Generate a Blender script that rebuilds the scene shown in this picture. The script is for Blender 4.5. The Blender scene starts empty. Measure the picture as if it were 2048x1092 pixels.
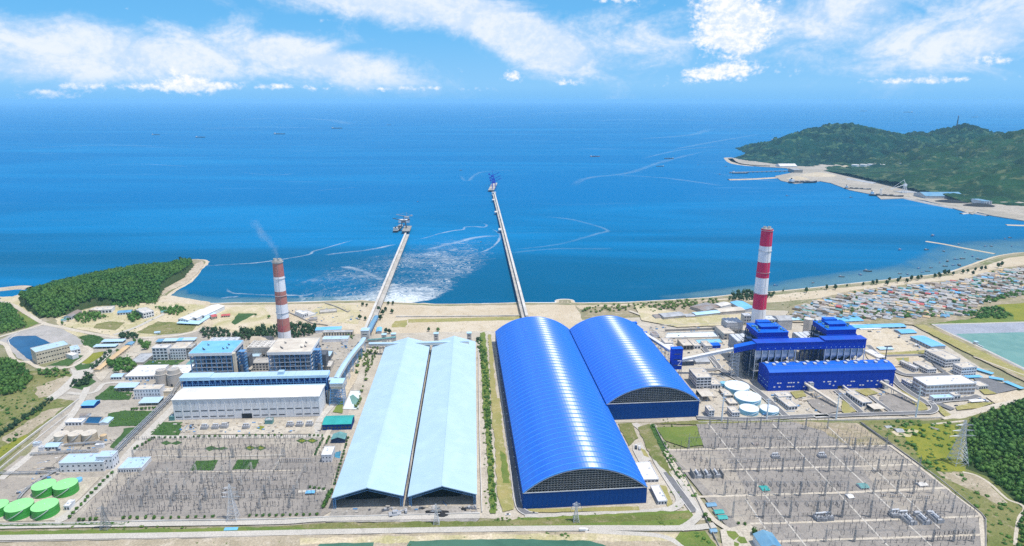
import bpy,bmesh,math,random
import numpy as np
from mathutils import Vector,Matrix
rnd=random.Random(7)
R=math.radians
SC=bpy.context.scene
COL=SC.collection
# ------------------------------------------------------------------ camera
CAM_H=400.0
FPX=1300.0
PITCH=math.atan(0.267)
cam_d=bpy.data.cameras.new('camera')
cam=bpy.data.objects.new('camera',cam_d)
COL.objects.link(cam)
cam.location=(0,0,CAM_H)
cam.rotation_euler=(math.pi/2-PITCH,0,0)
cam_d.sensor_width=36.0
cam_d.lens=36.0*FPX/2048.0
cam_d.clip_start=1.0
cam_d.clip_end=200000.0
SC.camera=cam
# ------------------------------------------------------------------ exposure, world, sun
SC.view_settings.view_transform='Standard'
SC.view_settings.look='None'
SC.view_settings.gamma=1.0
SC.view_settings.use_curve_mapping=False
SC.view_settings.exposure=0.1
SC.cycles.volume_bounces=1
SC.cycles.max_bounces=8
SC.cycles.use_denoising=False
SC.cycles.transparent_max_bounces=48
SUN_EL,SUN_AZ=R(70),R(112)
sun_d=bpy.data.lights.new('sun','SUN')
sun_d.energy=3.9
sun_d.angle=R(0.53)
sun_d.color=(1.0,0.955,0.89)
sun=bpy.data.objects.new('sun',sun_d)
COL.objects.link(sun)
sv=Vector((math.sin(SUN_AZ)*math.cos(SUN_EL),math.cos(SUN_AZ)*math.cos(SUN_EL),math.sin(SUN_EL)))
sun.rotation_euler=sv.to_track_quat('Z','Y').to_euler()
sun.location=(0,0,900)
world=bpy.data.worlds.new('World')
SC.world=world
world.use_nodes=True
class NT:
 """small node-tree writer"""
 def __init__(self,tree):
  self.t=tree
  self.t.nodes.clear()
 def n(self,kind,**kw):
  x=self.t.nodes.new(kind)
  for k,v in kw.items():
   setattr(x,k,v)
  return x
 def set(self,node,i,v):
  if v is None:
   return
  if isinstance(v,bpy.types.NodeSocket):
   self.t.links.new(v,node.inputs[i])
  else:
   if isinstance(v,(tuple,list))and len(v)==3 and len(getattr(node.inputs[i],'default_value',(0,0,0)))==4:
    v=(*v,1)
   node.inputs[i].default_value=v
 def math(self,op,a,b=None,c=None,clamp=False):
  x=self.n('ShaderNodeMath',operation=op,use_clamp=clamp)
  self.set(x,0,a);self.set(x,1,b);self.set(x,2,c)
  return x.outputs[0]
 def vmath(self,op,a,b=None):
  x=self.n('ShaderNodeVectorMath',operation=op)
  self.set(x,0,a);self.set(x,1,b)
  return x.outputs[0]
 def mix(self,f,a,b,blend='MIX'):
  x=self.n('ShaderNodeMix',data_type='RGBA',blend_type=blend)
  self.set(x,0,f);self.set(x,6,a);self.set(x,7,b)
  return x.outputs[2]
 def noise(self,vec,scale,detail=4,rough=.55,dist=0.0,dim='3D'):
  x=self.n('ShaderNodeTexNoise',noise_dimensions=dim)
  self.set(x,'Vector',vec);self.set(x,'Scale',scale);self.set(x,'Detail',detail)
  self.set(x,'Roughness',rough);self.set(x,'Distortion',dist)
  return x.outputs[0]
 def ramp(self,v,lo,hi,a=0.0,b=1.0,smooth=True):
  x=self.n('ShaderNodeMapRange',interpolation_type='SMOOTHSTEP' if smooth else 'LINEAR')
  self.set(x,0,v);self.set(x,1,lo);self.set(x,2,hi);self.set(x,3,a);self.set(x,4,b)
  return x.outputs[0]
  # sky: Nishita plus cloud banks laid out by azimuth and elevation
w=NT(world.node_tree)
tc=w.n('ShaderNodeTexCoord')
d0=w.vmath('NORMALIZE',tc.outputs['Generated'])
sep=w.n('ShaderNodeSeparateXYZ');w.set(sep,0,d0)
sky=w.n('ShaderNodeTexSky',sky_type='NISHITA',sun_disc=False,sun_elevation=SUN_EL,sun_rotation=SUN_AZ,altitude=400.0,air_density=1.0,dust_density=0.2,ozone_density=2.5)
up=w.n('ShaderNodeCombineXYZ');w.set(up,0,sep.outputs[0]);w.set(up,1,sep.outputs[1])
w.set(up,2,w.math('ADD',w.math('MULTIPLY',w.math('ABSOLUTE',sep.outputs[2]),2.2),0.06))
w.set(sky,0,w.vmath('NORMALIZE',up.outputs[0]))
az=w.math('MULTIPLY',w.math('ARCTAN2',sep.outputs[0],sep.outputs[1]),180/math.pi)
el=w.math('MULTIPLY',w.math('ARCSINE',sep.outputs[2]),180/math.pi)
comb=w.n('ShaderNodeCombineXYZ');w.set(comb,0,w.math('MULTIPLY',az,0.55));w.set(comb,1,el)
nz=w.noise(comb.outputs[0],0.34,8,.58,.8)
comb2=w.n('ShaderNodeCombineXYZ');w.set(comb2,0,w.math('MULTIPLY',az,0.9));w.set(comb2,1,w.math('MULTIPLY',el,1.15))
nc=w.noise(comb2.outputs[0],0.62,9,.62,.15)
nf=w.noise(comb2.outputs[0],2.2,6,.6,.1)
def blobs(rows):
 tot=None
 for ca,ce,ra,re,rot,amp in rows:
  x=w.math('SUBTRACT',az,ca);y=w.math('SUBTRACT',el,ce)
  c,s=math.cos(R(rot)),math.sin(R(rot))
  u=w.math('DIVIDE',w.math('ADD',w.math('MULTIPLY',x,c),w.math('MULTIPLY',y,s)),ra)
  v=w.math('DIVIDE',w.math('SUBTRACT',w.math('MULTIPLY',y,c),w.math('MULTIPLY',x,s)),re)
  r2=w.math('ADD',w.math('MULTIPLY',u,u),w.math('MULTIPLY',v,v))
  g=w.math('MULTIPLY',w.math('POWER',2.718,w.math('MULTIPLY',r2,-1.0)),amp)
  tot=g if tot is None else w.math('ADD',tot,g)
 return tot
 # wide soft banks
soft=blobs(((-30,3.6,13,1.9,-4,1.0),(-15,3.0,7.5,1.5,-14,.95),(-36,1.8,10,1.2,0,.6),(-12,7.6,11,1.5,-8,1.15),(-1,6.0,6,1.9,-22,1.15),(3,3.6,3.2,1.9,-10,.8),(10,4.6,6,3.2,0,.62),(25,6.6,7.5,2.6,8,.95),(37,5.6,6.5,1.9,18,.85),(31,3.3,9,1.8,0,.5),(0,1.5,30,1.2,0,.06)))
# heaped clouds with hard edges
heap_=blobs(((9.2,8.5,3.0,.9,5,1.0),(17.3,6.6,2.6,2.6,15,1.45),(18.3,4.6,2.0,1.4,0,1.15),(16.5,2.0,4.2,.75,5,.85),(31,1.35,4.5,.32,0,.8),(-25.4,1.25,2.2,.85,0,1.0),(-34.4,.35,1.8,.42,0,1.0),(-30,.95,6,.32,0,.6),(-20,1.0,5,.35,0,.55),(0,1.9,1.1,.55,0,.9),(4.5,1.4,1.6,.4,0,.7),(-8,.9,8,.25,0,.5),(35,2.6,2,.5,0,.6),(24,8.6,4,.8,5,.7)))
high=w.math('MULTIPLY',w.ramp(el,10,17),w.ramp(w.noise(d0,2.2,6,.6,.4),.42,.62))
m1=w.ramp(w.math('ADD',soft,w.math('ADD',w.math('MULTIPLY',w.math('SUBTRACT',nz,.5),1.5),w.math('MULTIPLY',w.math('SUBTRACT',nf,.5),.35))),.18,1.05,0,.92)
m2=w.ramp(w.math('ADD',heap_,w.math('ADD',w.math('MULTIPLY',w.math('SUBTRACT',nc,.5),2.0),w.math('MULTIPLY',w.math('SUBTRACT',nf,.5),1.1))),.34,1.05)
fade=w.ramp(el,9.5,14,1.0,.0)
m1=w.math('MULTIPLY',m1,fade);m2=w.math('MULTIPLY',m2,fade)
low=w.mix(w.ramp(el,0.5,7.0),(2.7,6.0,9.6),(1.6,5.3,9.4))
low=w.mix(w.ramp(el,0.0,1.3),(2.05,5.35,9.5),low)
skyc=w.mix(1.0,sky.outputs[0],(0.62,0.95,1.42),'MULTIPLY')
skyc=w.mix(w.ramp(el,3.0,22,.95,.15),skyc,low)
scol=w.mix(w.ramp(w.math('ADD',nz,w.math('MULTIPLY',w.math('SUBTRACT',nf,.5),.4)),.36,.66),(6.6,8.0,10.0),(8.9,9.4,10.4))
hcol=w.mix(w.ramp(w.math('ADD',nf,w.math('MULTIPLY',nc,.6)),.62,1.0),(6.9,8.2,10.2),(10.4,10.4,10.7))
out=w.mix(w.math('MULTIPLY',m1,w.ramp(el,0.1,2.2,.4,1.0)),skyc,scol)
out=w.mix(w.math('MULTIPLY',m2,w.ramp(el,0.0,1.2,.5,1.0)),out,hcol)
out=w.mix(w.math('MULTIPLY',high,.7),out,(9.0,9.3,10.2))
bg=w.n('ShaderNodeBackground');w.set(bg,0,out);bg.inputs[1].default_value=0.095
wo=w.n('ShaderNodeOutputWorld');w.t.links.new(bg.outputs[0],wo.inputs[0])
# ------------------------------------------------------------------ photograph geometry helpers
cp,sp=math.cos(PITCH),math.sin(PITCH)
def P(px,py,z=0.0):
 """the point at height z that shows at photograph pixel px, py (2048 wide)"""
 dx,dy=px-1024.0,py-546.0
 t=(CAM_H-z)/(FPX*sp+dy*cp)
 return Vector((t*dx,t*(FPX*cp-dy*sp),z))
def proj(v):
 q=v[2]-CAM_H
 d=v[1]*cp-q*sp
 return 1024+FPX*v[0]/d,546-FPX*(v[1]*sp+q*cp)/d
def zat(Y,py):
 k=(546.0-py)/FPX
 return CAM_H+Y*(k*cp-sp)/(cp+k*sp)
YL,YR=R(3.3),R(4.8)
def axes(yaw):
 return Vector((math.cos(yaw),math.sin(yaw),0)),Vector((-math.sin(yaw),math.cos(yaw),0))
def fit(xl,xr,yb,yt,yr,yaw,z0=0.0):
 """front-left base, width, depth, height of a block from its front base line and roof edges"""
 U,V=axes(yaw)
 A=P(xl,yb,z0)
 k=(xr-1024.0)/FPX
 d0=A.y*cp-(A.z-CAM_H)*sp
 W=(k*d0-A.x)/(U.x-k*U.y*cp)
 h=max(1.5,zat(A.y,yt)-z0)
 D=max(2.0,(P(xl,yr,z0+h).y-A.y)/V.y)
 return A,W,D,h
 # ------------------------------------------------------------------ materials
MATS={}
def M(name,col,rough=.65,var=.12,scale=.15,col2=None,amt2=.5,scale2=.04,metal=0.0,spec=.4,wave=None,world=False,bump=0.0,bscale=1.0,objrand=0.0):
 if name in MATS:
  return MATS[name]
 m=bpy.data.materials.new(name)
 m.use_nodes=True
 t=NT(m.node_tree)
 bs=t.n('ShaderNodeBsdfPrincipled');o=t.n('ShaderNodeOutputMaterial')
 t.t.links.new(bs.outputs[0],o.inputs[0])
 if world:
  vec=t.n('ShaderNodeNewGeometry').outputs['Position']
 else:
  vec=t.n('ShaderNodeTexCoord').outputs['Object']
 nA=t.noise(vec,scale,5,.6)
 lo=tuple(c*(1-var*1.6)for c in col);hi=tuple(min(1,c*(1+var*1.6))for c in col)
 c=t.mix(t.ramp(nA,.3,.7),lo,hi)
 if col2:
  c=t.mix(t.math('MULTIPLY',t.ramp(t.noise(vec,scale2,6,.62,.5),.5-amt2*.35,.75-amt2*.3),1.0),c,col2)
 if objrand:
  oi=t.n('ShaderNodeObjectInfo')
  v=t.math('ADD',t.math('MULTIPLY',oi.outputs['Random'],objrand*2),1-objrand)
  c=t.mix(1.0,c,v,'MULTIPLY')
 t.set(bs,'Base Color',c)
 bs.inputs['Roughness'].default_value=rough
 bs.inputs['Metallic'].default_value=metal
 bs.inputs['Specular IOR Level'].default_value=spec
 if wave:
  ax,sc,st=wave
  wv=t.n('ShaderNodeTexWave',bands_direction=ax);t.set(wv,'Vector',vec);wv.inputs['Scale'].default_value=sc
  b=t.n('ShaderNodeBump');b.inputs['Strength'].default_value=st;b.inputs['Distance'].default_value=.3
  t.set(b,'Height',wv.outputs['Fac']);t.t.links.new(b.outputs[0],bs.inputs['Normal'])
 elif bump:
  b=t.n('ShaderNodeBump');b.inputs['Strength'].default_value=bump;b.inputs['Distance'].default_value=1.0
  t.set(b,'Height',t.noise(vec,bscale,5,.65));t.t.links.new(b.outputs[0],bs.inputs['Normal'])
 MATS[name]=m
 return m
def ground_mat(name,cols,s1=.02,s2=.12,s3=.7,rough=.9,bump=.25,contrast=.16):
 """patchy ground: three colours mixed by noises of different size"""
 m=bpy.data.materials.new(name);m.use_nodes=True
 t=NT(m.node_tree)
 bs=t.n('ShaderNodeBsdfPrincipled');o=t.n('ShaderNodeOutputMaterial')
 t.t.links.new(bs.outputs[0],o.inputs[0])
 vec=t.n('ShaderNodeNewGeometry').outputs['Position']
 a,b,c=cols
 n1,n2,n3=t.noise(vec,s1,6,.6,.8),t.noise(vec,s2,6,.65,.6),t.noise(vec,s3,4,.6)
 x=t.mix(t.ramp(n1,.5-contrast,.5+contrast),a,b)
 x=t.mix(t.ramp(n2,.5,.5+contrast*1.5),x,c)
 g=t.ramp(n3,.25,.75,.78,1.22)
 x=t.mix(1.0,x,g,'MULTIPLY')
 t.set(bs,'Base Color',x)
 bs.inputs['Roughness'].default_value=rough
 bs.inputs['Specular IOR Level'].default_value=.2
 if bump:
  bb=t.n('ShaderNodeBump');bb.inputs['Strength'].default_value=bump;bb.inputs['Distance'].default_value=1.0
  t.set(bb,'Height',t.math('ADD',n2,t.math('MULTIPLY',n3,.5)));t.t.links.new(bb.outputs[0],bs.inputs['Normal'])
 MATS[name]=m
 return m
def leaf_mat(name,dark,light,tip):
 m=bpy.data.materials.new(name);m.use_nodes=True
 t=NT(m.node_tree)
 bs=t.n('ShaderNodeBsdfPrincipled');o=t.n('ShaderNodeOutputMaterial')
 t.t.links.new(bs.outputs[0],o.inputs[0])
 at=t.n('ShaderNodeAttribute',attribute_name='tint')
 oi=t.n('ShaderNodeObjectInfo')
 f=t.math('FRACT',t.math('ADD',at.outputs['Fac'],oi.outputs['Random']))
 pos=t.n('ShaderNodeNewGeometry').outputs['Position']
 big=t.ramp(t.noise(pos,.012,4,.6),.35,.65)
 c=t.mix(f,dark,light)
 c=t.mix(t.math('MULTIPLY',big,.45),c,tip)
 t.set(bs,'Base Color',c)
 bs.inputs['Roughness'].default_value=.6
 bs.inputs['Specular IOR Level'].default_value=.25
 MATS[name]=m
 return m
 # ------------------------------------------------------------------ mesh builder
class MB:
 def __init__(self):
  self.v,self.f=[],[]
 def quad(self,*p):
  b=len(self.v);self.v+=[tuple(q)for q in p];self.f.append(tuple(range(b,b+len(p))))
 def box(self,x0,x1,y0,y1,z0,z1,bottom=False):
  b=len(self.v)
  self.v+=[(x0,y0,z0),(x1,y0,z0),(x1,y1,z0),(x0,y1,z0),(x0,y0,z1),(x1,y0,z1),(x1,y1,z1),(x0,y1,z1)]
  self.f+=[(b,b+1,b+5,b+4),(b+1,b+2,b+6,b+5),(b+2,b+3,b+7,b+6),(b+3,b,b+4,b+7),(b+4,b+5,b+6,b+7),(b+3,b+2,b+1,b)]
  return self
 def cyl(self,x,y,z0,z1,r0,r1=None,n=12,cap=True,ph=0.0):
  r1=r0 if r1 is None else r1
  b=len(self.v)
  for z,r in((z0,r0),(z1,r1)):
   for i in range(n):
    a=2*math.pi*i/n+ph
    self.v.append((x+r*math.cos(a),y+r*math.sin(a),z))
  for i in range(n):
   j=(i+1)%n
   self.f.append((b+i,b+j,b+n+j,b+n+i))
  if cap:
   self.f.append(tuple(b+n+i for i in range(n)))
  return self
 def bar(self,p,q,r=.15,n=4):
  """a straight bar of square (or n-sided) section between two points"""
  p,q=Vector(p),Vector(q)
  d=(q-p)
  if d.length<1e-6:
   return self
  d.normalize()
  a=d.cross(Vector((0,0,1)))
  if a.length<1e-3:
   a=Vector((1,0,0))
  a.normalize();c=d.cross(a)
  b=len(self.v)
  for e in(p,q):
   for i in range(n):
    t=2*math.pi*(i+.5)/n
    self.v.append(tuple(e+(a*math.cos(t)+c*math.sin(t))*r))
  for i in range(n):
   j=(i+1)%n
   self.f.append((b+i,b+j,b+n+j,b+n+i))
  self.f.append(tuple(b+i for i in reversed(range(n))))
  self.f.append(tuple(b+n+i for i in range(n)))
  return self
 def beam(self,p,q,w,h):
  """horizontal-ish beam, w wide and h high, its top at the points"""
  p,q=Vector(p),Vector(q)
  d=q-p;s=Vector((-d.y,d.x,0));s.normalize();s*=w/2
  u=Vector((0,0,-h))
  b=len(self.v)
  for e in(p,q):
   self.v+=[tuple(e+s+u),tuple(e-s+u),tuple(e-s),tuple(e+s)]
  self.f+=[(b,b+4,b+5,b+1),(b+1,b+5,b+6,b+2),(b+2,b+6,b+7,b+3),(b+3,b+7,b+4,b),(b,b+1,b+2,b+3),(b+7,b+6,b+5,b+4)]
  return self
 def mesh(self,name,mat):
  me=bpy.data.meshes.new(name)
  me.from_pydata(self.v,[],self.f)
  me.materials.append(MATS[mat]if isinstance(mat,str)else mat)
  return me
 def build(self,name,mat,parent=None,loc=(0,0,0),rz=0.0,smooth=False,label=None,kind=None):
  me=self.mesh(name,mat)
  if smooth:
   me.polygons.foreach_set('use_smooth',[True]*len(me.polygons))
  return put(me,name,parent,loc,rz,label,kind)
def put(me,name,parent=None,loc=(0,0,0),rz=0.0,label=None,kind=None):
 o=bpy.data.objects.new(name,me)
 COL.objects.link(o)
 o.location=loc
 o.rotation_euler=(0,0,rz)
 if parent is not None:
  o.parent=parent
 if label:
  o['label']=label
 if kind:
  o['kind']=kind
 return o
def tag(o,label,cat,group=None):
 o['label']=label
 o['category']=cat
 if group:
  o['group']=group
 return o
def thing(name,label,cat,loc=(0,0,0),rz=0.0,group=None):
 o=bpy.data.objects.new(name,None)
 COL.objects.link(o)
 o.empty_display_size=3
 o.location=loc
 o.rotation_euler=(0,0,rz)
 return tag(o,label,cat,group)
def kids(o):
 return[c for c in COL.objects if c.parent is o]
def dup(root,loc,rz=0.0,label=None,children=None,scale=None):
 """copy a thing with its parts and their sub-parts"""
 r=root.copy();COL.objects.link(r)
 r.location=loc;r.rotation_euler=(0,0,rz)
 if scale:
  r.scale=scale
 if label:
  r['label']=label
 for ch in(children if children is not None else root.children):
  c=ch.copy();COL.objects.link(c);c.parent=r
  for g in ch.children:
   e=g.copy();COL.objects.link(e);e.parent=c
 return r
def struct(o):
 o['kind']='structure'
 return o
 # ------------------------------------------------------------------ ground sheets
LV=[0]
def rough_edge(pts,jit,step):
 out=[]
 n=len(pts)
 for i in range(n):
  a,b=pts[i],pts[(i+1)%n]
  L=(b-a).length
  k=max(1,min(60,int(L/step)))
  for j in range(k):
   q=a.lerp(b,j/k)
   if j:
    q=q+Vector((rnd.uniform(-jit,jit),rnd.uniform(-jit,jit),0))
   out.append(q)
 return out
def zone(name,pts,mat,jit=0.0,step=9.0,z=None):
 """a flat sheet of ground whose outline is given in photograph pixels, laid a little above the sheet before"""
 LV[0]+=1
 zz=(.05+LV[0]*.012)if z is None else z
 w_=[P(*p)for p in pts]
 if jit:
  w_=rough_edge(w_,jit,step)
 c=sum(w_,Vector())/len(w_)
 m=MB();m.quad(*[(q.x-c.x,q.y-c.y,0)for q in w_])
 o=m.build(name,mat,None,(c.x,c.y,zz))
 if o.data.polygons[0].normal.z<0:
  o.data.flip_normals()
 return struct(o)
def wribbon(pts,width,z,y_off=0.0):
 """left and right edges of a ribbon along world points"""
 L,Rr=[],[]
 n=len(pts)
 for i in range(n):
  d=(pts[min(i+1,n-1)]-pts[max(i-1,0)]);d.z=0;d.normalize()
  s=Vector((-d.y,d.x,0))*width/2
  L.append(pts[i]+s);Rr.append(pts[i]-s)
 return L,Rr
def smooth_line(pts,k=4):
 """Catmull-Rom through world points"""
 out=[]
 n=len(pts)
 for i in range(n-1):
  p0,p1,p2,p3=pts[max(i-1,0)],pts[i],pts[i+1],pts[min(i+2,n-1)]
  for j in range(k):
   t=j/k
   out.append(.5*((2*p1)+(p2-p0)*t+(2*p0-5*p1+4*p2-p3)*t*t+(3*p1-p0-3*p2+p3)*t**3))
 out.append(pts[-1])
 return out
def road(name,pts,width,mat,kerb=None,smooth=True,dash=False):
 LV[0]+=1
 zz=.06+LV[0]*.012
 w_=[P(*p)for p in pts]
 if smooth and len(w_)>2:
  w_=smooth_line(w_)
 L,Rr=wribbon(w_,width,zz)
 m=MB()
 for i in range(len(w_)-1):
  m.quad((L[i].x,L[i].y,0),(Rr[i].x,Rr[i].y,0),(Rr[i+1].x,Rr[i+1].y,0),(L[i+1].x,L[i+1].y,0))
 o=struct(m.build(name,mat,None,(0,0,zz)))
 if kerb:
  for E,sgn in((L,1),(Rr,-1)):
   k=MB()
   for i in range(len(E)-1):
    k.beam((E[i].x,E[i].y,.25),(E[i+1].x,E[i+1].y,.25),.9,.3)
   k.build('kerb',kerb,o)
 if dash:
  k=MB()
  for i in range(len(w_)-1):
   a,b=w_[i],w_[i+1]
   n=max(1,int((b-a).length/9))
   for j in range(n):
    p,q=a.lerp(b,(j+.2)/n),a.lerp(b,(j+.7)/n)
    l,r_=wribbon([p,q],.3,0)
    k.quad((l[0].x,l[0].y,.03),(r_[0].x,r_[0].y,.03),(r_[1].x,r_[1].y,.03),(l[1].x,l[1].y,.03))
  k.build('road_marking','white_paint',o)
 return o
def wall_line(name,label,cat,pts,h,t,mat,smooth=False,group=None,cap=None):
 """a wall, dike or fence along photograph pixels at ground level"""
 w_=[P(*p)for p in pts]
 if smooth:
  w_=smooth_line(w_)
 o0=w_[0].copy()
 m=MB()
 for i in range(len(w_)-1):
  m.beam(w_[i]-o0+Vector((0,0,h)),w_[i+1]-o0+Vector((0,0,h)),t,h)
 if cap is None:
  return tag(m.build(name,mat,None,o0),label,cat,group)
 T=thing(name,label,cat,o0,0,group)
 m.build('wall',mat,T)
 c=MB()
 for i in range(len(w_)-1):
  c.beam(w_[i]-o0+Vector((0,0,h+.3)),w_[i+1]-o0+Vector((0,0,h+.3)),t+.5,.3)
 c.build('coping',cap,T)
 return T
 # ------------------------------------------------------------------ materials used all over
ground_mat('dry_land',((.30,.26,.17),(.17,.19,.075),(.42,.37,.28)),.008,.06,.5)
ground_mat('yard',((.36,.32,.265),(.45,.405,.335),(.26,.235,.195)),.02,.09,.6)
ground_mat('yard_pale',((.45,.395,.31),(.53,.475,.385),(.34,.30,.24)),.02,.08,.5)
ground_mat('sand',((.52,.43,.30),(.58,.50,.375),(.43,.35,.225)),.012,.06,.4)
ground_mat('sand_grass',((.58,.49,.34),(.42,.38,.19),(.66,.57,.43)),.016,.07,.5)
ground_mat('dirt',((.44,.37,.27),(.33,.28,.19),(.52,.45,.35)),.02,.1,.6)
ground_mat('dirt_road',((.52,.455,.36),(.57,.51,.415),(.45,.39,.30)),.03,.12,.8)
ground_mat('concrete_road',((.48,.45,.39),(.54,.50,.44),(.42,.39,.34)),.03,.15,.8)
ground_mat('asphalt',((.165,.165,.17),(.20,.20,.205),(.14,.14,.14)),.03,.15,.8,bump=.1)
ground_mat('gravel',((.25,.228,.205),(.32,.29,.255),(.18,.166,.15)),.025,.12,1.1,bump=.5)
ground_mat('gravel_tan',((.31,.275,.235),(.40,.355,.29),(.24,.217,.19)),.025,.12,1.1,bump=.5)
ground_mat('coal_yard',((.30,.28,.25),(.40,.37,.33),(.16,.15,.14)),.03,.09,.6)
ground_mat('grass',((.11,.17,.035),(.17,.22,.045),(.22,.22,.07)),.02,.12,.9,bump=.5)
ground_mat('grass_bright',((.19,.21,.025),(.25,.25,.035),(.15,.19,.03)),.02,.15,.9,bump=.5)
ground_mat('grass_dry',((.36,.31,.12),(.28,.27,.09),(.46,.40,.22)),.03,.12,.9,bump=.4)
ground_mat('grass_dark',((.045,.10,.03),(.065,.13,.035),(.035,.075,.022)),.03,.15,.9,bump=.7)
ground_mat('scrub',((.13,.16,.04),(.22,.21,.08),(.34,.28,.18)),.014,.07,.6,bump=.6)
ground_mat('scrub_sand',((.38,.31,.22),(.24,.22,.11),(.50,.42,.31)),.02,.09,.6,bump=.5)
ground_mat('forest_floor',((.035,.065,.02),(.05,.08,.025),(.08,.08,.035)),.02,.1,.6,bump=.4)
ground_mat('stone_pitching',((.36,.34,.31),(.43,.40,.37),(.29,.28,.25)),.03,.12,.9,bump=.4)
ground_mat('liner_grey',((.30,.32,.37),(.35,.37,.42),(.27,.29,.33)),.02,.1,.4,bump=.1)
ground_mat('far_forest',((.0,.022,.016),(.002,.046,.028),(.06,.12,.055)),.0035,.014,.06,bump=1.0,contrast=.11)
ground_mat('far_quay',((.36,.32,.255),(.44,.39,.32),(.26,.235,.195)),.006,.03,.2)
ground_mat('rock',((.45,.37,.27),(.56,.48,.37),(.25,.21,.16)),.03,.12,.6,bump=.9)
ground_mat('near_hill_forest',((.006,.034,.013),(.014,.064,.022),(.10,.13,.06)),.0045,.016,.07,bump=1.0,contrast=.12)
leaf_mat('leaf',(.026,.095,.014),(.075,.19,.03),(.12,.21,.03))
leaf_mat('leaf_dark',(.014,.042,.018),(.032,.080,.028),(.045,.09,.028))
leaf_mat('leaf_bright',(.055,.12,.02),(.12,.20,.035),(.15,.21,.035))
M('bark',(.12,.09,.06),.9)
M('white_paint',(.80,.80,.79),.55,.04)
M('white_wall',(.74,.75,.77),.6,.05,.08,(.62,.62,.62),.3)
M('white_roof',(.80,.79,.77),.6,.05,.08,(.66,.64,.60),.3)
M('cream_wall',(.66,.58,.44),.75,.06,.1,(.54,.46,.34),.3)
M('cream_roof',(.66,.60,.50),.8,.07,.1,(.52,.46,.38),.4)
M('concrete',(.50,.47,.42),.85,.08,.12,(.38,.35,.31),.4)
M('concrete_dark',(.30,.285,.26),.85,.1,.12)
M('concrete_light',(.64,.61,.56),.8,.07,.12,(.52,.49,.44),.3)
M('roof_pale_blue',(.45,.615,.74),.5,.03,.05,(.42,.585,.71),.3)
M('roof_sky_blue',(.16,.47,.78),.45,.07,.08,(.22,.52,.80),.3,wave=('X',.5,.15))
M('roof_light_blue',(.42,.66,.83),.45,.07,.08,(.50,.70,.83),.3)
M('roof_blue_old',(.10,.28,.46),.5,.12,.1,(.17,.34,.47),.5)
M('roof_teal',(.03,.36,.33),.5,.06,.1)
M('roof_teal_old',(.13,.30,.29),.6,.1,.1)
M('roof_red',(.50,.10,.10),.6,.12,.1)
M('roof_grey',(.40,.41,.42),.6,.12,.1)
M('roof_zinc',(.31,.33,.345),.5,.16,.1,(.27,.21,.17),.6)
M('blue_seam',(.05,.29,.82),.45,.05,spec=.5)
M('roof_faded_blue',(.25,.34,.42),.5,.14,.1,(.30,.27,.24),.3)
M('blue_panel',(.0,.138,.70),.42,.05,.06,(.0,.155,.74),.3,spec=.5)
bp=MATS['blue_panel'].node_tree
bn=[n_ for n_ in bp.nodes if n_.type=='BSDF_PRINCIPLED'][0]
bn.inputs['IOR'].default_value=2.35
bn.inputs['Anisotropic'].default_value=1.0
tg=bp.nodes.new('ShaderNodeCombineXYZ');tg.inputs[0].default_value,tg.inputs[1].default_value=-.0837,.9965
bp.links.new(tg.outputs[0],bn.inputs['Tangent'])
M('blue_wall',(.0,.04,.42),.55,.05,.1,spec=.15)
M('blue_roof',(.004,.12,.64),.5,.05,.05,(.008,.14,.66),.2,spec=.2)
M('blue_roof_violet',(.03,.085,.52),.5,.06,.05,(.015,.11,.54),.3,spec=.2)
M('blue_dark',(.002,.05,.24),.6,.08,.1,spec=.1)
M('navy',(.010,.035,.11),.6,.1,.1)
M('steel_blue',(.12,.30,.55),.5,.1)
M('steel_grey',(.42,.43,.45),.5,.1)
M('steel_dark',(.10,.11,.13),.6,.12)
M('steel_light',(.60,.62,.64),.45,.08)
M('galvanised',(.38,.39,.40),.45,.12,metal=.3)
M('insulator',(.20,.17,.155),.4,.15)
M('glass_dark',(.035,.05,.075),.15,.1,spec=.6)
M('opening',(.02,.022,.03),.8,.1)
M('coal',(.022,.022,.024),.9,.2,.3)
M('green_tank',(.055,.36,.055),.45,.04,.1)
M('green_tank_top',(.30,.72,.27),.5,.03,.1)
M('tank_blue',(.22,.52,.68),.45,.05,.1,(.30,.56,.68),.2)
M('tank_white',(.76,.82,.84),.5,.04,.1,(.66,.76,.80),.3)
M('tank_tan',(.50,.42,.31),.7,.08,.1)
M('silo',(.52,.48,.43),.8,.07,.06,(.42,.39,.35),.4)
M('stack_white',(.82,.82,.83),.6,.03,.05)
M('stack_red',(.62,.012,.09),.55,.05,.05)
M('stack_brown',(.50,.10,.115),.75,.1,.05,(.46,.19,.15),.6)
M('pond_water',(.012,.09,.20),.12,.12,.03,spec=.6)
M('pond_green',(.15,.30,.26),.35,.05,.01,(.19,.34,.29),.3,spec=.15)
M('canal_water',(.045,.13,.08),.15,.1,.03,(.06,.16,.10),.4,spec=.5)
M('pool_blue',(.03,.22,.34),.15,.1,spec=.5)
M('orange_roof',(.60,.43,.24),.7,.07,.1)
M('ship_hull',(.055,.05,.055),.6,.1)
M('ship_red',(.40,.06,.06),.6,.1)
M('ship_deck',(.30,.30,.30),.7,.12)
M('vehicle_white',(.80,.80,.80),.3,.03)
M('vehicle_dark',(.05,.06,.07),.3,.1)
M('vehicle_blue',(.03,.12,.32),.3,.1)
M('crane_blue',(.012,.06,.50),.45,.06)
M('skylight',(.84,.86,.90),.25,.03,.1)
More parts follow.
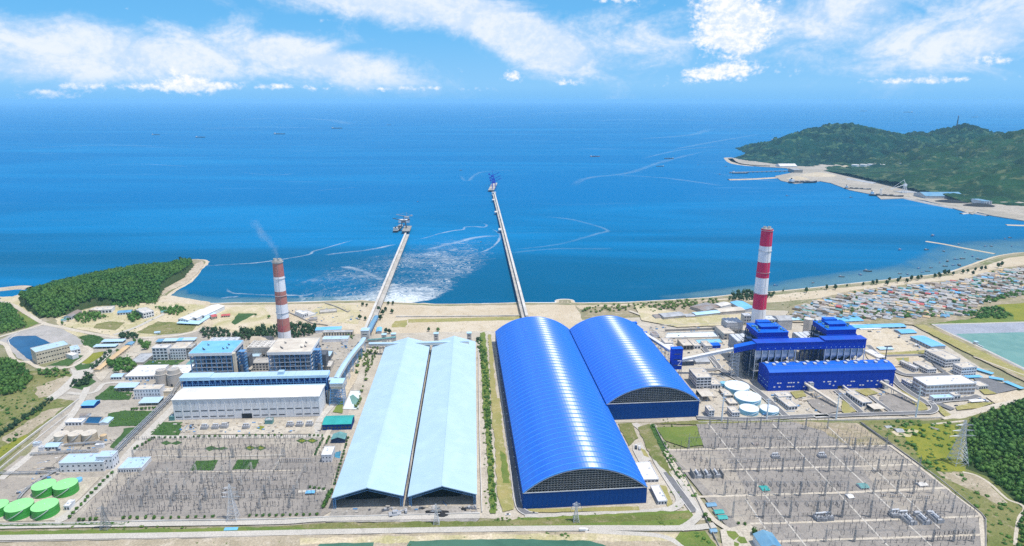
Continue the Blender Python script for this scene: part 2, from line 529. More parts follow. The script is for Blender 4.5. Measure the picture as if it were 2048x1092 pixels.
# ------------------------------------------------------------------ haze
hm=bpy.data.materials.new('haze_air');hm.use_nodes=True
t=NT(hm.node_tree)
pv=t.n('ShaderNodeVolumePrincipled');o=t.n('ShaderNodeOutputMaterial')
pv.inputs['Color'].default_value=(.39,.77,1.0,1)
pv.inputs['Density'].default_value=1/30000.0
pv.inputs['Anisotropy'].default_value=0.0
t.t.links.new(pv.outputs[0],o.inputs['Volume'])
m=MB();m.box(-70000,70000,-9000,90000,-8,412)
hz=m.build('haze',hm);hz['kind']='stuff'
hz.display_type='WIRE'
# ------------------------------------------------------------------ sea
sm=bpy.data.materials.new('sea_water');sm.use_nodes=True
t=NT(sm.node_tree)
bs=t.n('ShaderNodeBsdfPrincipled');o=t.n('ShaderNodeOutputMaterial');t.t.links.new(bs.outputs[0],o.inputs[0])
pos=t.n('ShaderNodeNewGeometry').outputs['Position']
sx=t.n('ShaderNodeSeparateXYZ');t.set(sx,0,pos)
mp=t.n('ShaderNodeMapping');t.set(mp,0,pos);mp.inputs['Scale'].default_value=(.00022,.0016,1);mp.inputs['Rotation'].default_value=(0,0,R(8))
st1=t.noise(mp.outputs[0],1.0,7,.6,.9)
mp2=t.n('ShaderNodeMapping');t.set(mp2,0,pos);mp2.inputs['Scale'].default_value=(.0012,.009,1);mp2.inputs['Rotation'].default_value=(0,0,R(-5))
st2=t.noise(mp2.outputs[0],1.0,6,.6,1.4)
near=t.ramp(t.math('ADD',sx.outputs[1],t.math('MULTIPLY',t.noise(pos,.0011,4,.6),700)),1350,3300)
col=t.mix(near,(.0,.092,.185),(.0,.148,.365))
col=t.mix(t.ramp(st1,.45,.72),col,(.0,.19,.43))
col=t.mix(t.math('MULTIPLY',t.ramp(st2,.60,.78),t.ramp(sx.outputs[1],1500,6500,.10,.75)),col,(.16,.36,.56))  # pale current streaks, brightened far out as painted cloud reflection
t.t.nodes.remove(bs)
df=t.n('ShaderNodeBsdfDiffuse');t.set(df,0,col)
gl=t.n('ShaderNodeBsdfGlossy');t.set(gl,'Roughness',t.ramp(st1,.35,.7,.22,.34));t.set(gl,0,(.62,.82,1.0))
mp3=t.n('ShaderNodeMapping');t.set(mp3,0,pos);mp3.inputs['Scale'].default_value=(.05,.16,1);mp3.inputs['Rotation'].default_value=(0,0,R(12))
b=t.n('ShaderNodeBump');b.inputs['Strength'].default_value=.45;b.inputs['Distance'].default_value=1.3
t.set(b,'Height',t.noise(mp3.outputs[0],1.0,6,.65,.5))
t.t.links.new(b.outputs[0],df.inputs['Normal']);t.t.links.new(b.outputs[0],gl.inputs['Normal'])
fr=t.n('ShaderNodeFresnel');fr.inputs['IOR'].default_value=1.33
ms=t.n('ShaderNodeMixShader');t.set(ms,0,t.math('MULTIPLY',fr.outputs[0],.15));t.t.links.new(df.outputs[0],ms.inputs[1]);t.t.links.new(gl.outputs[0],ms.inputs[2])
t.t.links.new(ms.outputs[0],o.inputs[0])
m=MB();m.quad((-66000,-2500,0),(66000,-2500,0),(66000,82000,0),(-66000,82000,0))
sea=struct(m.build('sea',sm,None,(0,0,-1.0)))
# ------------------------------------------------------------------ mainland sheet, its coast from left to right
coast_px=[(-420,640),(-200,622),(-20,603),(20,604),(45,596),(60,588),(100,573),(150,560),(250,545),(335,533),(362,523),(385,519),(408,521),(410,527),(398,538),(376,563),(350,578),(336,588),(332,594),(340,599),(368,604),(420,607.5),(480,606),(560,606),(640,603.5),(700,602),(722,601.5),(760,604),(800,606),(845,607.5),(870,609),(960,608),(1040,606),(1112,606),(1119,600),(1140,600),(1147,606),(1200,606),(1260,605),(1330,601),(1400,597),(1450,592),(1510,586),(1560,583),(1620,577),(1700,568),(1760,562),(1850,552),(1900,545),(1940,532),(1970,521),(2005,511),(2048,505),(2150,498),(2300,486),(2600,475)]
coast=smooth_line([P(*p)for p in coast_px],4)
m=MB()
m.quad(*[(q.x,q.y,0)for q in coast],(4500,1500,0),(4500,-1500,0),(-3500,-1500,0),(-3500,coast[0].y,0))
land=struct(m.build('ground','dry_land'))
if land.data.polygons[0].normal.z<0:
 land.data.flip_normals()
cm=MB()
nrm=[]
for i in range(len(coast)):
 d=coast[min(i+1,len(coast)-1)]-coast[max(i-1,0)]
 s=Vector((-d.y,d.x,0));s.normalize();nrm.append(s)
inn=[c-n_*7 for c,n_ in zip(coast,nrm)]
mid=[c+n_*(5+rnd.uniform(-2,2))for c,n_ in zip(coast,nrm)]
outr=[c+n_*26 for c,n_ in zip(coast,nrm)]
for i in range(len(coast)-1):
 cm.quad((inn[i].x,inn[i].y,.06),(inn[i+1].x,inn[i+1].y,.06),(mid[i+1].x,mid[i+1].y,-.6),(mid[i].x,mid[i].y,-.6))
 cm.quad((mid[i].x,mid[i].y,-.6),(mid[i+1].x,mid[i+1].y,-.6),(outr[i+1].x,outr[i+1].y,-3.5),(outr[i].x,outr[i].y,-3.5))
bsl=struct(cm.build('beach','sand'))
for p_ in bsl.data.polygons:
 pass
 # ------------------------------------------------------------------ sheets on the water: foam and shallows, thinning out to their edges
def soft_mat(name,col,rough,noise_scale,lo,hi,amt,stretch=(1,1,1)):
 m=bpy.data.materials.new(name);m.use_nodes=True
 t=NT(m.node_tree)
 bs=t.n('ShaderNodeBsdfPrincipled');o=t.n('ShaderNodeOutputMaterial');t.t.links.new(bs.outputs[0],o.inputs[0])
 at=t.n('ShaderNodeAttribute',attribute_name='thick')
 tcx=t.n('ShaderNodeUVMap')
 pos=t.n('ShaderNodeNewGeometry').outputs['Position']
 mp=t.n('ShaderNodeMapping');t.set(mp,0,tcx.outputs[0]);mp.inputs['Scale'].default_value=stretch
 a=t.noise(mp.outputs[0],noise_scale,7,.66,1.2)
 a2=t.noise(pos,noise_scale*2.5,5,.65,.5)
 a=t.math('ADD',t.math('MULTIPLY',a,.65),t.math('MULTIPLY',a2,.35))
 a=t.math('ADD',a,t.math('MULTIPLY',t.math('SUBTRACT',at.outputs['Fac'],.5),.30))
 al=t.math('MULTIPLY',t.ramp(a,lo,hi),t.math('MULTIPLY',amt,t.ramp(at.outputs['Fac'],0,.35)))
 bs.inputs['Base Color'].default_value=(*col,1)
 bs.inputs['Roughness'].default_value=rough
 bs.inputs['Specular IOR Level'].default_value=.2
 t.set(bs,'Alpha',al)
 MATS[name]=m
 return m
soft_mat('foam_thick',(.80,.83,.84),.8,.035,.40,.64,1.0)
soft_mat('foam_line',(.70,.80,.86),.8,.035,.44,.88,.55,(.25,1,1))
soft_mat('foam_faint',(.42,.62,.74),.8,.03,.42,.92,.30,(.14,1,1))
soft_mat('shallow_tint',(.15,.31,.36),.5,.006,.2,.75,.6,(.5,1,1))
soft_mat('surf',(.78,.80,.80),.8,.02,.34,.60,.85,(.35,1,1))
SZ=[0]
def soft_ribbon(name,pts,width,mat,kind='stuff',world_pts=None,widths=None):
 SZ[0]+=1
 z=-.93+SZ[0]*.006
 w_=smooth_line([P(px,py,-1)for px,py in pts],6)if world_pts is None else world_pts
 ks=[-.5,-.32,-.14,0,.14,.32,.5]
 th=[0,.45,.9,1,.9,.45,0]
 n=len(w_)
 vs,fs,at,uv=[],[],[],[]
 s_len=0
 for i in range(n):
  d=w_[min(i+1,n-1)]-w_[max(i-1,0)];d.z=0;d.normalize()
  sd=Vector((-d.y,d.x,0))
  if i:
   s_len+=(w_[i]-w_[i-1]).length
  e=min(1,i/max(1,n*.12),(n-1-i)/max(1,n*.12))
  wd=width if widths is None else np.interp(i/(n-1),np.linspace(0,1,len(widths)),widths)
  for k,h in zip(ks,th):
   q=w_[i]+sd*wd*k
   vs.append((q.x,q.y,0));at.append(h*(.25+.75*e)if h else 0);uv.append((s_len,wd*k))
 for i in range(n-1):
  for j in range(6):
   a=i*7+j
   fs.append((a,a+1,a+8,a+7))
 me=bpy.data.meshes.new(name);me.from_pydata(vs,[],fs);me.materials.append(MATS[mat])
 A=me.attributes.new('thick','FLOAT','POINT');A.data.foreach_set('value',at)
 U=me.uv_layers.new(name='UVMap')
 U.data.foreach_set('uv',[c for l in me.loops for c in uv[l.vertex_index]])
 if me.polygons[0].normal.z<0:
  me.flip_normals()
 o=put(me,name,None,(0,0,z));o['kind']=kind
 return o
off=[c+n_*30 for c,n_ in zip(coast,nrm)]
def coast_part(x0,x1,dist):
 i0=min(range(len(coast_px)),key=lambda i:abs(coast_px[i][0]-x0))*4
 i1=min(range(len(coast_px)),key=lambda i:abs(coast_px[i][0]-x1))*4
 return[c+n_*dist for c,n_ in zip(coast[i0:i1],nrm[i0:i1])]
soft_ribbon('shallow_water',None,190,'shallow_tint','structure',coast_part(1330,2300,25),[40,90,170,260,330])
soft_ribbon('shallow_water',None,90,'shallow_tint','structure',coast_part(352,760,20),[30,80,60,50,60])
soft_ribbon('surf',None,11,'surf','stuff',coast_part(368,722,5))
soft_ribbon('surf',None,9,'surf','stuff',coast_part(870,2048,5))
soft_ribbon('surf',None,9,'surf','stuff',coast_part(408,340,6))if False else None
def cf(*pts):
 return[(x/3.413+440,y/3.413+360)for x,y in pts]
for pts,wd,mt in((cf((-260,600),(0,580),(250,565),(430,540),(600,510),(640,485),(700,470),(820,435),(930,405)),9,'foam_line'),(cf((700,515),(850,495),(1000,478),(1200,440)),16,'foam_line'),(cf((1270,415),(1400,395),(1500,365),(1600,345),(1660,338),(1672,322),(1740,318),(1800,322),(1820,308),(1790,292)),10,'foam_line'),(cf((1850,330),(1900,360),(1912,390),(1880,440),(1830,475),(1760,500)),9,'foam_line'),(cf((1400,478),(1480,460),(1550,440),(1620,425),(1700,402),(1800,385),(1910,380)),26,'foam_line'),(cf((1500,440),(1600,430),(1690,436)),16,'foam_line'),(cf((1390,500),(1450,515),(1500,490)),20,'foam_line'),(cf((1560,405),(1620,420),(1640,440)),12,'foam_faint'),(cf((1120,690),(1040,650),(930,610),(830,590)),22,'foam_line'),(cf((1700,480),(1640,530),(1560,600),(1550,640),(1490,570)),12,'foam_faint'),(cf((1600,580),(1720,550),(1900,535)),10,'foam_faint'),(cf((760,810),(900,800),(1090,785)),34,'foam_line'),(cf((0,808),(70,800),(130,796)),12,'foam_line'),(cf((40,740),(80,770),(180,778),(330,785),(470,787),(560,790)),9,'foam_line'),(cf((545,835),(570,812),(555,790),(600,785),(640,772)),12,'foam_line'),(cf((1950,480),(2300,440),(2560,370),(2640,340),(2400,270),(2200,250)),18,'foam_faint'),(cf((1960,500),(2300,470),(2700,470)),20,'foam_faint'),([(1140,372),(1180,355),(1260,345),(1330,322),(1420,300)],55,'foam_faint'),([(1230,350),(1330,356),(1450,372)],50,'foam_faint'),([(1340,300),(1420,285),(1520,268)],70,'foam_faint'),([(1280,318),(1360,300),(1440,292)],45,'foam_faint'),([(1420,345),(1520,360),(1560,362)],30,'foam_faint'),([(1270,278),(1380,270),(1420,258)],130,'foam_faint'),([(480,344),(540,350),(590,347)],22,'foam_faint'),([(630,382),(670,378),(720,374)],18,'foam_faint'),([(920,350),(935,362),(960,345),(1030,340)],25,'foam_faint'),([(200,330),(280,328),(380,333)],30,'foam_faint'),([(460,240),(560,236),(660,240),(700,250)],330,'foam_faint'),([(400,258),(520,254),(640,256)],200,'foam_faint'),([(960,236),(1020,232),(1080,230)],260,'foam_faint'),([(1060,228),(1200,222),(1340,222)],500,'foam_faint'),([(1180,242),(1300,238),(1420,242)],260,'foam_faint'),([(60,296),(200,290),(330,293)],90,'foam_faint'),):
 soft_ribbon('foam',pts,wd*1.5,mt)
def mesh_np(name,v,f,mat,tint=None):
 me=bpy.data.meshes.new(name)
 k=f.shape[1]
 me.vertices.add(len(v));me.vertices.foreach_set('co',np.ascontiguousarray(v,dtype=np.float32).ravel())
 me.loops.add(f.size);me.loops.foreach_set('vertex_index',np.ascontiguousarray(f,dtype=np.int32).ravel())
 me.polygons.add(len(f));me.polygons.foreach_set('loop_start',np.arange(0,f.size,k,dtype=np.int32))
 try:
  me.polygons.foreach_set('loop_total',np.full(len(f),k,dtype=np.int32))
 except Exception:
  pass
 if tint is not None:
  A=me.attributes.new('tint','FLOAT','POINT');A.data.foreach_set('value',np.ascontiguousarray(tint,dtype=np.float32))
 me.materials.append(MATS[mat]if isinstance(mat,str)else mat)
 me.update(calc_edges=True)
 return me
 # the outfall plume: foam that swirls out in arcs from the discharge
m=bpy.data.materials.new('foam_plume');m.use_nodes=True
t=NT(m.node_tree)
bs=t.n('ShaderNodeBsdfPrincipled');o=t.n('ShaderNodeOutputMaterial');t.t.links.new(bs.outputs[0],o.inputs[0])
at=t.n('ShaderNodeAttribute',attribute_name='thick').outputs['Fac']
uvv=t.n('ShaderNodeUVMap').outputs[0]
pos=t.n('ShaderNodeNewGeometry').outputs['Position']
wp=t.n('ShaderNodeMix',data_type='VECTOR');wp.inputs[0].default_value=.5
nw=t.n('ShaderNodeTexNoise');t.set(nw,'Vector',pos);nw.inputs['Scale'].default_value=.008;nw.inputs['Detail'].default_value=4
wv=t.vmath('ADD',uvv,t.vmath('SCALE',t.vmath('SUBTRACT',nw.outputs['Color'],(.5,.5,.5)),None))
t.t.nodes[-2].inputs['Scale'].default_value=1.0
for n_ in t.t.nodes:
 if n_.type=='VECT_MATH' and n_.operation=='SCALE':
  n_.inputs['Scale'].default_value=110.0
mp=t.n('ShaderNodeMapping');t.set(mp,0,wv);mp.inputs['Scale'].default_value=(.034,.0046,1)
a1=t.noise(mp.outputs[0],1.0,6,.62,.4)
a2=t.noise(pos,.06,6,.68,.8)
a3=t.noise(pos,.006,3,.5,.3)
a_=t.math('ADD',t.math('MULTIPLY',a1,.88),t.math('MULTIPLY',a2,.12))
a_=t.math('ADD',a_,t.math('MULTIPLY',t.math('SUBTRACT',a3,.5),.35))
a_=t.math('ADD',a_,t.math('MULTIPLY',t.math('SUBTRACT',at,.5),.42))
al=t.math('MULTIPLY',t.ramp(a_,.38,.80),t.ramp(at,0,.2,0,.92))
bs.inputs['Base Color'].default_value=(.72,.78,.80,1);bs.inputs['Roughness'].default_value=.8;bs.inputs['Specular IOR Level'].default_value=.1
t.set(bs,'Alpha',al)
O_=P(818,606,-1)
th_k=[18,30,45,60,70,80,95,115,140,160,183];rm_k=[45,70,115,240,540,840,720,520,420,360,300]
NR,NTH=48,70
vs,at_,uv_=[],[],[]
for i in range(NTH+1):
 th=18+165*i/NTH;rm=float(np.interp(th,th_k,rm_k))
 for j in range(NR+1):
  r_=rm*(j/NR)**1.3
  vs.append((O_.x+r_*math.cos(R(th)),O_.y+r_*math.sin(R(th)),-.9))
  e=min(1,(1-j/NR)*3)*min(1,i/5,(NTH-i)/5)
  at_.append(e*(.31+.72*math.exp(-(r_/95)**2)+.10*math.exp(-((th-78)/14)**2)+.03*math.exp(-((th-150)/16)**2)));uv_.append((r_,R(th)*260))
me=mesh_np('foam',np.array(vs),np.array([(i*(NR+1)+j,i*(NR+1)+j+1,(i+1)*(NR+1)+j+1,(i+1)*(NR+1)+j)for i in range(NTH)for j in range(NR)]),m)
A_=me.attributes.new('thick','FLOAT','POINT');A_.data.foreach_set('value',np.array(at_,np.float32))
U_=me.uv_layers.new(name='UVMap');U_.data.foreach_set('uv',np.array([uv_[l.vertex_index]for l in me.loops],np.float32).ravel())
put(me,'foam')['kind']='stuff'
# ------------------------------------------------------------------ far cape with the port
port_px=[(2060,443),(1985,431),(1955,424),(1945,428),(1890,411),(1850,401),(1812,396),(1762,398),(1752,390),(1700,380),(1662,366),(1640,362),(1590,367),(1562,361),(1550,352),(1590,344),(1573,336),(1520,333),(1482,329),(1462,323),(1455,317)]
pc=[P(px,py,2.0)for px,py in port_px]
poly=pc+[Vector((1620,4640,2)),Vector((2350,5600,2)),Vector((2700,6900,2)),Vector((6500,7200,2)),Vector((6500,1900,2)),Vector((2500,1900,2))]
m=MB();m.quad(*[(q.x,q.y,2.0)for q in poly])
o=struct(m.build('port_ground','far_quay'))
if o.data.polygons[0].normal.z<0:
 o.data.flip_normals()
m=MB()
for i in range(len(poly)):
 a,b=poly[i],poly[(i+1)%len(poly)]
 m.quad((a.x,a.y,-3),(b.x,b.y,-3),(b.x,b.y,1.99),(a.x,a.y,1.99))
struct(m.build('quay_wall','concrete'))
def ridge(pts,step=40.0):
 """dense samples (x, y, z, foot width) along a ridge given as (px, silhouette py, distance, foot width)"""
 base=[]
 for px,py,Y,wd,*wy in pts:
  z=zat(Y,py)
  q=z-CAM_H
  d=Y*cp-q*sp
  base.append(np.array([(px-1024)/FPX*d,Y,max(z,3.0),wd,wy[0]if wy else wd]))
 out=[]
 for a,b in zip(base[:-1],base[1:]):
  n=max(1,int(np.linalg.norm((b-a)[:2])/step))
  for j in range(n):
   out.append(a+(b-a)*j/n)
 out.append(base[-1])
 return np.array(out)
def hnoise(x,y,seed,octaves=5,base=.002):
 r=np.random.RandomState(seed)
 out=np.zeros_like(x);a=1.0;f=base
 for _ in range(octaves):
  for _k in range(4):
   th=r.uniform(0,6.283);ph=r.uniform(0,6.283)
   out+=a*.5*np.sin((x*math.cos(th)+y*math.sin(th))*f*6.283+ph+1.3*np.sin((x*math.sin(th)-y*math.cos(th))*f*4+ph))
  a*=.52;f*=2.1
 return out
def terrain(name,rid,x0,x1,y0,y1,step,mat,rough,seed,power=1.15,sink=6.0):
 nx,ny=int((x1-x0)/step)+1,int((y1-y0)/step)+1
 X,Yg=np.meshgrid(np.linspace(x0,x1,nx),np.linspace(y0,y1,ny))
 h=np.full(X.shape,-1.0)
 n_=np.clip(hnoise(X,Yg,seed),-1.2,1.5)
 for sx_,sy_,sz_,sw,sv_ in rid:
  d=np.hypot((X-sx_)/sw,(Yg-sy_)/np.where(Yg>sy_,min(sv_,sw)*.55+60,sv_))
  d=d*(1+.12*n_)
  t_=np.clip(1-d,0,1)
  h=np.maximum(h,sz_*(t_**power)*(1-.25*t_*(1-t_)))
 gul=np.abs(hnoise(X,Yg,seed+1,4,.0042))
 hh=np.where(h>0,h-gul*rough*np.clip(h/60,0,1),h)
 r=np.random.RandomState(seed)
 hh=hh+np.where(h>1,r.uniform(-1,1,X.shape)*step*.10+1.5,0)
 hh=np.where(h<=0.5,-sink,hh)
 v=np.stack([X,Yg,hh],-1).reshape(-1,3)
 i=np.arange(nx*ny).reshape(ny,nx)
 f=np.stack([i[:-1,:-1],i[:-1,1:],i[1:,1:],i[1:,:-1]],-1).reshape(-1,4)
 keep=(v[f][:,:,2].max(1)>-sink+.01)
 f=f[keep]
 me=mesh_np(name,v,f,mat)
 return struct(put(me,name)),(X,Yg,hh)
rid=ridge([(1476,317,4600,25,260),(1504,301,4740,85,600),(1543,282,4900,190,800),(1583,264,5050,340,980),(1625,251,5200,530,1150),(1665,244,5350,660,1317),(1700,243,5400,790,1378),(1740,255,5350,1000,1329),(1780,264,5300,1000,1293),(1830,261,5300,1000,1293),(1870,263,5250,900,1281),(1900,251,5200,700,1220),(1932,244,5150,600,1159),(1952,251,5150,600,1159),(1975,267,5050,700,1098)])
terrain('hills',rid,1500,5200,3900,6600,16,'far_forest',34,3,.88)
rid2=ridge([(1880,305,4250,620),(1930,284,4250,760),(1985,266,4250,900),(2048,257,4200,1150),(2150,250,4000,1300),(2350,240,3700,1300)])
terrain('hills',rid2,2000,5200,2350,5600,16,'near_hill_forest',26,11,1.3)
rid3=ridge([(1690,338,3980,150),(1760,340,3700,330),(1830,338,3500,430),(1900,335,3300,560),(1980,330,3050,560),(2060,318,2950,480),(2200,318,2800,480)])
terrain('hills',rid3,1800,4200,2300,4600,14,'near_hill_forest',9,19,.9)
# ------------------------------------------------------------------ ground: sheets and roads
A1=lambda*pts:[(x/3.64,y/3.64+500)for x,y in pts]
A2=lambda*pts:[(x/3.64,y/3.64+792)for x,y in pts]
B1=lambda*pts:[(x/3.64+320,y/3.64+500)for x,y in pts]
B2=lambda*pts:[(x/3.64+300,y/3.64+792)for x,y in pts]
C1=lambda*pts:[(x/3.64+640,y/3.64+560)for x,y in pts]
C2=lambda*pts:[(x/3.64+640,y/3.64+792)for x,y in pts]
D1=lambda*pts:[(x/3.64+980,y/3.64+560)for x,y in pts]
D2=lambda*pts:[(x/3.64+980,y/3.64+792)for x,y in pts]
E1=lambda*pts:[(x/3.64+1300,y/3.64+560)for x,y in pts]
E2=lambda*pts:[(x/3.64+1300,y/3.64+792)for x,y in pts]
F1=lambda*pts:[(x/3.64+1628,y/3.64+560)for x,y in pts]
F2=lambda*pts:[(x/3.64+1628,y/3.64+792)for x,y in pts]
# sandy shore strip and the works' yards
zone('sand',[(336,602),(420,610),(560,609),(720,605),(870,612),(1110,609),(1150,610),(1165,640),(1130,662),(960,668),(780,668),(735,672),(640,668),(450,668),(390,650),(350,625)],'sand',2,14)
zone('sand',[(1150,611),(1330,606),(1450,597),(1560,589),(1700,574),(1850,558),(1900,551),(1960,535),(2020,515),(2100,508),(2100,560),(1900,575),(1700,592),(1540,605),(1330,612),(1160,618)],'sand',2,12)
zone('sand_grass',B1((400,420),(760,400),(830,560),(560,620),(380,600)),'sand_grass',3,10)
zone('sand_grass',B1((1060,470),(1200,390),(1470,400),(1440,540),(1250,530)),'sand_grass',2,10)
zone('field',B1((570,460),(700,462),(545,545),(520,530)),'grass_dark',1,6)
zone('grass_field',C1((520,345),(545,300),(640,290),(625,345)),'grass_dry',2,8)
zone('grass_field',C1((640,285),(1480,265),(1480,290),(640,310)),'grass_dry',1,8)
zone('scrubland',[(1165,634),(1185,614),(1300,610),(1400,602),(1462,598),(1520,606),(1440,622),(1310,634),(1230,640)],'scrub_sand',3,10)
zone('yard',[(1130,662),(1165,640),(1300,634),(1480,618),(1580,622),(1760,640),(1830,652),(2048,790),(2100,800),(2048,812),(1960,836),(1300,845),(1225,845),(1240,700)],'yard_pale',1,12)
zone('yard',[(150,720),(240,640),(330,636),(450,665),(740,668),(790,672),(660,1045),(560,1052),(0,1052),(0,975),(60,905)],'yard',1,12)
zone('yard',[(730,668),(990,662),(1060,1035),(640,1045),(660,1000)],'yard_pale',1,12)
zone('yard',[(1225,846),(1310,846),(1425,1040),(1000,1040),(960,700),(1000,660),(1050,840)],'yard_pale',1,12)
# left: headland side, fields, roads, pond
zone('forest_floor',A1((150,345),(300,275),(500,225),(700,170),(1000,135),(1260,125),(1300,80),(1390,80),(1415,110),(1330,205),(1180,285),(1140,375),(900,395),(700,400),(560,440),(420,490),(300,490),(180,400)),'forest_floor',3,9)
zone('rocky_shore',A1((1400,110),(1470,80),(1490,100),(1440,170),(1360,240),(1230,300),(1180,330),(1160,300),(1290,230),(1370,160)),'rock',2,5)
zone('rocky_shore',A1((80,345),(300,262),(500,218),(700,160),(690,180),(500,240),(310,285),(100,360)),'rock',2,6)
zone('sand',A1((1170,340),(1230,330),(1530,380),(1530,400),(1200,400),(1150,380)),'sand',1,8)
zone('grass_field',A1((130,445),(290,530),(195,572),(180,560)),'grass',2,6)
zone('grass_field',A1((0,340),(140,340),(170,400),(290,500),(320,520),(80,395),(0,375)),'sand_grass',2,6)
zone('scrubland',A1((400,500),(560,450),(760,400),(1160,380),(1500,400),(1460,560),(1430,590),(1000,640),(830,625),(430,555)),'sand_grass',2,8)
zone('grass_field',A1((990,600),(1150,520),(1440,540),(1390,600),(1150,620)),'scrub',2,8)
zone('stone_bank',A1((0,655),(130,590),(330,545),(460,575),(610,665),(600,690),(480,690),(270,770),(240,830),(130,790),(60,700),(0,690)),'stone_pitching',1,9)
zone('grass_field',A1((460,580),(520,575),(640,620),(600,640),(560,630)),'sand_grass',1,6)
zone('field',A1((570,632),(680,612),(770,650),(670,715),(605,690),(612,662)),'grass_dark',1,6)
zone('yard',A1((520,690),(600,690),(665,735),(640,770),(480,850),(330,850),(520,770)),'yard_pale',1,8)
zone('field',A1((590,825),(660,755),(760,738),(750,770),(650,830)),'grass_bright',1,5)
zone('field',A1((540,840),(590,790),(600,835),(700,820),(830,720),(800,780),(680,880),(560,880)),'grass_dark',1,5)
zone('field',A1((500,1000),(640,900),(700,960),(600,1020)),'grass_dark',1,6)
zone('field',A1((690,1080),(800,990),(840,990),(830,1030),(970,1040),(940,1092),(700,1092)),'grass_dark',1,6)
zone('field',A1((700,540),(800,520),(910,530),(840,585),(680,570)),'scrub',1,6)
zone('grass_field',A1((0,930),(220,880),(500,880),(540,940),(380,1070),(300,1100),(60,1170),(0,1180)),'scrub',3,8)
zone('grass_field',A2((-60,20),(370,-10),(400,20),(560,40),(380,170),(-60,560)),'scrub',2,9)
zone('grass_field',A2((-60,420),(180,280),(220,300),(-60,500)),'grass_bright',2,7)
zone('dirt',A2((20,300),(300,120),(420,90),(480,80),(250,240),(60,350)),'dirt',3,8)
zone('dirt',A1((260,1000),(480,920),(530,930),(380,1060),(280,1080)),'dirt',3,8)
road('dirt_road',A1((-60,365),(80,395),(200,465),(320,535),(430,560),(620,600),(830,635),(1000,640),(1250,628),(1430,590),(1480,560)),9,'dirt_road')
road('dirt_road',A1((320,540),(200,575),(60,615),(-60,650)),8,'dirt_road')
road('dirt_road',A1((-40,665),(40,690),(75,760),(120,810),(210,818),(290,858),(420,862),(520,850),(600,805),(665,740),(620,700)),7,'dirt_road')
road('concrete_road',A1((640,880),(580,900),(540,945),(460,1020),(360,1092)),16,'concrete_road')
zone('road',A1((510,860),(560,880),(650,865),(660,890),(580,950),(545,950)),'concrete_road')
road('concrete_road',A1((830,620),(890,600),(1000,560),(1100,510),(1190,470)),8,'concrete_road')
road('concrete_road',A1((640,900),(760,780),(900,650),(950,625)),11,'concrete_road')
road('concrete_road',A1((490,1040),(600,1050),(700,1030),(760,975),(900,965),(1000,970)),7,'concrete_road')
zone('yard',A1((690,890),(790,870),(800,890),(740,960),(700,930)),'yard_pale')
zone('yard',A1((940,690),(1110,640),(1180,650),(1100,760),(990,830),(900,800)),'yard_pale',1,8)
pw=zone('pond',A1((50,662),(70,640),(130,628),(260,625),(310,650),(385,687),(245,765),(240,805),(200,792)),'pond_water',.6,5)
zone('lawn',A1((1060,805),(1220,805),(1350,800),(1290,840),(1040,840)),'grass_dark',.5,5)
zone('lawn',A1((340,845),(560,765),(610,770),(500,845)),'grass_dark',.5,5)
# left plant
zone('field',A2((690,10),(760,-20),(960,-10),(900,30),(740,30)),'grass_dark',1,5)
zone('field',A2((790,130),(900,108),(1130,112),(1100,150),(1010,220),(790,225)),'grass_dark',1,5)
zone('grass_verge',A2((830,385),(800,375),(900,260),(900,240),(1010,225)),'grass_dark',1,5)
zone('field',A2((1085,285),(1150,195),(1330,192),(1300,292)),'grass_dark',1,5)
zone('gravel_yard',[(152,1042),(200,985),(275,885),(300,877),(640,874),(642,905),(700,925),(668,1020),(640,1036)],'gravel_tan',1,9)
zone('gravel_yard',[(300,925),(640,915),(672,940),(640,1032),(200,1036),(232,985)],'gravel',1,9)
zone('gravel_yard',A2((20,545),(150,440),(470,430),(330,555)),'gravel_tan',1,7)
zone('dirt',A2((0,600),(300,600),(260,760),(0,780)),'gravel_tan',1,7)
zone('tank_yard',A2((-20,900),(240,700),(600,600),(740,590),(560,770),(480,860),(400,910),(0,920)),'yard_pale',.5,7)
road('concrete_road',A2((400,915),(480,880),(640,740),(830,560),(960,400),(1100,250),(1290,60)),11,'concrete_road')
road('concrete_road',A2((1040,300),(1300,302),(1530,300))+[(560,874),(690,872)],7,'concrete_road')
road('concrete_road',B2((1200,290),(1240,170),(1330,60),(1400,-60),(1500,-260)),9,'concrete_road')
road('concrete_road',B2((1200,440),(1280,300),(1340,180)),6,'dirt_road')
road('concrete_road',[(0,960),(60,912),(130,848),(160,805),(175,775)],9,'concrete_road')
zone('field',B2((290,545),(335,475),(498,470),(460,545)),'grass_dark',.4,4)
zone('field',B2((598,540),(638,467),(796,466),(765,535)),'grass_dark',.4,4)
for q in(((80,345),(120,328),(160,345),(200,330),(236,343),(190,360),(155,350),(115,362)),((400,385),(450,366),(490,382),(540,374),(570,386),(520,398),(480,392),(430,405))):
 zone('garden_bed',B2(*q),'grass_dark',.4,3)
for cx_ in(730,805,1105,1180):
 cy_=383 if cx_<1000 else 330
 zone('garden_bed',B2((cx_-42,cy_),(cx_,cy_-19),(cx_+45,cy_),(cx_,cy_+19)),'grass_dark',.2,3)
 zone('garden_bed',B2((cx_-26,cy_),(cx_,cy_-11),(cx_+28,cy_),(cx_,cy_+11)),'grass_bright',.2,3)
road('path',B2((40,440),(500,445),(980,432)),1.6,'concrete_road')
road('path',B2((0,560),(580,555),(1100,545)),1.6,'dirt_road')
road('path',B2((1080,700),(1280,690)),5,'concrete_road')
road('path',B2((900,540),(960,440)),1.5,'dirt_road')
zone('transformer_yard',B2((380,180),(1190,170),(1200,280),(330,285)),'yard_pale',.5,8)
zone('grass_verge',B2((770,240),(800,220),(835,225),(815,255)),'grass_bright',.4,3)
zone('grass_verge',B2((1330,120),(1370,60),(1410,30),(1400,130)),'grass',.6,3)
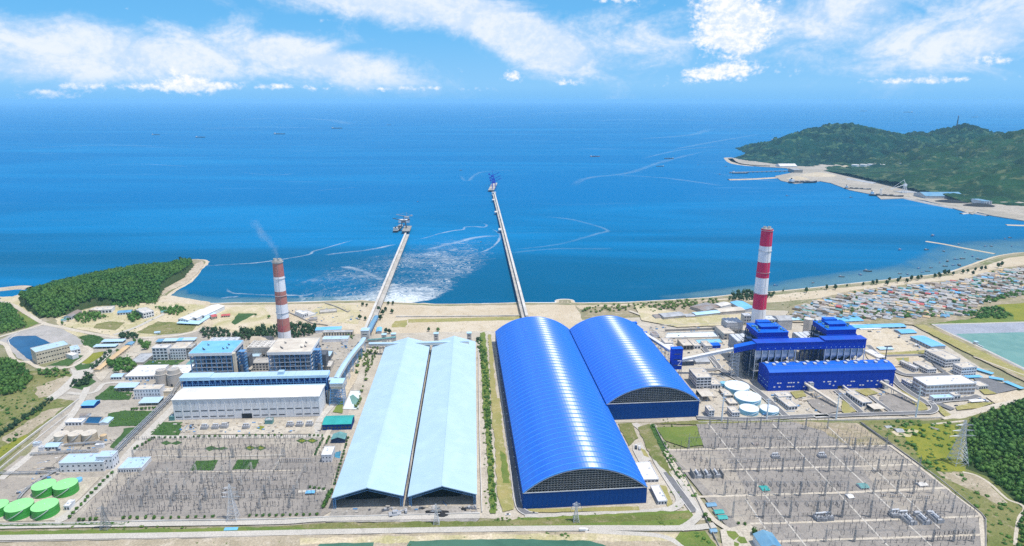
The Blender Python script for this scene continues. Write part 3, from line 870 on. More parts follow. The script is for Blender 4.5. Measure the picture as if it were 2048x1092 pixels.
zone('dirt',[(722,700),(735,695),(712,760),(690,800),(676,800),(698,745)],'sand',.6,4)
# shed surroundings
zone('coal_ground',C2((60,900),(90,820),(1140,800),(1160,900),(1140,920),(40,925)),'coal_yard',.6,7)
zone('grass_verge',C2((1185,-40),(1215,-40),(1232,250),(1262,450),(1280,860),(1240,860),(1220,450),(1200,200)),'grass',1.2,5)
zone('grass_verge',C1((1165,390),(1200,380),(1225,600),(1240,1000),(1200,1092),(1175,700)),'grass',1.2,6)
zone('grass_verge',C2((1245,20),(1310,20),(1330,300),(1380,560),(1410,830),(1330,850),(1290,700),(1270,300)),'grass_dry',1.2,6)
zone('grass_verge',C2((1310,400),(1350,430),(1385,640),(1330,640),(1320,520)),'grass',1.2,5)
zone('grass_verge',C1((1225,400),(1245,400),(1290,900),(1300,1092),(1260,1092),(1240,800)),'grass_dry',1.2,6)
road('road',[(996,668),(1000,735),(1013,830),(1026,930),(1036,1005),(1050,1026),(1075,1032)],7,'asphalt',kerb='concrete_light')
road('concrete_road',[(1050,1036),(1150,1032),(1290,1026),(1345,1018),(1360,1002),(1346,975),(1315,925),(1292,870),(1268,848)],9,'concrete_road')
road('road',D2((1280,560),(1370,690),(1490,850)),8,'asphalt',kerb='concrete_light')
zone('yard',D2((1040,360),(1100,340),(1170,470),(1110,500),(1080,480),(1040,400)),'concrete_road',.3,5)
zone('grass_verge',D2((930,205),(1030,200),(1080,310),(1010,370)),'scrub',1,5)
zone('grass_verge',D2((1075,235),(1160,205),(1300,520),(1330,600),(1240,520),(1160,430)),'scrub',1,5)
zone('grass_verge',D2((1090,380),(1130,400),(1160,455),(1120,440)),'grass_dry',.5,4)
zone('grass_verge',D2((1235,655),(1280,660),(1330,790),(1290,815)),'grass_dry',.5,4)
zone('grass_verge',D2((270,830),(1080,810),(1090,840),(300,855)),'grass_dry',.5,5)
zone('grass_field',E2((40,235),(380,222),(430,355),(260,380),(110,330)),'grass',.8,6)
zone('grass_verge',E2((0,215),(30,205),(130,400),(260,620),(350,760),(330,770),(180,560),(60,360)),'grass_dark',.8,5)
zone('grass_verge',E2((0,205),(380,180),(1000,178),(1300,180),(1300,205),(390,215)),'scrub',.8,6)
# foreground
zone('verge',[(-60,1066),(560,1056),(640,1050),(1000,1046),(1040,1038),(1380,1022),(1395,1040),(1370,1052),(1000,1060),(560,1068),(-60,1076)],'grass',1.2,7)
zone('verge',[(540,1055),(660,1048),(1000,1044),(1380,1028),(1385,1040),(1000,1055),(640,1060)],'scrub',1.2,7)
road('path',[(-60,1056),(300,1050),(560,1046),(660,1040),(960,1034)],7,'concrete_road')
zone('hedge_strip',[(-60,1053),(250,1049),(250,1051),(-60,1056)],'grass_dark',.5,4)
zone('dirt',[(-60,1090),(560,1074),(1000,1066),(1400,1066),(1480,1110),(-60,1140)],'dirt',1,8)
zone('dirt',[(600,1078),(1000,1070),(1370,1070),(1400,1085),(1000,1085),(600,1092)],'sand_grass',1.5,8)
road('concrete_road',[(-80,1079),(300,1073),(640,1066),(980,1060),(1200,1058),(1370,1058),(1430,1052)],8,'concrete_road')
road('concrete_road',[(1360,1060),(1385,1045),(1400,1025),(1388,1005),(1360,960)],8,'concrete_road')
road('concrete_road',[(1170,1064),(1240,1068),(1320,1074),(1360,1092),(1385,1120)],6,'concrete_road')
zone('canal',[(820,1084),(1000,1080),(1180,1084),(1230,1100),(1230,1140),(790,1140)],'canal_water',.8,6)
zone('canal',[(640,1090),(748,1087),(740,1140),(600,1140)],'canal_water',.8,6)
zone('grass_field',[(1360,1066),(1410,1064),(1445,1110),(1385,1110),(1350,1080)],'grass',1,6)
# right substation
zone('gravel_yard',[(1392,850),(1580,845),(1715,850),(1775,893),(1970,1035),(1972,1140),(1520,1140),(1335,903),(1408,897)],'gravel',.6,9)
zone('gravel_yard',[(1335,905),(1450,905),(1530,1060),(1510,1092),(1425,990)],'gravel_tan',.6,9)
zone('gravel_yard',[(1700,905),(1790,905),(1900,1000),(1790,1030)],'gravel_tan',1,9)
zone('scrubland',[(1580,845),(1715,848),(1775,893),(1700,895),(1640,862)],'scrub_sand',1.5,6)
road('road',[(1330,902),(1560,897),(1790,893)],3.4,'dirt_road',smooth=False)
road('road',[(1350,945),(1450,942),(1660,936),(1825,931)],3,'dirt_road',smooth=False)
road('road',[(1390,996),(1520,992),(1700,987),(1890,978)],3.6,'dirt_road',smooth=False)
road('road',[(1500,1050),(1680,1045),(1965,1035)],3,'dirt_road',smooth=False)
road('road',[(1540,1086),(1700,1081),(1965,1072)],3,'dirt_road',smooth=False)
for q in(((1416,848),(1500,955),(1630,1118)),((1545,850),(1650,960),(1790,1110)),((1660,905),(1760,1000),(1890,1120)),((1652,852),(1770,960),(1880,1060)),((1490,1000),(1535,1066))):
 road('path',q,1.7,'concrete_road',smooth=False)
road('road',[(1332,905),(1350,935),(1395,1000),(1425,1040),(1480,1075)],6,'dirt_road')
road('road',[(1780,893),(1850,945),(1960,1030),(1968,1110)],4,'dirt_road',smooth=False)
zone('garden',[(1440,1062),(1500,1050),(1530,1092),(1500,1130),(1450,1130)],'yard_pale',.5,5)
for q in(((555,990),(620,995),(650,1030),(610,1060),(570,1030)),((650,1030),(690,1040),(710,1080),(660,1085),(630,1060)),((610,1070),(650,1085),(640,1110),(610,1100))):
 zone('garden_bed',E2(*q),'grass',.3,3)
 # right plant roads and yards
zone('yard',[(1600,650),(1760,645),(1830,700),(1850,735),(1745,735),(1720,690)],'sand',1,8)
zone('lawn',E1((1020,820),(1110,812),(1140,850),(1060,870)),'grass_dry',.5,4)
zone('lawn',E1((1400,880),(1490,930),(1510,960),(1420,985),(1390,960)),'grass_dry',.5,4)
zone('lawn',F1((290,810),(400,795),(470,830),(380,850)),'grass_dry',.5,4)
zone('gravel_yard',E1((1140,880),(1300,860),(1400,960),(1260,985),(1180,930)),'gravel',.5,5)
zone('gravel_yard',F1((480,850),(620,830),(760,930),(720,985),(590,965),(480,900)),'gravel',.5,5)
zone('lawn',F1((590,575),(690,570),(690,600),(620,605)),'grass_dry',.4,4)
zone('lawn',F1((860,915),(900,910),(1010,1000),(960,1010)),'grass_dry',.4,4)
zone('lawn',F1((600,790),(800,900),(830,950),(760,960),(690,860)),'grass_dry',.4,4)
zone('lawn',F1((470,540),(830,515),(830,540),(520,550)),'grass_dry',.4,4)
zone('car_park',F1((1160,720),(1260,720),(1480,800),(1330,835),(1200,780)),'asphalt')
zone('lawn',F1((1200,805),(1260,800),(1330,835),(1240,840)),'grass_dry',.4,4)
zone('lawn',F1((1030,930),(1150,900),(1310,900),(1200,940),(1040,955)),'grass_dry',.4,4)
road('road',E1((420,560),(480,610),(500,650),(420,660),(330,655)),7,'asphalt',kerb='concrete_light')
road('road',E1((390,500),(450,570),(510,650),(640,730),(760,800),(880,900),(990,1000)),9,'asphalt',kerb='concrete_light')
road('road',E1((340,1010),(700,1020),(1000,1005),(1300,990))+F1((0,1000),(380,985),(720,975),(840,970),(880,940),(840,890)),8,'asphalt',kerb='concrete_light')
road('road',F1((390,480),(480,570),(530,620),(640,690),(760,700),(960,695)),9,'asphalt',kerb='concrete_light')
road('road',F1((540,640),(600,750),(700,830),(800,890),(850,920)),9,'asphalt',kerb='concrete_light')
road('road',F1((160,810),(240,880),(340,970)),8,'asphalt',kerb='concrete_light')
road('road',F1((410,850),(470,900),(560,965)),6,'asphalt',kerb='concrete_light')
road('road',F1((520,560),(700,555),(830,560),(900,640),(980,700)),7,'asphalt')
road('road',F1((840,900),(980,880),(1120,870),(1200,850)),9,'asphalt',kerb='concrete_light')
road('road',F1((900,905),(1010,950)),10,'asphalt')
zone('yard',F1((1250,860),(1340,835),(1600,800),(1600,900),(1330,915)),'sand',.6,6)
road('dirt_road',F1((960,1030),(1150,980),(1400,915),(1600,880)),14,'dirt_road')
road('road',E1((-150,230),(100,300),(560,310)),7,'dirt_road')
zone('dirt',E1((-120,180),(300,260),(760,260),(700,330),(200,350),(-60,300)),'sand_grass',1,8)
# right: banks, ponds, fields, forest edge
zone('grass_field',F1((580,290),(850,250),(1140,290),(1540,220),(1540,320),(860,330),(700,325)),'grass',1.5,8)
zone('bank',F1((700,325),(830,325),(1540,640),(1540,750),(1160,560)),'scrub_sand',1.2,8)
zone('bank',F1((720,330),(800,330),(1540,680),(1540,720),(1100,530)),'grass_dry',1.2,8)
road('concrete_road',F1((1160,565),(1320,625),(1540,705)),3,'dirt_road')
zone('pond_liner',F1((870,330),(1620,310),(1620,700),(1540,670)),'liner_grey')
zone('pond',F1((1030,400),(1620,385),(1620,690),(1540,655),(1280,530)),'pond_green')
road('concrete_road',F1((855,330),(1200,322),(1620,310)),4,'concrete_road',smooth=False)
road('concrete_road',F1((862,332),(1030,415),(1280,530),(1560,668)),4,'concrete_road',smooth=False)
zone('grass_field',F1((1265,185),(1330,150),(1440,125),(1640,110),(1640,300),(1460,300),(1440,250)),'grass_bright',2,8)
zone('grass_field',F2((330,190),(640,180),(800,190),(1100,170),(1540,40),(1640,1150),(1260,1150),(1250,890),(1100,780),(560,350)),'scrub',1,8)
zone('forest_floor',F2((1130,190),(1330,110),(1640,30),(1640,900),(1500,820),(1370,700),(1260,600),(1100,540),(1090,430)),'forest_floor',2,8)
zone('grass_field',F2((600,240),(820,210),(1050,220),(1000,420),(1100,560),(900,560),(780,480)),'grass_bright',2,8)
zone('dirt',F2((890,560),(1080,570),(1200,600),(1280,660),(1410,790),(1330,800),(1100,680),(930,600)),'dirt',2,6)
road('path',F2((1080,565),(1180,590),(1280,650),(1400,760),(1500,800),(1530,840),(1490,900),(1470,1000),(1460,1100)),3,'dirt_road')
road('path',F2((860,215),(960,205),(1100,190)),3.5,'dirt_road')
zone('dirt',F2((560,270),(700,250),(760,260),(700,310),(600,300)),'sand_grass',1,5)
zone('village_ground',[(1560,645),(1590,612),(1700,583),(1850,566),(1930,560),(1990,540),(2150,515),(2150,600),(1990,612),(1940,640),(1830,652)],'scrub_sand',2,9)
# ------------------------------------------------------------------ builders for the large structures
def base2(p0,p1,yt,yr,yaw=None,z0=0.0):
 A=P(*p0,z0)
 if isinstance(p1,(tuple,list)):
  B=P(*p1,z0)
  yaw=math.atan2(B.y-A.y,B.x-A.x)
  W=(B-A).length
  U,V=axes(yaw)
  h=max(1.5,zat(A.y,yt)-z0)
  # depth: where the roof's back edge, from the front-left corner, meets pixel row yr
  k=(546.0-yr)/FPX
  q=z0+h-CAM_H
  Yb=q*(cp+k*sp)/(k*cp-sp)
  D=max(2.0,(Yb-A.y)/max(.2,V.y))
  return A,W,D,h,yaw
 A,W,D,h=fit(p0[0],p1,p0[1],yt,yr,yaw,z0)
 return A,W,D,h,yaw
def window_run(T,W,D,h,floors,bays,mat='glass_dark',sides='f',z0=.0,frac=.62,hfrac=.5):
 """windows in rows on the front (f), left (l) and right (r) faces, each a part"""
 fh=(h-z0)/floors
 for s in sides:
  L=W if s=='f' else D
  n=bays if s=='f' else max(2,int(round(bays*D/max(W,1))))
  n=min(n,16)
  bw=L/n
  me=MB().box(-bw*frac/2,bw*frac/2,-.12,.06,0,fh*hfrac).mesh('window',mat)
  for f in range(floors):
   for i in range(n):
    o=put(me,'window',T)
    z=z0+f*fh+fh*.28
    u=(i+.5)*bw
    if s=='f':
     o.location=(u,0,z)
    elif s=='l':
     o.location=(0,u,z);o.rotation_euler=(0,0,-math.pi/2)
    else:
     o.location=(W,u,z);o.rotation_euler=(0,0,math.pi/2)
def bld(name,label,cat,p0,p1,yt,yr,wall='white_wall',roof='white_roof',kind='flat',floors=0,bays=6,yaw=YL,sides='f',group=None,rise=None,win='glass_dark',over=.5,open_front=False,frac=.62,hfrac=.5,hmin=None):
 A,W,D,h,yaw=base2(p0,p1,yt,yr,yaw)
 if hmin:
  h=max(h,hmin)
 T=thing(name,label,cat,A,yaw,group)
 if open_front:
  m=MB()
  n=max(2,int(W/7)+1)
  for i in range(n):
   x=.3+(W-.6)*i/(n-1)
   for y in(.3,D-.3):
    m.box(x-.2,x+.2,y-.2,y+.2,0,h-.02)
  m.build('columns','steel_grey',T)
  if open_front=='back':
   MB().box(0,W,D-.25,D,0,h-.05).build('wall',wall,T)
 else:
  MB().box(0,W,0,D,0,h-.02).build('wall',wall,T)
 r=MB()
 o_=over
 if kind=='flat':
  r.box(-o_*.4,W+o_*.4,-o_*.4,D+o_*.4,h,h+.25)
  r.build('roof',roof,T)
  if not open_front:
   p=MB();e=.35
   for(x0,x1,y0,y1)in((-.22,W+.22,-.22,.18),(-.22,W+.22,D-.18,D+.22),(-.22,.18,.181,D-.181),(W-.18,W+.22,.181,D-.181)):
    p.box(x0,x1,y0,y1,h+.252,h+1.0)
   p.build('parapet',wall,T)
   k=MB()
   rr=random.Random(int(A.x*7+A.y))
   for i in range(2 if W*D<900 else 5):
    x,y=rr.uniform(.15,.8)*W,rr.uniform(.2,.75)*D
    k.box(x,x+rr.uniform(1.2,2.6),y,y+rr.uniform(1.2,2.2),h+.252,h+rr.uniform(1.0,2.0))
   k.build('roof_unit','steel_light',T)
 elif kind=='mono':
  z1=h+(rise or D*.1)
  r.quad((-o_,-o_,h),(W+o_,-o_,h),(W+o_,D+o_,z1),(-o_,D+o_,z1))
  r.quad((-o_,-o_,h-.3),(-o_,D+o_,z1-.3),(W+o_,D+o_,z1-.3),(W+o_,-o_,h-.3))
  for a,b,za,zb in(((-o_,-o_),(W+o_,-o_),h,h),((W+o_,-o_),(W+o_,D+o_),h,z1),((W+o_,D+o_),(-o_,D+o_),z1,z1),((-o_,D+o_),(-o_,-o_),z1,h)):
   r.quad((*a,za-.3),(*b,zb-.3),(*b,zb),(*a,za))
  r.build('roof',roof,T)
  if not open_front:
   g=MB();g.quad((0,0,h-.05),(0,D,z1-.32),(0,D,h-.05));g.quad((W,0,h-.05),(W,D,h-.05),(W,D,z1-.32));g.quad((0,D,h-.05),(0,D,z1-.32),(W,D,z1-.32),(W,D,h-.05))
   g.build('gable',wall,T)
 else:
  along_u=kind in('gable','vault')
  rs=rise if rise else(D if along_u else W)*.14
  n=2 if kind.startswith('gable')else 10
  span=D if along_u else W
  Ln=W if along_u else D
  prof=[]
  for i in range(n+1):
   s=i/n
   zz=h+(rs*(1-abs(2*s-1))if n==2 else rs*math.sin(math.pi*s))
   prof.append((-o_+s*(span+2*o_),zz))
  def pt(s,l,z):
   return(l,s,z)if along_u else(s,l,z)
  for th,flip in((0,False),(-.3,True)):
   for(s0,z0_),(s1,z1_)in zip(prof[:-1],prof[1:]):
    q=[pt(s0,-o_,z0_+th),pt(s0,Ln+o_,z0_+th),pt(s1,Ln+o_,z1_+th),pt(s1,-o_,z1_+th)]
    if flip!=along_u:
     q.reverse()
    r.quad(*q)
  for l in(-o_,Ln+o_):
   for(s0,z0_),(s1,z1_)in zip(prof[:-1],prof[1:]):
    r.quad(pt(s0,l,z0_-.3),pt(s1,l,z1_-.3),pt(s1,l,z1_),pt(s0,l,z0_))
  for(s0,z0_)in(prof[0],prof[-1]):
   r.quad(pt(s0,-o_,z0_-.3),pt(s0,Ln+o_,z0_-.3),pt(s0,Ln+o_,z0_),pt(s0,-o_,z0_))
  r.build('roof',roof,T)
  if not open_front:
   g=MB()
   for l in(.02,Ln-.02):
    g.quad(*([pt(0,l,h-.03)]+[pt(max(0,min(span,s)),l,z-.31)for s,z in prof]+[pt(span,l,h-.03)]))
   g.build('gable',wall,T)
 if floors:
  window_run(T,W,D,h,floors,bays,win,sides,frac=frac,hfrac=hfrac)
 return T
def tank(name,label,p,rpx,yt,wall,top,group=None,cone=.06,rings=True,n=40,cat='tank'):
 """upright round tank: base centre pixel, radius in pixels, pixel row of the roof centre"""
 A=P(*p)
 r=(P(p[0]+rpx,p[1])-A).length
 h=max(2.0,zat(A.y,yt))
 T=thing(name,label,cat,A,0,group)
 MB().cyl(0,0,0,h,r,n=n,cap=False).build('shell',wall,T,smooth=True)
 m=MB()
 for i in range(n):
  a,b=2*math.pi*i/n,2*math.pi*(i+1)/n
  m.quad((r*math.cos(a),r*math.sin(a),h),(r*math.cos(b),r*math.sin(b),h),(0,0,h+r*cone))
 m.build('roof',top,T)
 if rings:
  k=MB()
  for z in(h-.35,h*.66,h*.33):
   k.cyl(0,0,z,z+.3,r+.12,n=n,cap=False)
  k.build('hoop',wall,T)
  s=MB();N=14
  for i in range(N):
   a0=-2.2+1.5*i/N;a1=-2.2+1.5*(i+1)/N
   s.bar(((r+.5)*math.cos(a0),(r+.5)*math.sin(a0),h*i/N),((r+.5)*math.cos(a1),(r+.5)*math.sin(a1),h*(i+1)/N),.35)
  s.build('stair','steel_light',T)
  v=MB().cyl(0,0,h+r*cone-.1,h+r*cone+.8,.5,n=8);v.cyl(r*.6,-r*.3,h,h+1.0,.4,n=8);v.build('vent','steel_light',T)
 return T
def lattice(m,a,b,w0,w1,n,r=.12):
 """a four-legged lattice mast from a to b that narrows from w0 to w1"""
 a,b=Vector(a),Vector(b)
 prev=None
 for i in range(n+1):
  s=i/n
  c=a.lerp(b,s);w_=(w0+(w1-w0)*s)/2
  ring=[c+Vector((x*w_,y*w_,0))for x,y in((-1,-1),(1,-1),(1,1),(-1,1))]
  if prev:
   for j in range(4):
    m.bar(prev[j],ring[j],r)
    m.bar(prev[j],ring[(j+1)%4],r*.7,3)
    if i<n:
     m.bar(ring[j],ring[(j+1)%4],r*.7,3)
  prev=ring
def gallery(name,label,pts,w,h,roof,wall,legs='steel_grey',group=None,lattice_legs=True,leg_step=26,vault=True,cat='conveyor',leg_last=True,ground=0.0):
 """covered conveyor gallery along points given as (px, py, height)"""
 W_=[P(x,y,z)for x,y,z in pts]
 o=Vector((W_[0].x,W_[0].y,0))
 T=thing(name,label,cat,o)
 q=[v-o for v in W_]
 body,top=MB(),MB()
 prof=[(-w/2-.2,0),(-w/2-.1,h*.18),(-w/4,h*.36),(0,h*.42),(w/4,h*.36),(w/2+.1,h*.18),(w/2+.2,0)]if vault else[(-w/2-.2,0),(0,.25),(w/2+.2,0)]
 sides=[]
 for i,v in enumerate(q):
  d=q[min(i+1,len(q)-1)]-q[max(i-1,0)];d.z=0;d.normalize()
  sides.append(Vector((-d.y,d.x,0)))
 for i in range(len(q)-1):
  a,b,sa,sb=q[i],q[i+1],sides[i],sides[i+1]
  f=lambda c,s,u,z:tuple(c+s*u+Vector((0,0,z)))
  for s in(1,-1):
   body.quad(f(a,sa,s*w/2,-h),f(b,sb,s*w/2,-h),f(b,sb,s*w/2,0),f(a,sa,s*w/2,0))
  body.quad(f(a,sa,w/2,-h),f(a,sa,-w/2,-h),f(b,sb,-w/2,-h),f(b,sb,w/2,-h))
  for(u0,z0),(u1,z1)in zip(prof[:-1],prof[1:]):
   top.quad(f(a,sa,u0,z0),f(a,sa,u1,z1),f(b,sb,u1,z1),f(b,sb,u0,z0))
 for c,s in((q[0],sides[0]),(q[-1],sides[-1])):
  body.quad(tuple(c+s*w/2+Vector((0,0,-h))),tuple(c-s*w/2+Vector((0,0,-h))),tuple(c-s*w/2),tuple(c+s*w/2))
 body.build('wall',wall,T);top.build('roof',roof,T)
 if legs:
  L=sum((b-a).length for a,b in zip(q[:-1],q[1:]))
  n=max(1,int(L/leg_step))
  for i in range(n+1):
   t_=(i+.5)/(n+1)*L
   for a,b in zip(q[:-1],q[1:]):
    l=(b-a).length
    if t_<=l:
     break
    t_-=l
   c=a.lerp(b,min(1,t_/l))
   top_z=c.z-h
   if top_z<ground+1.5:
    continue
   m=MB()
   if lattice_legs and top_z>9:
    lattice(m,(c.x,c.y,ground),(c.x,c.y,top_z),w*1.1,w*.9,max(2,int(top_z/5)),.22)
   else:
    d=(b-a);d.z=0;d.normalize();s=Vector((-d.y,d.x,0))*w*.42
    for k in(s,-s):
     m.bar((c.x+k.x*1.3,c.y+k.y*1.3,ground),(c.x+k.x,c.y+k.y,top_z),.3)
    m.bar((c.x+s.x,c.y+s.y,top_z*.6),(c.x-s.x,c.y-s.y,top_z*.6),.2)
   m.build('trestle',legs,T)
 return T
 # ------------------------------------------------------------------ the two pale-blue coal sheds
def pale_shed(label,p0,xr,y_eave,y_ridge_front,y_ridge_far,piles):
 U,V=axes(YL)
 A,W,_,_=fit(p0[0],xr,p0[1],p0[1]-20,p0[1]-60,YL)
 he=zat(A.y,y_eave)
 mid=A+U*W/2
 hr=zat(mid.y,y_ridge_front)
 k=(546.0-y_ridge_far)/FPX;q=hr-CAM_H
 L=(q*(cp+k*sp)/(k*cp-sp)-mid.y)/V.y
 T=thing('coal_shed',label,'coal shed',A,YL)
 h2=W/2
 n=12
 for s in(0,1):
  x0,z0,x1,z1=(-1.2,he-.4,h2,hr)if s==0 else(h2,hr,W+1.2,he-.4)
  m=MB()
  for i in range(n):
   y0,y1=-2+(L+3)*i/n+(.04 if i else 0),-2+(L+3)*(i+1)/n
   m.quad((x0,y0,z0),(x1,y0,z1),(x1,y1,z1),(x0,y1,z0))
  m.quad((x0,-2,z0-.7),(x1,-2,z1-.7),(x1,-2,z1),(x0,-2,z0))
  m.quad((x0,-2,z0-.7),(x0,L+1,z0-.7),(x1,L+1,z1-.7),(x1,-2,z1-.7))
  m.quad((x0,L+1,z0-.7),(x1,L+1,z1-.7),(x1,L+1,z1),(x0,L+1,z0))
  xe=x0 if s==0 else x1;ze=z0 if s==0 else z1
  m.quad((xe,-2,ze-.7),(xe,L+1,ze-.7),(xe,L+1,ze),(xe,-2,ze))
  m.build('roof_slope','roof_pale_blue',T)
 MB().beam((h2,-2,hr+.25),(h2,L+1,hr+.25),1.6,.2).build('ridge_cap','roof_pale_blue',T)
 for x,nm in((0,0),(W,1)):
  MB().box(x-.15,x+.15,0,L,3.5,he-1.2).build('side_wall','blue_dark',T)
  MB().box(x-.4,x+.4,0,L,0,3.4).build('plinth','concrete',T)
 g=MB();g.quad((0,L,0),(0,L,he-1),(h2,L,hr-.8),(W,L,he-1),(W,L,0));g.build('end_wall','navy',T)  # end wall, like the side walls, coloured dark for interior shade
 # portal frame round the open end: columns, the two raked chords and their webs
 for x in(1.2,W-1.2):
  m=MB();lattice(m,(x,-.6,0),(x,-.6,he-1.5),2.2,2.2,5,.16);m.build('portal_column','steel_blue',T)
 for sgn,xa,xb in((1,.6,h2),(-1,W-.6,h2)):
  m=MB();N=14
  for i in range(N):
   s0,s1=i/N,(i+1)/N
   a=Vector((xa+(xb-xa)*s0,-1.2,he-1.5+(hr-he)*s0));b=Vector((xa+(xb-xa)*s1,-1.2,he-1.5+(hr-he)*s1))
   dz=Vector((0,0,-2.2))
   m.bar(a,b,.22);m.bar(a+dz,b+dz,.22);m.bar(a,b+dz,.12,3);m.bar(b,b+dz,.12,3)
  m.build('portal_rafter','steel_blue',T)
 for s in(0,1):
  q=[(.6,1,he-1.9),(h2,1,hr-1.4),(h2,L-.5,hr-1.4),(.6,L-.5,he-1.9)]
  m=MB();m.quad(*[((x if s==0 else W-x),y,z)for x,y,z in q]);m.build('shade_lining','navy',T)  # navy sheet added under the roof to darken the shed interior
  # inner frames
 m=MB()
 for j in range(1,5):
  y=j*12
  for x in(1.2,W-1.2):
   m.box(x-.35,x+.35,y-.2,y+.2,0,he-1.6)
  m.bar((1.2,y,he-1.8),(h2,y,hr-1.2),.3);m.bar((W-1.2,y,he-1.8),(h2,y,hr-1.2),.3)
 m.build('inner_frame','steel_dark',T)
 MB().box(.5,W-.5,-.5,L,.1,.16).build('floor','coal',T)
 # coal lying inside
 for(u,y,ww,dd,hh)in piles:
  m=MB();N=9
  rr=random.Random(int(u*9))
  gx=[[Vector((u*W+(i/N-.5)*ww,y+(j/N-.5)*dd,.16+hh*max(0,1-2*abs(i/N-.5))**.8*max(0,1-2*abs(j/N-.5))**.6*rr.uniform(.85,1.1)))for i in range(N+1)]for j in range(N+1)]
  for j in range(N):
   for i in range(N):
    m.quad(gx[j][i],gx[j][i+1],gx[j+1][i+1],gx[j+1][i])
  o=m.build('coal_heap','coal',None,A,YL)
  tag(o,'black coal heap lying inside the pale blue shed '+('beside the switchyard' if 'switchyard' in label else 'nearer to the blue vaults'),'coal heap')
 return T
pale_shed('long pale blue gabled coal shed with open end, on the switchyard side of the pair',(668,1018),806,993,973,675,((.45,60,45,90,9),))
pale_shed('long pale blue gabled coal shed with open end, nearer to the bright blue vaults',(819,1013.5),952,990,969.5,672,((.5,70,45,110,9),))
# ------------------------------------------------------------------ the two blue vaulted coal stores
def arch_store(label,p0,xr,y_spring,apex_px,y_far,nrib):
 U,V=axes(YR)
 A,W,_,_=fit(p0[0],xr,p0[1],p0[1]-20,p0[1]-60,YR)
 hs=zat(A.y,y_spring)
 mid=A+U*W/2
 ha=zat(mid.y,apex_px[1])
 k=(546.0-y_far)/FPX;q=ha-CAM_H
 L=(q*(cp+k*sp)/(k*cp-sp)-mid.y)/V.y
 T=thing('vaulted_coal_store',label,'coal store',A,YR)
 c=W/2
 rise=ha-hs
 Rad=(c*c+rise*rise)/(2*rise)
 half=math.asin(min(1,c/Rad))
 def prof(t,up=0.0):
  a=-half+2*half*t
  return c+(Rad+up)*math.sin(a),hs-(Rad-rise)+(Rad+up)*math.cos(a)
 NA=44
 pitch=L/nrib
 pm=MB()
 ys=[0,.12,.38,.68,.88,.96,1.0]
 zs=[0.0,.2,.5,.56,.36,.12,0.0]
 for j in range(len(ys)-1):
  for i in range(NA):
   q4=[]
   for(jj,ii)in((j,i),(j,i+1),(j+1,i+1),(j+1,i)):
    x,z=prof(ii/NA,zs[jj]*1.25);q4.append((x,ys[jj]*pitch,z))
   pm.quad(*q4)
 pme=pm.mesh('roof_panel','blue_panel')
 pme.polygons.foreach_set('use_smooth',[True]*len(pme.polygons))
 for i in range(nrib):
  put(pme,'roof_panel',T,(0,i*pitch,0))
 sm_=MB()
 for i in range(NA):
  a,b=prof(i/NA,.02),prof((i+1)/NA,.02)
  a2,b2=prof(i/NA,.75),prof((i+1)/NA,.75)
  sm_.quad((a[0],-.6,a[1]),(b[0],-.6,b[1]),(b2[0],-.45,b2[1]),(a2[0],-.45,a2[1]))
  sm_.quad((a2[0],-.45,a2[1]),(b2[0],-.45,b2[1]),(b2[0],.45,b2[1]),(a2[0],.45,a2[1]))
  sm_.quad((a2[0],.45,a2[1]),(b2[0],.45,b2[1]),(b[0],.6,b[1]),(a[0],.6,a[1]))
 sme=sm_.mesh('roof_seam','blue_seam')
 for i in range(nrib+1):
  put(sme,'roof_seam',T,(0,i*pitch,0))
  # soffit
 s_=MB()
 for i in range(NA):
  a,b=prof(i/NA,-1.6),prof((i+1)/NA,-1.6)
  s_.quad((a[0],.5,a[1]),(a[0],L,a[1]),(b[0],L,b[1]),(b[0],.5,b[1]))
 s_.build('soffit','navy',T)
 # side walls and back wall
 for x in(0,W):
  MB().box(x-.2,x+.2,0,L,0,hs+.2).build('side_wall','blue_dark',T)
 bw=MB();bw.quad(*([(0,L-.3,0)]+[(prof(i/NA)[0],L-.3,prof(i/NA)[1])for i in range(NA+1)]+[(W,L-.3,0)]));bw.build('end_wall','blue_dark',T)
 # front: solid panels below, space frame above, dark sheet behind as painted hall shade
 n=26
 fme=MB().box(.05,W/n-.05,-.2,.1,.6,hs-.4).mesh('front_panel','blue_dark')
 for i in range(n):
  put(fme,'front_panel',T,(i*W/n,0,0))
 MB().box(-.3,W+.3,-.5,.3,hs-.4,hs+.3).build('sill_beam','steel_light',T)
 MB().box(0,W,-.4,.4,0,.58).build('plinth','concrete_dark',T)
 back=MB();back.quad(*([(.5,3.4,hs)]+[(prof(i/NA,-1.2)[0],3.4,prof(i/NA,-1.2)[1])for i in range(NA+1)]+[(W-.5,3.4,hs)]));back.build('hall_shade_sheet','opening',T)
 fr=MB()
 step=W/40
 cols_={}
 rows=int(rise/(step*.8))+1
 def inside(x,z):
  if abs(x-c)>c:
   return False
  return z<=hs-(Rad-rise)+math.sqrt(max(0,Rad*Rad-(x-c)**2))-.8
 for r_ in range(rows):
  z=hs+.6+r_*step*.8
  for i in range(41):
   x=i*step
   if not inside(x,z):
    continue
   f0=(x,-.1,z)
   if inside(x+step,z):
    fr.bar(f0,(x+step,-.1,z),.13,3)
   zn=z+step*.8
   xm=x+step/2
   if inside(xm,z+.4):
    bpt=(xm,2.4,z+step*.4)
    fr.bar(f0,bpt,.07,3)
    if inside(x+step,z):
     fr.bar((x+step,-.1,z),bpt,.07,3)
   if inside(x,zn):
    fr.bar(f0,(x,-.1,zn),.07,3)
 fr.build('space_frame','steel_grey',T)['kind']='stuff'
 rim=MB()
 for i in range(NA):
  a,b=prof(i/NA,-1.0),prof((i+1)/NA,-1.0)
  rim.bar((a[0],-.25,a[1]),(b[0],-.25,b[1]),.28)
 rim.build('rim_chord','steel_light',T)
 rm=MB()
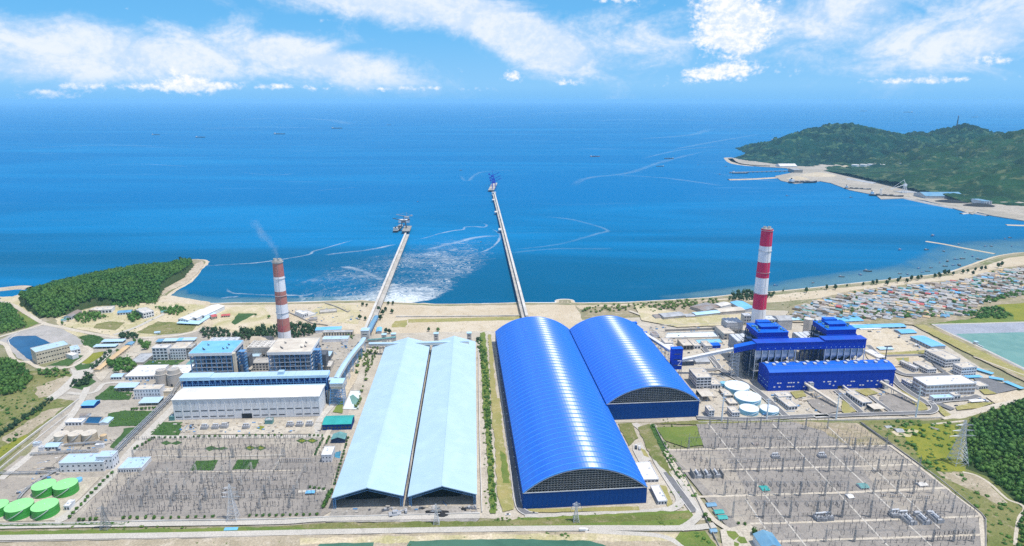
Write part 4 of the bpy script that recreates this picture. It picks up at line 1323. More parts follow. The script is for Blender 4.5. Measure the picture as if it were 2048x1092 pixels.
 for i in range(NA):
  a,b=prof(i/NA,-.9),prof((i+1)/NA,-.9);a2,b2=prof(i/NA,.55),prof((i+1)/NA,.55)
  rm.quad((a[0],-.3,a[1]),(b[0],-.3,b[1]),(b2[0],-.3,b2[1]),(a2[0],-.3,a2[1]))
 rm.build('verge','blue_panel',T)
 # louvre hoods and lamps along the left wall foot
 hme=MB().box(-1.6,-.2,-.5,.5,2.2,3.2).mesh('wall_vent','steel_light')
 for i in range(22):
  put(hme,'wall_vent',T,(0,(i+.5)*L/22,0))
 return T,A,W,L,ha
arch_store('bright blue vaulted coal store, the nearer and longer one beside the pale sheds',(1046,1019),1292,986,(1181,936),634,44)
arch_store('bright blue vaulted coal store, the farther one behind the longer vault',(1212,841),1396,808,(1308,772),632,30)
# ------------------------------------------------------------------ the two striped chimneys
def stack(label,p,yt,rb,rt,bands,flues,n=36):
 A=P(*p)
 h=zat(A.y,yt)
 T=thing('chimney',label,'chimney',A)
 z1=h
 for row,mat in bands:
  z=max(0.0,zat(A.y,row))if row else 0.0
  r0=rb+(rt-rb)*z/h;r1=rb+(rt-rb)*z1/h
  MB().cyl(0,0,z+.02,z1,r0,r1,n,cap=False).build('shaft_band',mat,T,smooth=True)
  z1=z
 MB().cyl(0,0,h-.3,h,rt*.96,n=n).build('cap','concrete_dark',T)
 for fx,fy,fr_ in flues:
  m=MB().cyl(fx,fy,h-.1,h+3.5,fr_,n=16,cap=False);m.cyl(fx,fy,h+2,h+2.1,fr_*.95,n=16)
  m.build('flue','concrete_light',T,smooth=False)
 g=MB()
 for zz in(.985,.8,.6,.4):
  rr=rb+(rt-rb)*zz
  g.cyl(0,0,h*zz,h*zz+.25,rr+1.1,n=24);
  for i in range(20):
   a=2*math.pi*i/20
   g.bar(((rr+1.05)*math.cos(a),(rr+1.05)*math.sin(a),h*zz+.25),((rr+1.05)*math.cos(a),(rr+1.05)*math.sin(a),h*zz+1.4),.05,3)
 g.build('platform','steel_grey',T)['kind']='stuff'
 l=MB();l.box(rb*.2,rb*.2+.8,-rb-.7,-rb+.3,0,4);a=-1.35
 for i in range(30):
  z0,z1=h*i/30,h*(i+1)/30
  r0,r1=rb+(rt-rb)*z0/h+.3,rb+(rt-rb)*z1/h+.3
  l.bar((r0*math.cos(a),r0*math.sin(a),z0),(r1*math.cos(a),r1*math.sin(a),z1),.16)
 l.build('ladder','steel_grey',T)
 return T,A,h
T,SA,SH=stack('weathered chimney with faded brown red and white bands and a thin plume of smoke',(571,690),521,10.6,8.0,((526,'concrete'),(552,'stack_brown'),(581,'stack_white'),(607,'stack_brown'),(634.6,'stack_white'),(660.7,'stack_brown'),(0,'stack_white')),((-3.6,0,3.0),(3.6,0,3.0)))
stack('tall chimney with clean crimson and white bands above the blue boiler houses',(1513,668),457,12.2,9.4,((491,'stack_red'),(523,'stack_white'),(554,'stack_red'),(585,'stack_white'),(616,'stack_red'),(0,'stack_white')),((-3.6,1,2.8),(3.6,1,2.8)))
# smoke drifting up and to the left from the older chimney
sm2=M('smoke_air',(.62,.66,.70),1.0,.02,spec=0.0)
[n_ for n_ in sm2.node_tree.nodes if n_.type=='BSDF_PRINCIPLED'][0].inputs['Alpha'].default_value=.011
top=Vector((SA.x,SA.y,SH+4))
pl=smooth_line([top,top+Vector((-2,3,9)),top+Vector((-8,9,18)),top+Vector((-22,22,26)),top+Vector((-38,36,36)),top+Vector((-46,44,48))],6)
bm_=bmesh.new()
rr=random.Random(4)
for i,c in enumerate(pl):
 for k in range(2):
  r_=2.2+5.0*i/len(pl)
  q=bmesh.ops.create_icosphere(bm_,subdivisions=2,radius=r_*rr.uniform(.7,1.2))['verts']
  bmesh.ops.translate(bm_,verts=q,vec=c+Vector((rr.uniform(-1,1),rr.uniform(-1,1),rr.uniform(-1,1)))*r_*.7)
me=bpy.data.meshes.new('smoke');bm_.to_mesh(me);bm_.free();me.materials.append(sm2)
me.polygons.foreach_set('use_smooth',[True]*len(me.polygons))
put(me,'smoke')['kind']='stuff'
# ================================================================== older plant on the left
def turbine_hall_white():
 A,W,D,h,yaw=base2((350,840.5),641,799,776,YL)
 T=thing('turbine_hall','long white turbine hall with ribbed bays behind the older switchyard','turbine hall',A,yaw)
 MB().box(.3,W-.3,.3,D,0,h-.02).build('wall','white_wall',T)
 n=17
 bw=W/n
 pm=MB().box(.5,bw-.5,.05,.298,.8,h-1.2).mesh('wall_panel','white_wall')
 pil=MB().box(-.42,.42,-.35,.25,0,h-.6).mesh('pilaster','white_paint')
 lou=MB().box(-.35,.35,-.02,.2,0,h*.22).mesh('louvre','steel_grey')
 win=MB().box(-bw*.36,bw*.36,-.06,.2,0,1.3).mesh('window','glass_dark')
 for i in range(n):
  put(pm,'wall_panel',T,(i*bw,0,0))
  put(lou,'louvre',T,((i+.5)*bw,0,h*.66))
  put(win,'window',T,((i+.5)*bw,0,h*.40))
  if i not in(7,13):
   put(win,'window',T,((i+.5)*bw,0,h*.12))
 for i in range(n+1):
  put(pil,'pilaster',T,(min(max(i*bw,.42),W-.42),0,0))
 for y,nm in((D*.33,0),(D*.66,0)):
  MB().box(W-.3,W+.15,y-.4,y+.4,0,h-.6).build('pilaster','white_paint',T)
 r=MB()
 for i in range(n):
  x0,x1=(i*bw-(1 if i==0 else 0))+.03,(i+1)*bw+(1 if i==n-1 else 0)-.03
  r.quad((x0,-1,h),(x1,-1,h),(x1,D*.5,h+1.6),(x0,D*.5,h+1.6))
  r.quad((x0,D*.5,h+1.6),(x1,D*.5,h+1.6),(x1,D+.5,h),(x0,D+.5,h))
 r.quad((-1,-1,h-.9),(W+1,-1,h-.9),(W+1,-1,h),(-1,-1,h))
 for x in(-1,W+1):
  r.quad((x,-1,h-.9),(x,D+.5,h-.9),(x,D+.5,h),(x,D*.5,h+1.6),(x,-1,h))
 r.build('roof','white_roof',T)
 MB().box(-1,W+1,D+.5,D+2.2,h-1.5,h+.6).build('gutter','roof_light_blue',T)
 MB().box(W*.46,W*.53,-.5,.1,.1,7).build('door','opening',T)
 MB().box(-.05,.28,D*.2,D*.8,h*.15,h*.2).build('side_window','glass_dark',T)
 return T,A,W,D,h,yaw
TH=turbine_hall_white()
def fan_bay():
 """the long pale blue gallery with the open blue steelwork below its edge"""
 U,V=axes(YL)
 _,A,W,D,h,yaw=TH
 o=A+V*(D+4)
 ztop=zat(o.y+2,755.5)
 z2=zat(o.y+14,754)
 dpt=15.0
 Wb=W+6
 T=thing('bunker_gallery','long pale blue roofed gallery over open blue steelwork behind white hall','gallery',o-U*4,yaw)
 m=MB()
 n=26
 for i in range(n+1):
  x=Wb*i/n
  for y in(0,dpt):
   m.box(x-.3,x+.3,y-.3,y+.3,0,ztop-3.6)
  if i<n:
   x2=Wb*(i+1)/n
   for z in(.45,.65,.85):
    m.bar((x,0,(ztop-4)*z),(x2,0,(ztop-4)*z),.22)
   m.bar((x,0,(ztop-4)*.65),(x2,0,(ztop-4)),.14);m.bar((x2,0,(ztop-4)*.65),(x,0,(ztop-4)),.14)
 m.build('steel_frame','steel_blue',T)['kind']='stuff'
 MB().box(0,Wb,3,dpt,(ztop-4)*.2,(ztop-4)*.9).build('deaerator_floor','blue_dark',T)
 b=MB()
 for i in range(9):
  x=Wb*(i+.3)/9
  b.cyl(x,1.8,ztop*.55,ztop*.55+3.2,1.4,n=10)
 b.build('vessel','steel_light',T)['kind']='stuff'
 MB().box(-1,Wb*.2,-.8,dpt,ztop-3.5,ztop+.9).build('gallery_wall','roof_light_blue',T)
 MB().box(Wb*.2+.05,Wb+2,-.4,dpt,ztop-3.5,ztop-.05).build('gallery_wall','roof_light_blue',T)
 npn=14
 for i in range(npn):
  x0,x1=Wb*.2+(Wb*.8+2)*i/npn,Wb*.2+(Wb*.8+2)*(i+1)/npn-.12
  MB().box(x0+.06,x1,-1,dpt+.6,ztop,ztop+.45).build('roof_panel','roof_pale_blue',T)
 MB().box(-1.6,Wb*.2,-1.4,dpt+.6,ztop+.92,ztop+1.4).build('roof_panel','roof_pale_blue',T)
 MB().box(Wb*.66,Wb*.7,4,11,ztop+.46,ztop+4.5).build('head_house','roof_pale_blue',T)
 return T
fan_bay()
def open_boiler(label,p0,xr,yt,yr,roofmat,tower_right):
 A,W,D,h,yaw=base2(p0,xr,yt,yr,YL)
 T=thing('boiler_house',label,'boiler house',A,yaw)
 th=4.0
 r=MB().box(-1.5,W+1.5,-1.5,D+1.5,h-.4,h)
 r.build('roof',roofmat,T)
 f=MB()
 f.box(-1.7,W+1.7,-1.75,-1.52,h-th,h+.5);f.box(-1.7,W+1.7,D+1.52,D+1.75,h-th,h+.5)
 f.box(-1.75,-1.52,-1.5,D+1.5,h-th,h+.5);f.box(W+1.52,W+1.75,-1.5,D+1.5,h-th,h+.5)
 f.build('fascia','white_roof',T)
 n=8;nf=7
 col_=MB().box(-.6,.6,-.6,.6,0,h-th).mesh('column','steel_blue')
 for i in range(n+1):
  put(col_,'column',T,(W*i/n,0,0))
 for j in range(1,5):
  for x in(0,W):
   put(col_,'column',T,(x,D*j/4,0))
 for k in range(1,nf):
  z=(h-th)*k/nf
  d=MB();d.box(-.5,W+.5,-.8,D*.22,z,z+.5);d.box(-.5,W*.1,D*.22,D,z,z+.5);d.box(W*.9,W+.5,D*.22,D,z,z+.5)
  d.build('floor_deck','steel_grey',T)
  e=MB()
  for zz in(.6,1.1,1.6):
   e.bar((-.5,-.8,z+zz),(W+.5,-.8,z+zz),.07,3);e.bar((W+.5,-.8,z+zz),(W+.5,D,z+zz),.07,3)
  e.build('railing','steel_light',T)
 MB().box(W*.2,W*.8,D*.23,D*.9,3,h-5).build('furnace_casing','steel_blue',T)
 p=MB()
 rr=random.Random(int(A.x))
 for i in range(38):
  x=rr.uniform(.04,.96)*W;z=rr.uniform(.1,.85)*(h-th);l=rr.uniform(3,12)
  if rr.random()<.5:
   p.bar((x,rr.uniform(.5,5),z),(min(W,x+l),rr.uniform(.5,5),z),rr.uniform(.3,.9),6)
  else:
   p.bar((x,rr.uniform(.5,5),z),(x,rr.uniform(.5,5),min(h-5,z+l)),rr.uniform(.3,1.0),6)
 p.build('pipework','steel_light',T)['kind']='stuff'
 b=MB()
 for i in range(n):
  x0,x1=W*i/n,W*(i+1)/n
  for k in range(nf):
   z0,z1=(h-th)*k/nf,(h-th)*(k+1)/nf
   if(i*3+k)%3==0:
    b.bar((x0,-.2,z0),(x1,-.2,z1),.2,3)
 b.build('brace','steel_blue',T)['kind']='stuff'
 if tower_right=='lift':
  MB().box(W+1.9,W+5.5,-1,4,0,h-1.5).build('lift_tower','cream_wall',T)
 m=MB();x=W+(10 if tower_right=='lift' else 6)
 lattice(m,(x,D*.35,0),(x,D*.35,h*.92),9,9,9,.3)
 for k in range(9):
  m.box(x-4.5,x+4.5,D*.35-4.5,D*.35+4.5,h*.92*(k+.98)/9-.2,h*.92*(k+.98)/9)
 m.build('stair_tower','steel_blue',T)['kind']='stuff'
 d=MB()
 d.box(W+3,W+14,D*.6,D*.95,h*.25,h*.62);d.cyl(W+9,D*.2,0,h*.5,2.2,n=12);d.box(W*.1,W*.9,D+2,D+14,h*.3,h*.75)
 d.build('flue_duct','steel_dark',T)
 v=MB()
 for x,y in((.22,.3),(.26,.24),(.72,.28),(.76,.62),(.8,.34),(.24,.64)):
  v.cyl(W*x,D*y,h+.01,h+3.2,.5,n=8);v.box(W*x+.8,W*x+2.2,D*y-.7,D*y+.7,h+.01,h+1.6)
 v.build('roof_vent','steel_dark',T)
 return T
open_boiler('open steel boiler house with bright sky blue roof and a lift tower',(388,768),469,706.5,683,'roof_sky_blue','lift')
open_boiler('open steel boiler house with cream white roof in front of the brown chimney',(543,766),625,704.5,678,'cream_roof','plain')
# precipitator and ducts between the boilers and the chimney
def precipitator(name,label,p0,xr,yt,yr,yaw,casing='concrete',hoppers=4,roofm='steel_light',frame='steel_grey'):
 A,W,D,h,yaw=base2(p0,xr,yt,yr,yaw)
 T=thing(name,label,'precipitator',A,yaw)
 z0=h*.38
 MB().box(0,W,0,D,z0,h-.02).build('casing',casing,T)
 k=MB();n=hoppers
 for i in range(n):
  for j in range(3):
   x0,x1,y0,y1=W*i/n,W*(i+1)/n,D*j/3,D*(j+1)/3
   cx_,cy_=(x0+x1)/2,(y0+y1)/2
   for a,b in(((x0,y0),(x1,y0)),((x1,y0),(x1,y1)),((x1,y1),(x0,y1)),((x0,y1),(x0,y0))):
    k.quad((cx_,cy_,z0*.35),(*a,z0-.02),(*b,z0-.02))
 k.build('hopper',casing,T)['kind']='stuff'
 c=MB()
 for i in range(n+1):
  for y in(0,D/3,D*2/3,D):
   c.box(W*i/n-.35,W*i/n+.35,y-.35,y+.35,0,z0)
  if i:
   for q in range(1):
    c.bar((W*i/n,0,0),(W*(i-1)/n,0,z0),.18,3)
 c.build('legs',frame,T)
 r=MB()
 for i in range(n):
  r.box(W*i/n+.3,W*(i+1)/n-.3,.5,D-.5,h,h+.9)
  for j in range(4):
   r.box(W*(i+.3)/n,W*(i+.7)/n,D*(j+.3)/4,D*(j+.6)/4,h+.91,h+2.4)
 r.build('roof',roofm,T)
 b=MB()
 for i in range(n+1):
  b.box(W*i/n-.2,W*i/n+.2,-.3,-.02,z0,h-.1)
 for s in(.3,.6,.98):
  b.box(-.2,W+.2,-.25,-.01,z0+(h-z0)*s-.4,z0+(h-z0)*s-.1)
 b.build('stiffener',frame,T)
 return T
precipitator('precipitator','grey concrete precipitator on legs between the two older boiler houses',(496,716),543,696,682,YL,'concrete',4,'concrete_light')
precipitator('precipitator','steel precipitator partly hidden behind the blue roofed boiler house',(412,712),470,690,676,YL,'steel_grey',4)
bld('coal_dome','tan rounded roof building just left of the brown striped chimney','building',(500,692),540,686,676,'concrete','tank_tan','vault',rise=7)
bld('pump_house','small pale roofed shed between the older boiler houses','shed',(500,722),519,714,703,'steel_grey','roof_pale_blue','flat')
bld('pump_house','small pale roofed shed right of the cream roofed boiler house','shed',(646,721),661,713.5,702.5,'steel_dark','roof_pale_blue','flat')
bld('ash_building','low grey ash handling building in front of the brown chimney base','building',(506,742),538,727,716,'concrete_light','concrete','flat',3,5)
bld('ash_building','small concrete box building at the cream boiler house corner','building',(648,742),662,734,722,'concrete','concrete_light','flat',2,3)
# cement silos and the service buildings to the left
def silo(label,p,rpx,yt,yn):
 A=P(*p);r=(P(p[0]+rpx,p[1])-A).length
 h=zat(A.y,yt);hn=zat(A.y,yn)
 T=thing('silo',label,'silo',A,0,'twin silos')
 MB().cyl(0,0,h*.06,hn,r,n=28,cap=False).build('shell','silo',T,smooth=True)
 MB().cyl(0,0,hn,hn+.6,r+.25,r+.25,28).build('collar','silo',T)
 MB().cyl(0,0,hn+.6,h,r*.86,r*.78,28).build('upper_shell','silo',T)
 MB().box(-1.2,1.2,-r-.3,-r+.8,.05,4.2).build('door','opening',T)
 MB().cyl(0,0,0,h*.06,r+.2,n=28).build('plinth','concrete_dark',T)
 m=MB();m.cyl(r*.3,0,h,h+1.4,.8,n=8);m.box(-1.5,0,-1,1,h,h+1.2);m.build('roof_unit','steel_light',T)
 return T
silo('squat concrete silo of the twin pair, farther from the blue roofed boiler house',(326,769),12,739,747)
silo('squat concrete silo of the twin pair, nearer to the blue roofed boiler house',(351,768),13.5,737.5,746)
bld('office_block','grey four storey office block with square windows beside big tree','building',(307,721),337,697,690,'white_wall','concrete_light','flat',4,4,frac=.66)
bld('office_block','grey four storey block with tan flat roof left of blue roofed boiler house','building',(342,720),374,698,685,'white_wall','cream_roof','flat',4,6,frac=.5,hfrac=.4)
bld('stair_block','narrow dark stair block between tan roofed office and blue roofed boiler','building',(375.5,719),385,697,687,'concrete','concrete','flat',5,2)
bld('link_block','recessed dark link between the two grey office blocks','building',(330,716),341,697,690,'concrete_dark','concrete_light','flat',4,2)
for p0,xr,c,l in(((312,688),323,'roof_blue_old','short dark blue parking roof behind the grey office blocks'),((326,687),352,'roof_pale_blue','long white parking roof behind the tan roofed office'),((353,686),363,'roof_sky_blue','short bright blue parking roof between two white ones'),((364,685.5),389,'roof_pale_blue','white parking roof nearest the blue roofed boiler house')):
 bld('parking_shelter',l,'shelter',p0,xr,p0[1]-4.6,p0[1]-9.5,'steel_grey',c,'mono',open_front=True,rise=.8)
bld('workshop','broad white roofed workshop behind the twin concrete silos','workshop',(251,761),314,753.5,731.5,'white_wall','white_roof','flat',1,10)
bld('workshop','white roofed hall tucked behind the twin silos towards the boiler house','workshop',(330,760),378,748,731,'white_wall','white_roof','flat')
bld('store_shed','small white roofed store at the left end of the broad workshop','shed',(222,760),244,754,747,'white_wall','roof_pale_blue','gable',1,4)
bld('store_shed','grey flat annex beside the small white roofed store','shed',(240,757),251,752,747,'concrete','concrete','flat')
bld('open_shed','pale blue roofed open shed in front of the broad white workshop','shed',(230,784),271,775.5,767,'concrete_dark','roof_pale_blue','mono',open_front='back',rise=1)
bld('control_building','boxy white building with cream roof in front of the twin silos','building',(270,799),322,780,771,'white_wall','cream_roof','flat',3,9,frac=.25,sides='fl')
bld('annex','low cream roofed annex between boxy white building and turbine hall','building',(323,792),343,784,776,'cream_wall','cream_roof','flat')
bld('open_shed','small pale roofed shed on posts in front of the boxy white building','shed',(278,812),317,806,795.5,'concrete_dark','roof_pale_blue','mono',open_front='back',rise=1)
bld('sloped_hall','long low shed with blue green roof strip beside the blue roofed boiler house','shed',(356,752),378,745,717,'white_wall','roof_teal_old','mono',rise=1)
# long tan shed along the diagonal road and the shelters by the fields
def long_shed(name,label,a,b,wid,h,wall,roof,cat='shed',rise=1.4,group=None):
 A,B=P(*a),P(*b)
 yaw=math.atan2(B.y-A.y,B.x-A.x);L=(B-A).length
 T=thing(name,label,cat,A,yaw,group)
 MB().box(0,L,-wid/2,wid/2,0,h-.03).build('wall',wall,T)
 r=MB()
 for s in(-1,1):
  q=[(-.4,s*(wid/2+.5),h),(L+.4,s*(wid/2+.5),h),(L+.4,0,h+rise),(-.4,0,h+rise)]
  r.quad(*(q if s<0 else q[::-1]))
  r.quad((-.4,s*(wid/2+.5),h-.35),(L+.4,s*(wid/2+.5),h-.35),(L+.4,s*(wid/2+.5),h),(-.4,s*(wid/2+.5),h))
 for x in(-.4,L+.4):
  r.quad((x,-wid/2-.5,h-.35),(x,wid/2+.5,h-.35),(x,wid/2+.5,h),(x,0,h+rise),(x,-wid/2-.5,h))
 r.build('roof',roof,T)
 n=int(L/6)
 if h>3 and n>1:
  me=MB().box(-1.2,1.2,-.08,.08,0,h*.4).mesh('window','glass_dark')
  for i in range(min(n,14)):
   put(me,'window',T,(L*(i+.5)/min(n,14),-wid/2,h*.35))
 return T
long_shed('long_shed','very long narrow shed with tan orange roof along the diagonal road',(194,745),(255,697),9,4.5,'cream_wall','orange_roof')
long_shed('gatehouse','small teal blue roofed gatehouse at the end of the tan long shed',(257,695),(264,689.5),10,5,'white_wall','roof_blue_old')
bld('open_shed','pale blue roofed shelter by the green field, the farther of two','shed',(203,688),246,683.5,679,'white_wall','roof_pale_blue','mono',open_front='back',rise=.6)
bld('open_shed','pale blue roofed shelter by the green field, the nearer of two','shed',(187,698),231,693.5,689,'white_wall','roof_pale_blue','mono',open_front='back',rise=.6)
bld('workshop','grey flat roofed yard building left of the grey office block','building',(258,730),288,726,707,'concrete','roof_grey','flat')
# intake pump house by the dark blue pond
bld('pump_hall','long beige pump hall with rows of windows beside the dark blue pond','pump hall',(76,730.5),(143,713.5),705.5,697,'cream_wall','roof_pale_blue','flat',3,12,frac=.6,hfrac=.22,win='opening')
bld('switch_house','white two storey building at the end of the beige pump hall','building',(143.5,711),(162,707),702,694,'white_wall','roof_pale_blue','flat',2,3)
bld('switch_house','small white block attached below the beige pump hall','building',(146,720),(158,716),712,705,'white_wall','white_roof','flat')
# houses and sheds below the headland
bld('long_house','long grey white roofed house at the foot of the wooded headland','house',(128,641),(144,640.5),634,622,'white_wall','roof_zinc','gable_v',1,3,sides='fr',rise=3)
bld('courtyard_house','cream flat roofed compound below the wooded headland','house',(178,625),(196,626),620,613.5,'cream_wall','cream_roof','flat',1,4)
bld('courtyard_house','cream house with pale roof beside the flat roofed compound','house',(198,628),(224,626),621,614,'white_wall','cream_roof','flat',1,4)
bld('bungalow','blue roofed bungalow among trees below the headland','house',(235,631),(262,629),626,621,'white_wall','roof_blue_old','gable',1,5,rise=2)
bld('villa','white two storey villa with flat roofs beside the access lane','house',(288,638),(309,633),627,620,'white_wall','concrete_light','flat',2,4,sides='fl')
bld('villa','small white house behind the two storey villa','house',(280,626),(292,624),621,617,'white_wall','roof_pale_blue','gable',1,3,rise=1.5)
bld('hut','tiny hut by the trees near the two storey villa','house',(323,628),(335,626),624.5,622,'white_wall','roof_teal_old','gable',rise=1)
bld('hut','white hut near the lane bend west of the offices','house',(309,669),(320,668),665.5,663,'white_wall','roof_pale_blue','gable',rise=1)
bld('pump_hut','little teal hut by the trees near the long grey house','house',(123,645),(133,643.5),641,638,'white_wall','roof_teal_old','gable',rise=1)
for i,(a,b,l)in enumerate((((357,646),(377,648),'white roofed canteen hall, first of the row beside the red roofed gatehouse'),((372,642),(394,644),'white roofed canteen hall in the middle of the row'),((384,637),(410,639),'white roofed canteen hall at the seaward end of the row'))):
 bld('canteen_hall',l,'hall',a,b,a[1]-8,a[1]-27,'white_wall','white_roof','gable_v',1,4,rise=2.5)
bld('canopy','pale blue canopy in front of the white canteen halls','shelter',(354,650),(398,652),646,641,'white_wall','roof_light_blue','mono',open_front=True,rise=1)
long_shed('canopy','light blue walkway canopy right of the white canteen halls',(402,646),(429,630),8,4,'white_wall','roof_light_blue','shelter')
bld('gatehouse','cream gatehouse with red roof beside the blue walkway canopy','house',(425,640),(435,638),634,630,'cream_wall','roof_red','gable',1,3,rise=2)
bld('gatehouse','long low house with red tiled roof beside the green lawn','house',(443,635.5),(460,634),632,629,'cream_wall','roof_red','gable',1,4,rise=2)
bld('pump_station','grey flat roofed pump station on the sand behind the chimney','building',(588,631),(606,638),628,621,'white_wall','concrete_light','flat',1,5)
bld('pump_station','small white block beside the grey pump station on the sand','building',(606,637.5),(617,634.5),629,623,'white_wall','white_roof','flat',1,3)
bld('pump_hut','low grey hut on the sand right of the pump station','building',(618,643),(634,642),640,635.5,'concrete','roof_zinc','flat')
bld('ruin','grey ruin of low walls on the dry sandy ground','building',(640,628),(674,625),625.5,620,'concrete','concrete','flat')
wall_line('yard_wall','zigzag concrete wall round the dry sandy ground','wall',[(650,607),(672,614),(696,625),(700,622)],2.5,1.2,'concrete')
wall_line('yard_wall','straight concrete wall running inland behind the chimney','wall',[(576,625),(598,635),(625,648),(656,652)],2.5,1.2,'concrete')
wall_line('sea_wall','long pale dike of concrete posts along the shore road','wall',[(792,634.5),(900,634),(1044,632.5)],2.2,1.6,'concrete_light',cap='concrete_light')
bld('row_building','long cream arcade building with blue roof strip behind cream boiler house','building',(646,674),(706,673),665.5,661,'cream_wall','roof_grey','flat',1,11,frac=.35,hfrac=.7)
bld('canopy','long bright blue roof behind the cream arcade building','shelter',(631,667),(682,665),660.5,655.5,'white_wall','roof_sky_blue','mono',rise=1)
bld('store_shed','long white roofed store in front of the cream arcade building','shed',(645,685),(696,684),679.5,673,'white_wall','roof_pale_blue','flat')
bld('store_shed','blue roofed hut beside the transfer tower near the jetty root','shed',(753,668),(763,667.5),663,655,'steel_grey','roof_sky_blue','gable_v',rise=1.5)
bld('small_office','white hut with grey roof by the long white store','building',(686,690),(696,688),684,681,'white_wall','roof_zinc','flat')
# conveyors round the pale sheds
gallery('conveyor_gallery','pale vault roofed conveyor curving down from transfer tower to older bunker gallery',[(728,676,20),(722,686,22),(712,697,24),(700,712,26),(690,726,28),(679,744,30),(672,757,30)],7,4,'roof_pale_blue','concrete_light','steel_blue',leg_step=30)
gallery('conveyor_gallery','short pale conveyor joining the curved gallery to the older bunker gallery',[(674,758,30),(640,757,30)],9,5,'roof_pale_blue','cream_wall','concrete',leg_step=40,vault=False)
gallery('conveyor_gallery','deep blue roofed conveyor coming ashore from the older jetty',[(753,632,9),(745,645,14),(737,662,21)],7,4,'roof_blue_old','steel_blue','concrete',lattice_legs=False)
gallery('conveyor_gallery','pale conveyor along the far ends of the two pale sheds',[(738,687,19),(800,686,20),(870,684,21),(938,682,21)],6,4,'roof_pale_blue','concrete_light','concrete',leg_step=45)
gallery('conveyor_gallery','sloping teal conveyor behind the left pale shed',[(736,680,13),(760,678,17),(792,674,20)],5,3.5,'roof_teal_old','concrete_light','concrete',lattice_legs=False)
def transfer_tower(label,p0,xr,yt,yr,wall,roof,yaw,band=None,legs=0.0):
 A,W,D,h,yaw=base2(p0,xr,yt,yr,yaw)
 T=thing('transfer_tower',label,'tower',A,yaw)
 MB().box(0,W,0,D,h*legs+.02,h-.02).build('wall',wall,T)
 MB().box(-.4,W+.4,-.4,D+.4,h,h+.5).build('roof',roof,T)
 if legs:
  m=MB()
  for x in(.4,W/2,W-.4):
   for y in(.4,D-.4):
    m.box(x-.35,x+.35,y-.35,y+.35,0,h*legs)
  m.bar((.4,.4,0),(W-.4,.4,h*legs),.2);m.bar((W-.4,.4,0),(.4,.4,h*legs),.2)
  m.build('legs','steel_grey',T)
 if band:
  MB().box(-.08,W+.08,-.08,D+.08,h*.55,h*.62).build('band',band,T)
 for k in range(3):
  MB().box(W*.2,W*.8,-.1,.05,h*(legs+(1-legs)*(.2+.27*k)),h*(legs+(1-legs)*(.2+.27*k))+1.2).build('window','glass_dark',T)
 return T
transfer_tower('pale transfer tower where the jetty conveyor meets the shed conveyors',(723,692),739,662,656,'concrete_light','roof_pale_blue',YL,'concrete')
for p,l in(((764,690),'small pale transfer tower behind the left pale shed, nearer the tall one'),((783,689),'small pale transfer tower behind the gap of the pale sheds'),((868,688),'small pale transfer tower behind the middle of the pale sheds'),((934,687),'small pale transfer tower behind the far right corner of pale sheds')):
 transfer_tower(l,p,p[0]+9,p[1]-20,p[1]-23,'concrete_light','roof_light_blue',YL)
def blue_trestle():
 A=P(676,806)
 T=thing('transfer_tower','tall blue lattice transfer tower at the right end of white turbine hall','tower',A,YL)
 m=MB();lattice(m,(0,0,0),(0,4,25),19,15,7,.35);lattice(m,(-3,0,0),(-3,2,25),12,9,7,.3);m.build('lattice_frame','steel_blue',T)
 MB().box(-7,8,-4,10,22,26).build('floor','cream_wall',T)
 MB().box(-8,9,-5,11,26.02,31).build('house','concrete_light',T)
 MB().box(-8.6,9.6,-5.6,11.6,31.02,31.6).build('roof','roof_light_blue',T)
 MB().box(-15,-7.2,2,14,0,17).build('stair_block','cream_wall',T)
blue_trestle()
# teal sheds, basin and yard things beside the pale sheds
bld('workshop','large teal gable roofed workshop beside the left pale coal shed','workshop',(646,861),703,849,832,'blue_dark','roof_teal','gable',1,8,rise=3,frac=.7,hfrac=.3)
bld('workshop','small weathered teal gabled shed below the large teal workshop','workshop',(663,887),690,879,868,'navy','roof_teal_old','gable_v',rise=3)
bld('water_plant','plain white box building beside a small dark pool','building',(644,926),664,911,894,'white_wall','white_roof','flat',2,3,frac=.3,hfrac=.3)
def basin(label,pts,wall_h,wmat,water,cat='basin',name='basin',fill=.6,t=.8):
 w_=[P(*p)for p in pts]
 o=sum(w_,Vector())/len(w_)
 T=thing(name,label,cat,o)
 m=MB()
 for i in range(len(w_)):
  a,b=w_[i]-o,w_[(i+1)%len(w_)]-o
  m.beam(a+Vector((0,0,wall_h)),b+Vector((0,0,wall_h)),t,wall_h)
 m.build('wall',wmat,T)
 q=MB();q.quad(*[tuple((v-o)*.97+Vector((0,0,wall_h*fill)))for v in w_])
 ob=q.build('water',water,T)
 if ob.data.polygons[0].normal.z<0:
  ob.data.flip_normals()
 return T
basin('five sided settling basin with pale floor and green water beside pale shed',[(686,819),(702,782),(722,782),(717,820)],1.2,'concrete_light','tank_white',fill=.3)
zone('basin_water',C1((215,850),(240,835),(292,878),(280,905),(235,905)),'pond_green',z=.55)
basin('small dark teal pool beside the plain white box building',[(666,920),(671,905),(683,903),(680,921)],1.0,'concrete','pool_blue')
bld('car_shelter','bright blue roofed shelter at the switchyard edge','shelter',(611,991),629,987,981.5,'steel_grey','roof_sky_blue','flat',open_front=True)
bld('car_shelter','bright blue canopy beside the foreground road below the pylon','shelter',(449,1063),474,1060,1056.5,'steel_grey','roof_sky_blue','mono',open_front=True,rise=.5)
bld('relay_house','dull green box kiosk at the left end of the white turbine hall','kiosk',(339,842),349,835,829,'roof_teal_old','roof_teal_old','flat')
bld('relay_house','pale green kiosk among the transformers of the white hall','kiosk',(530,850),545,842,837,'roof_teal_old','roof_grey','flat')
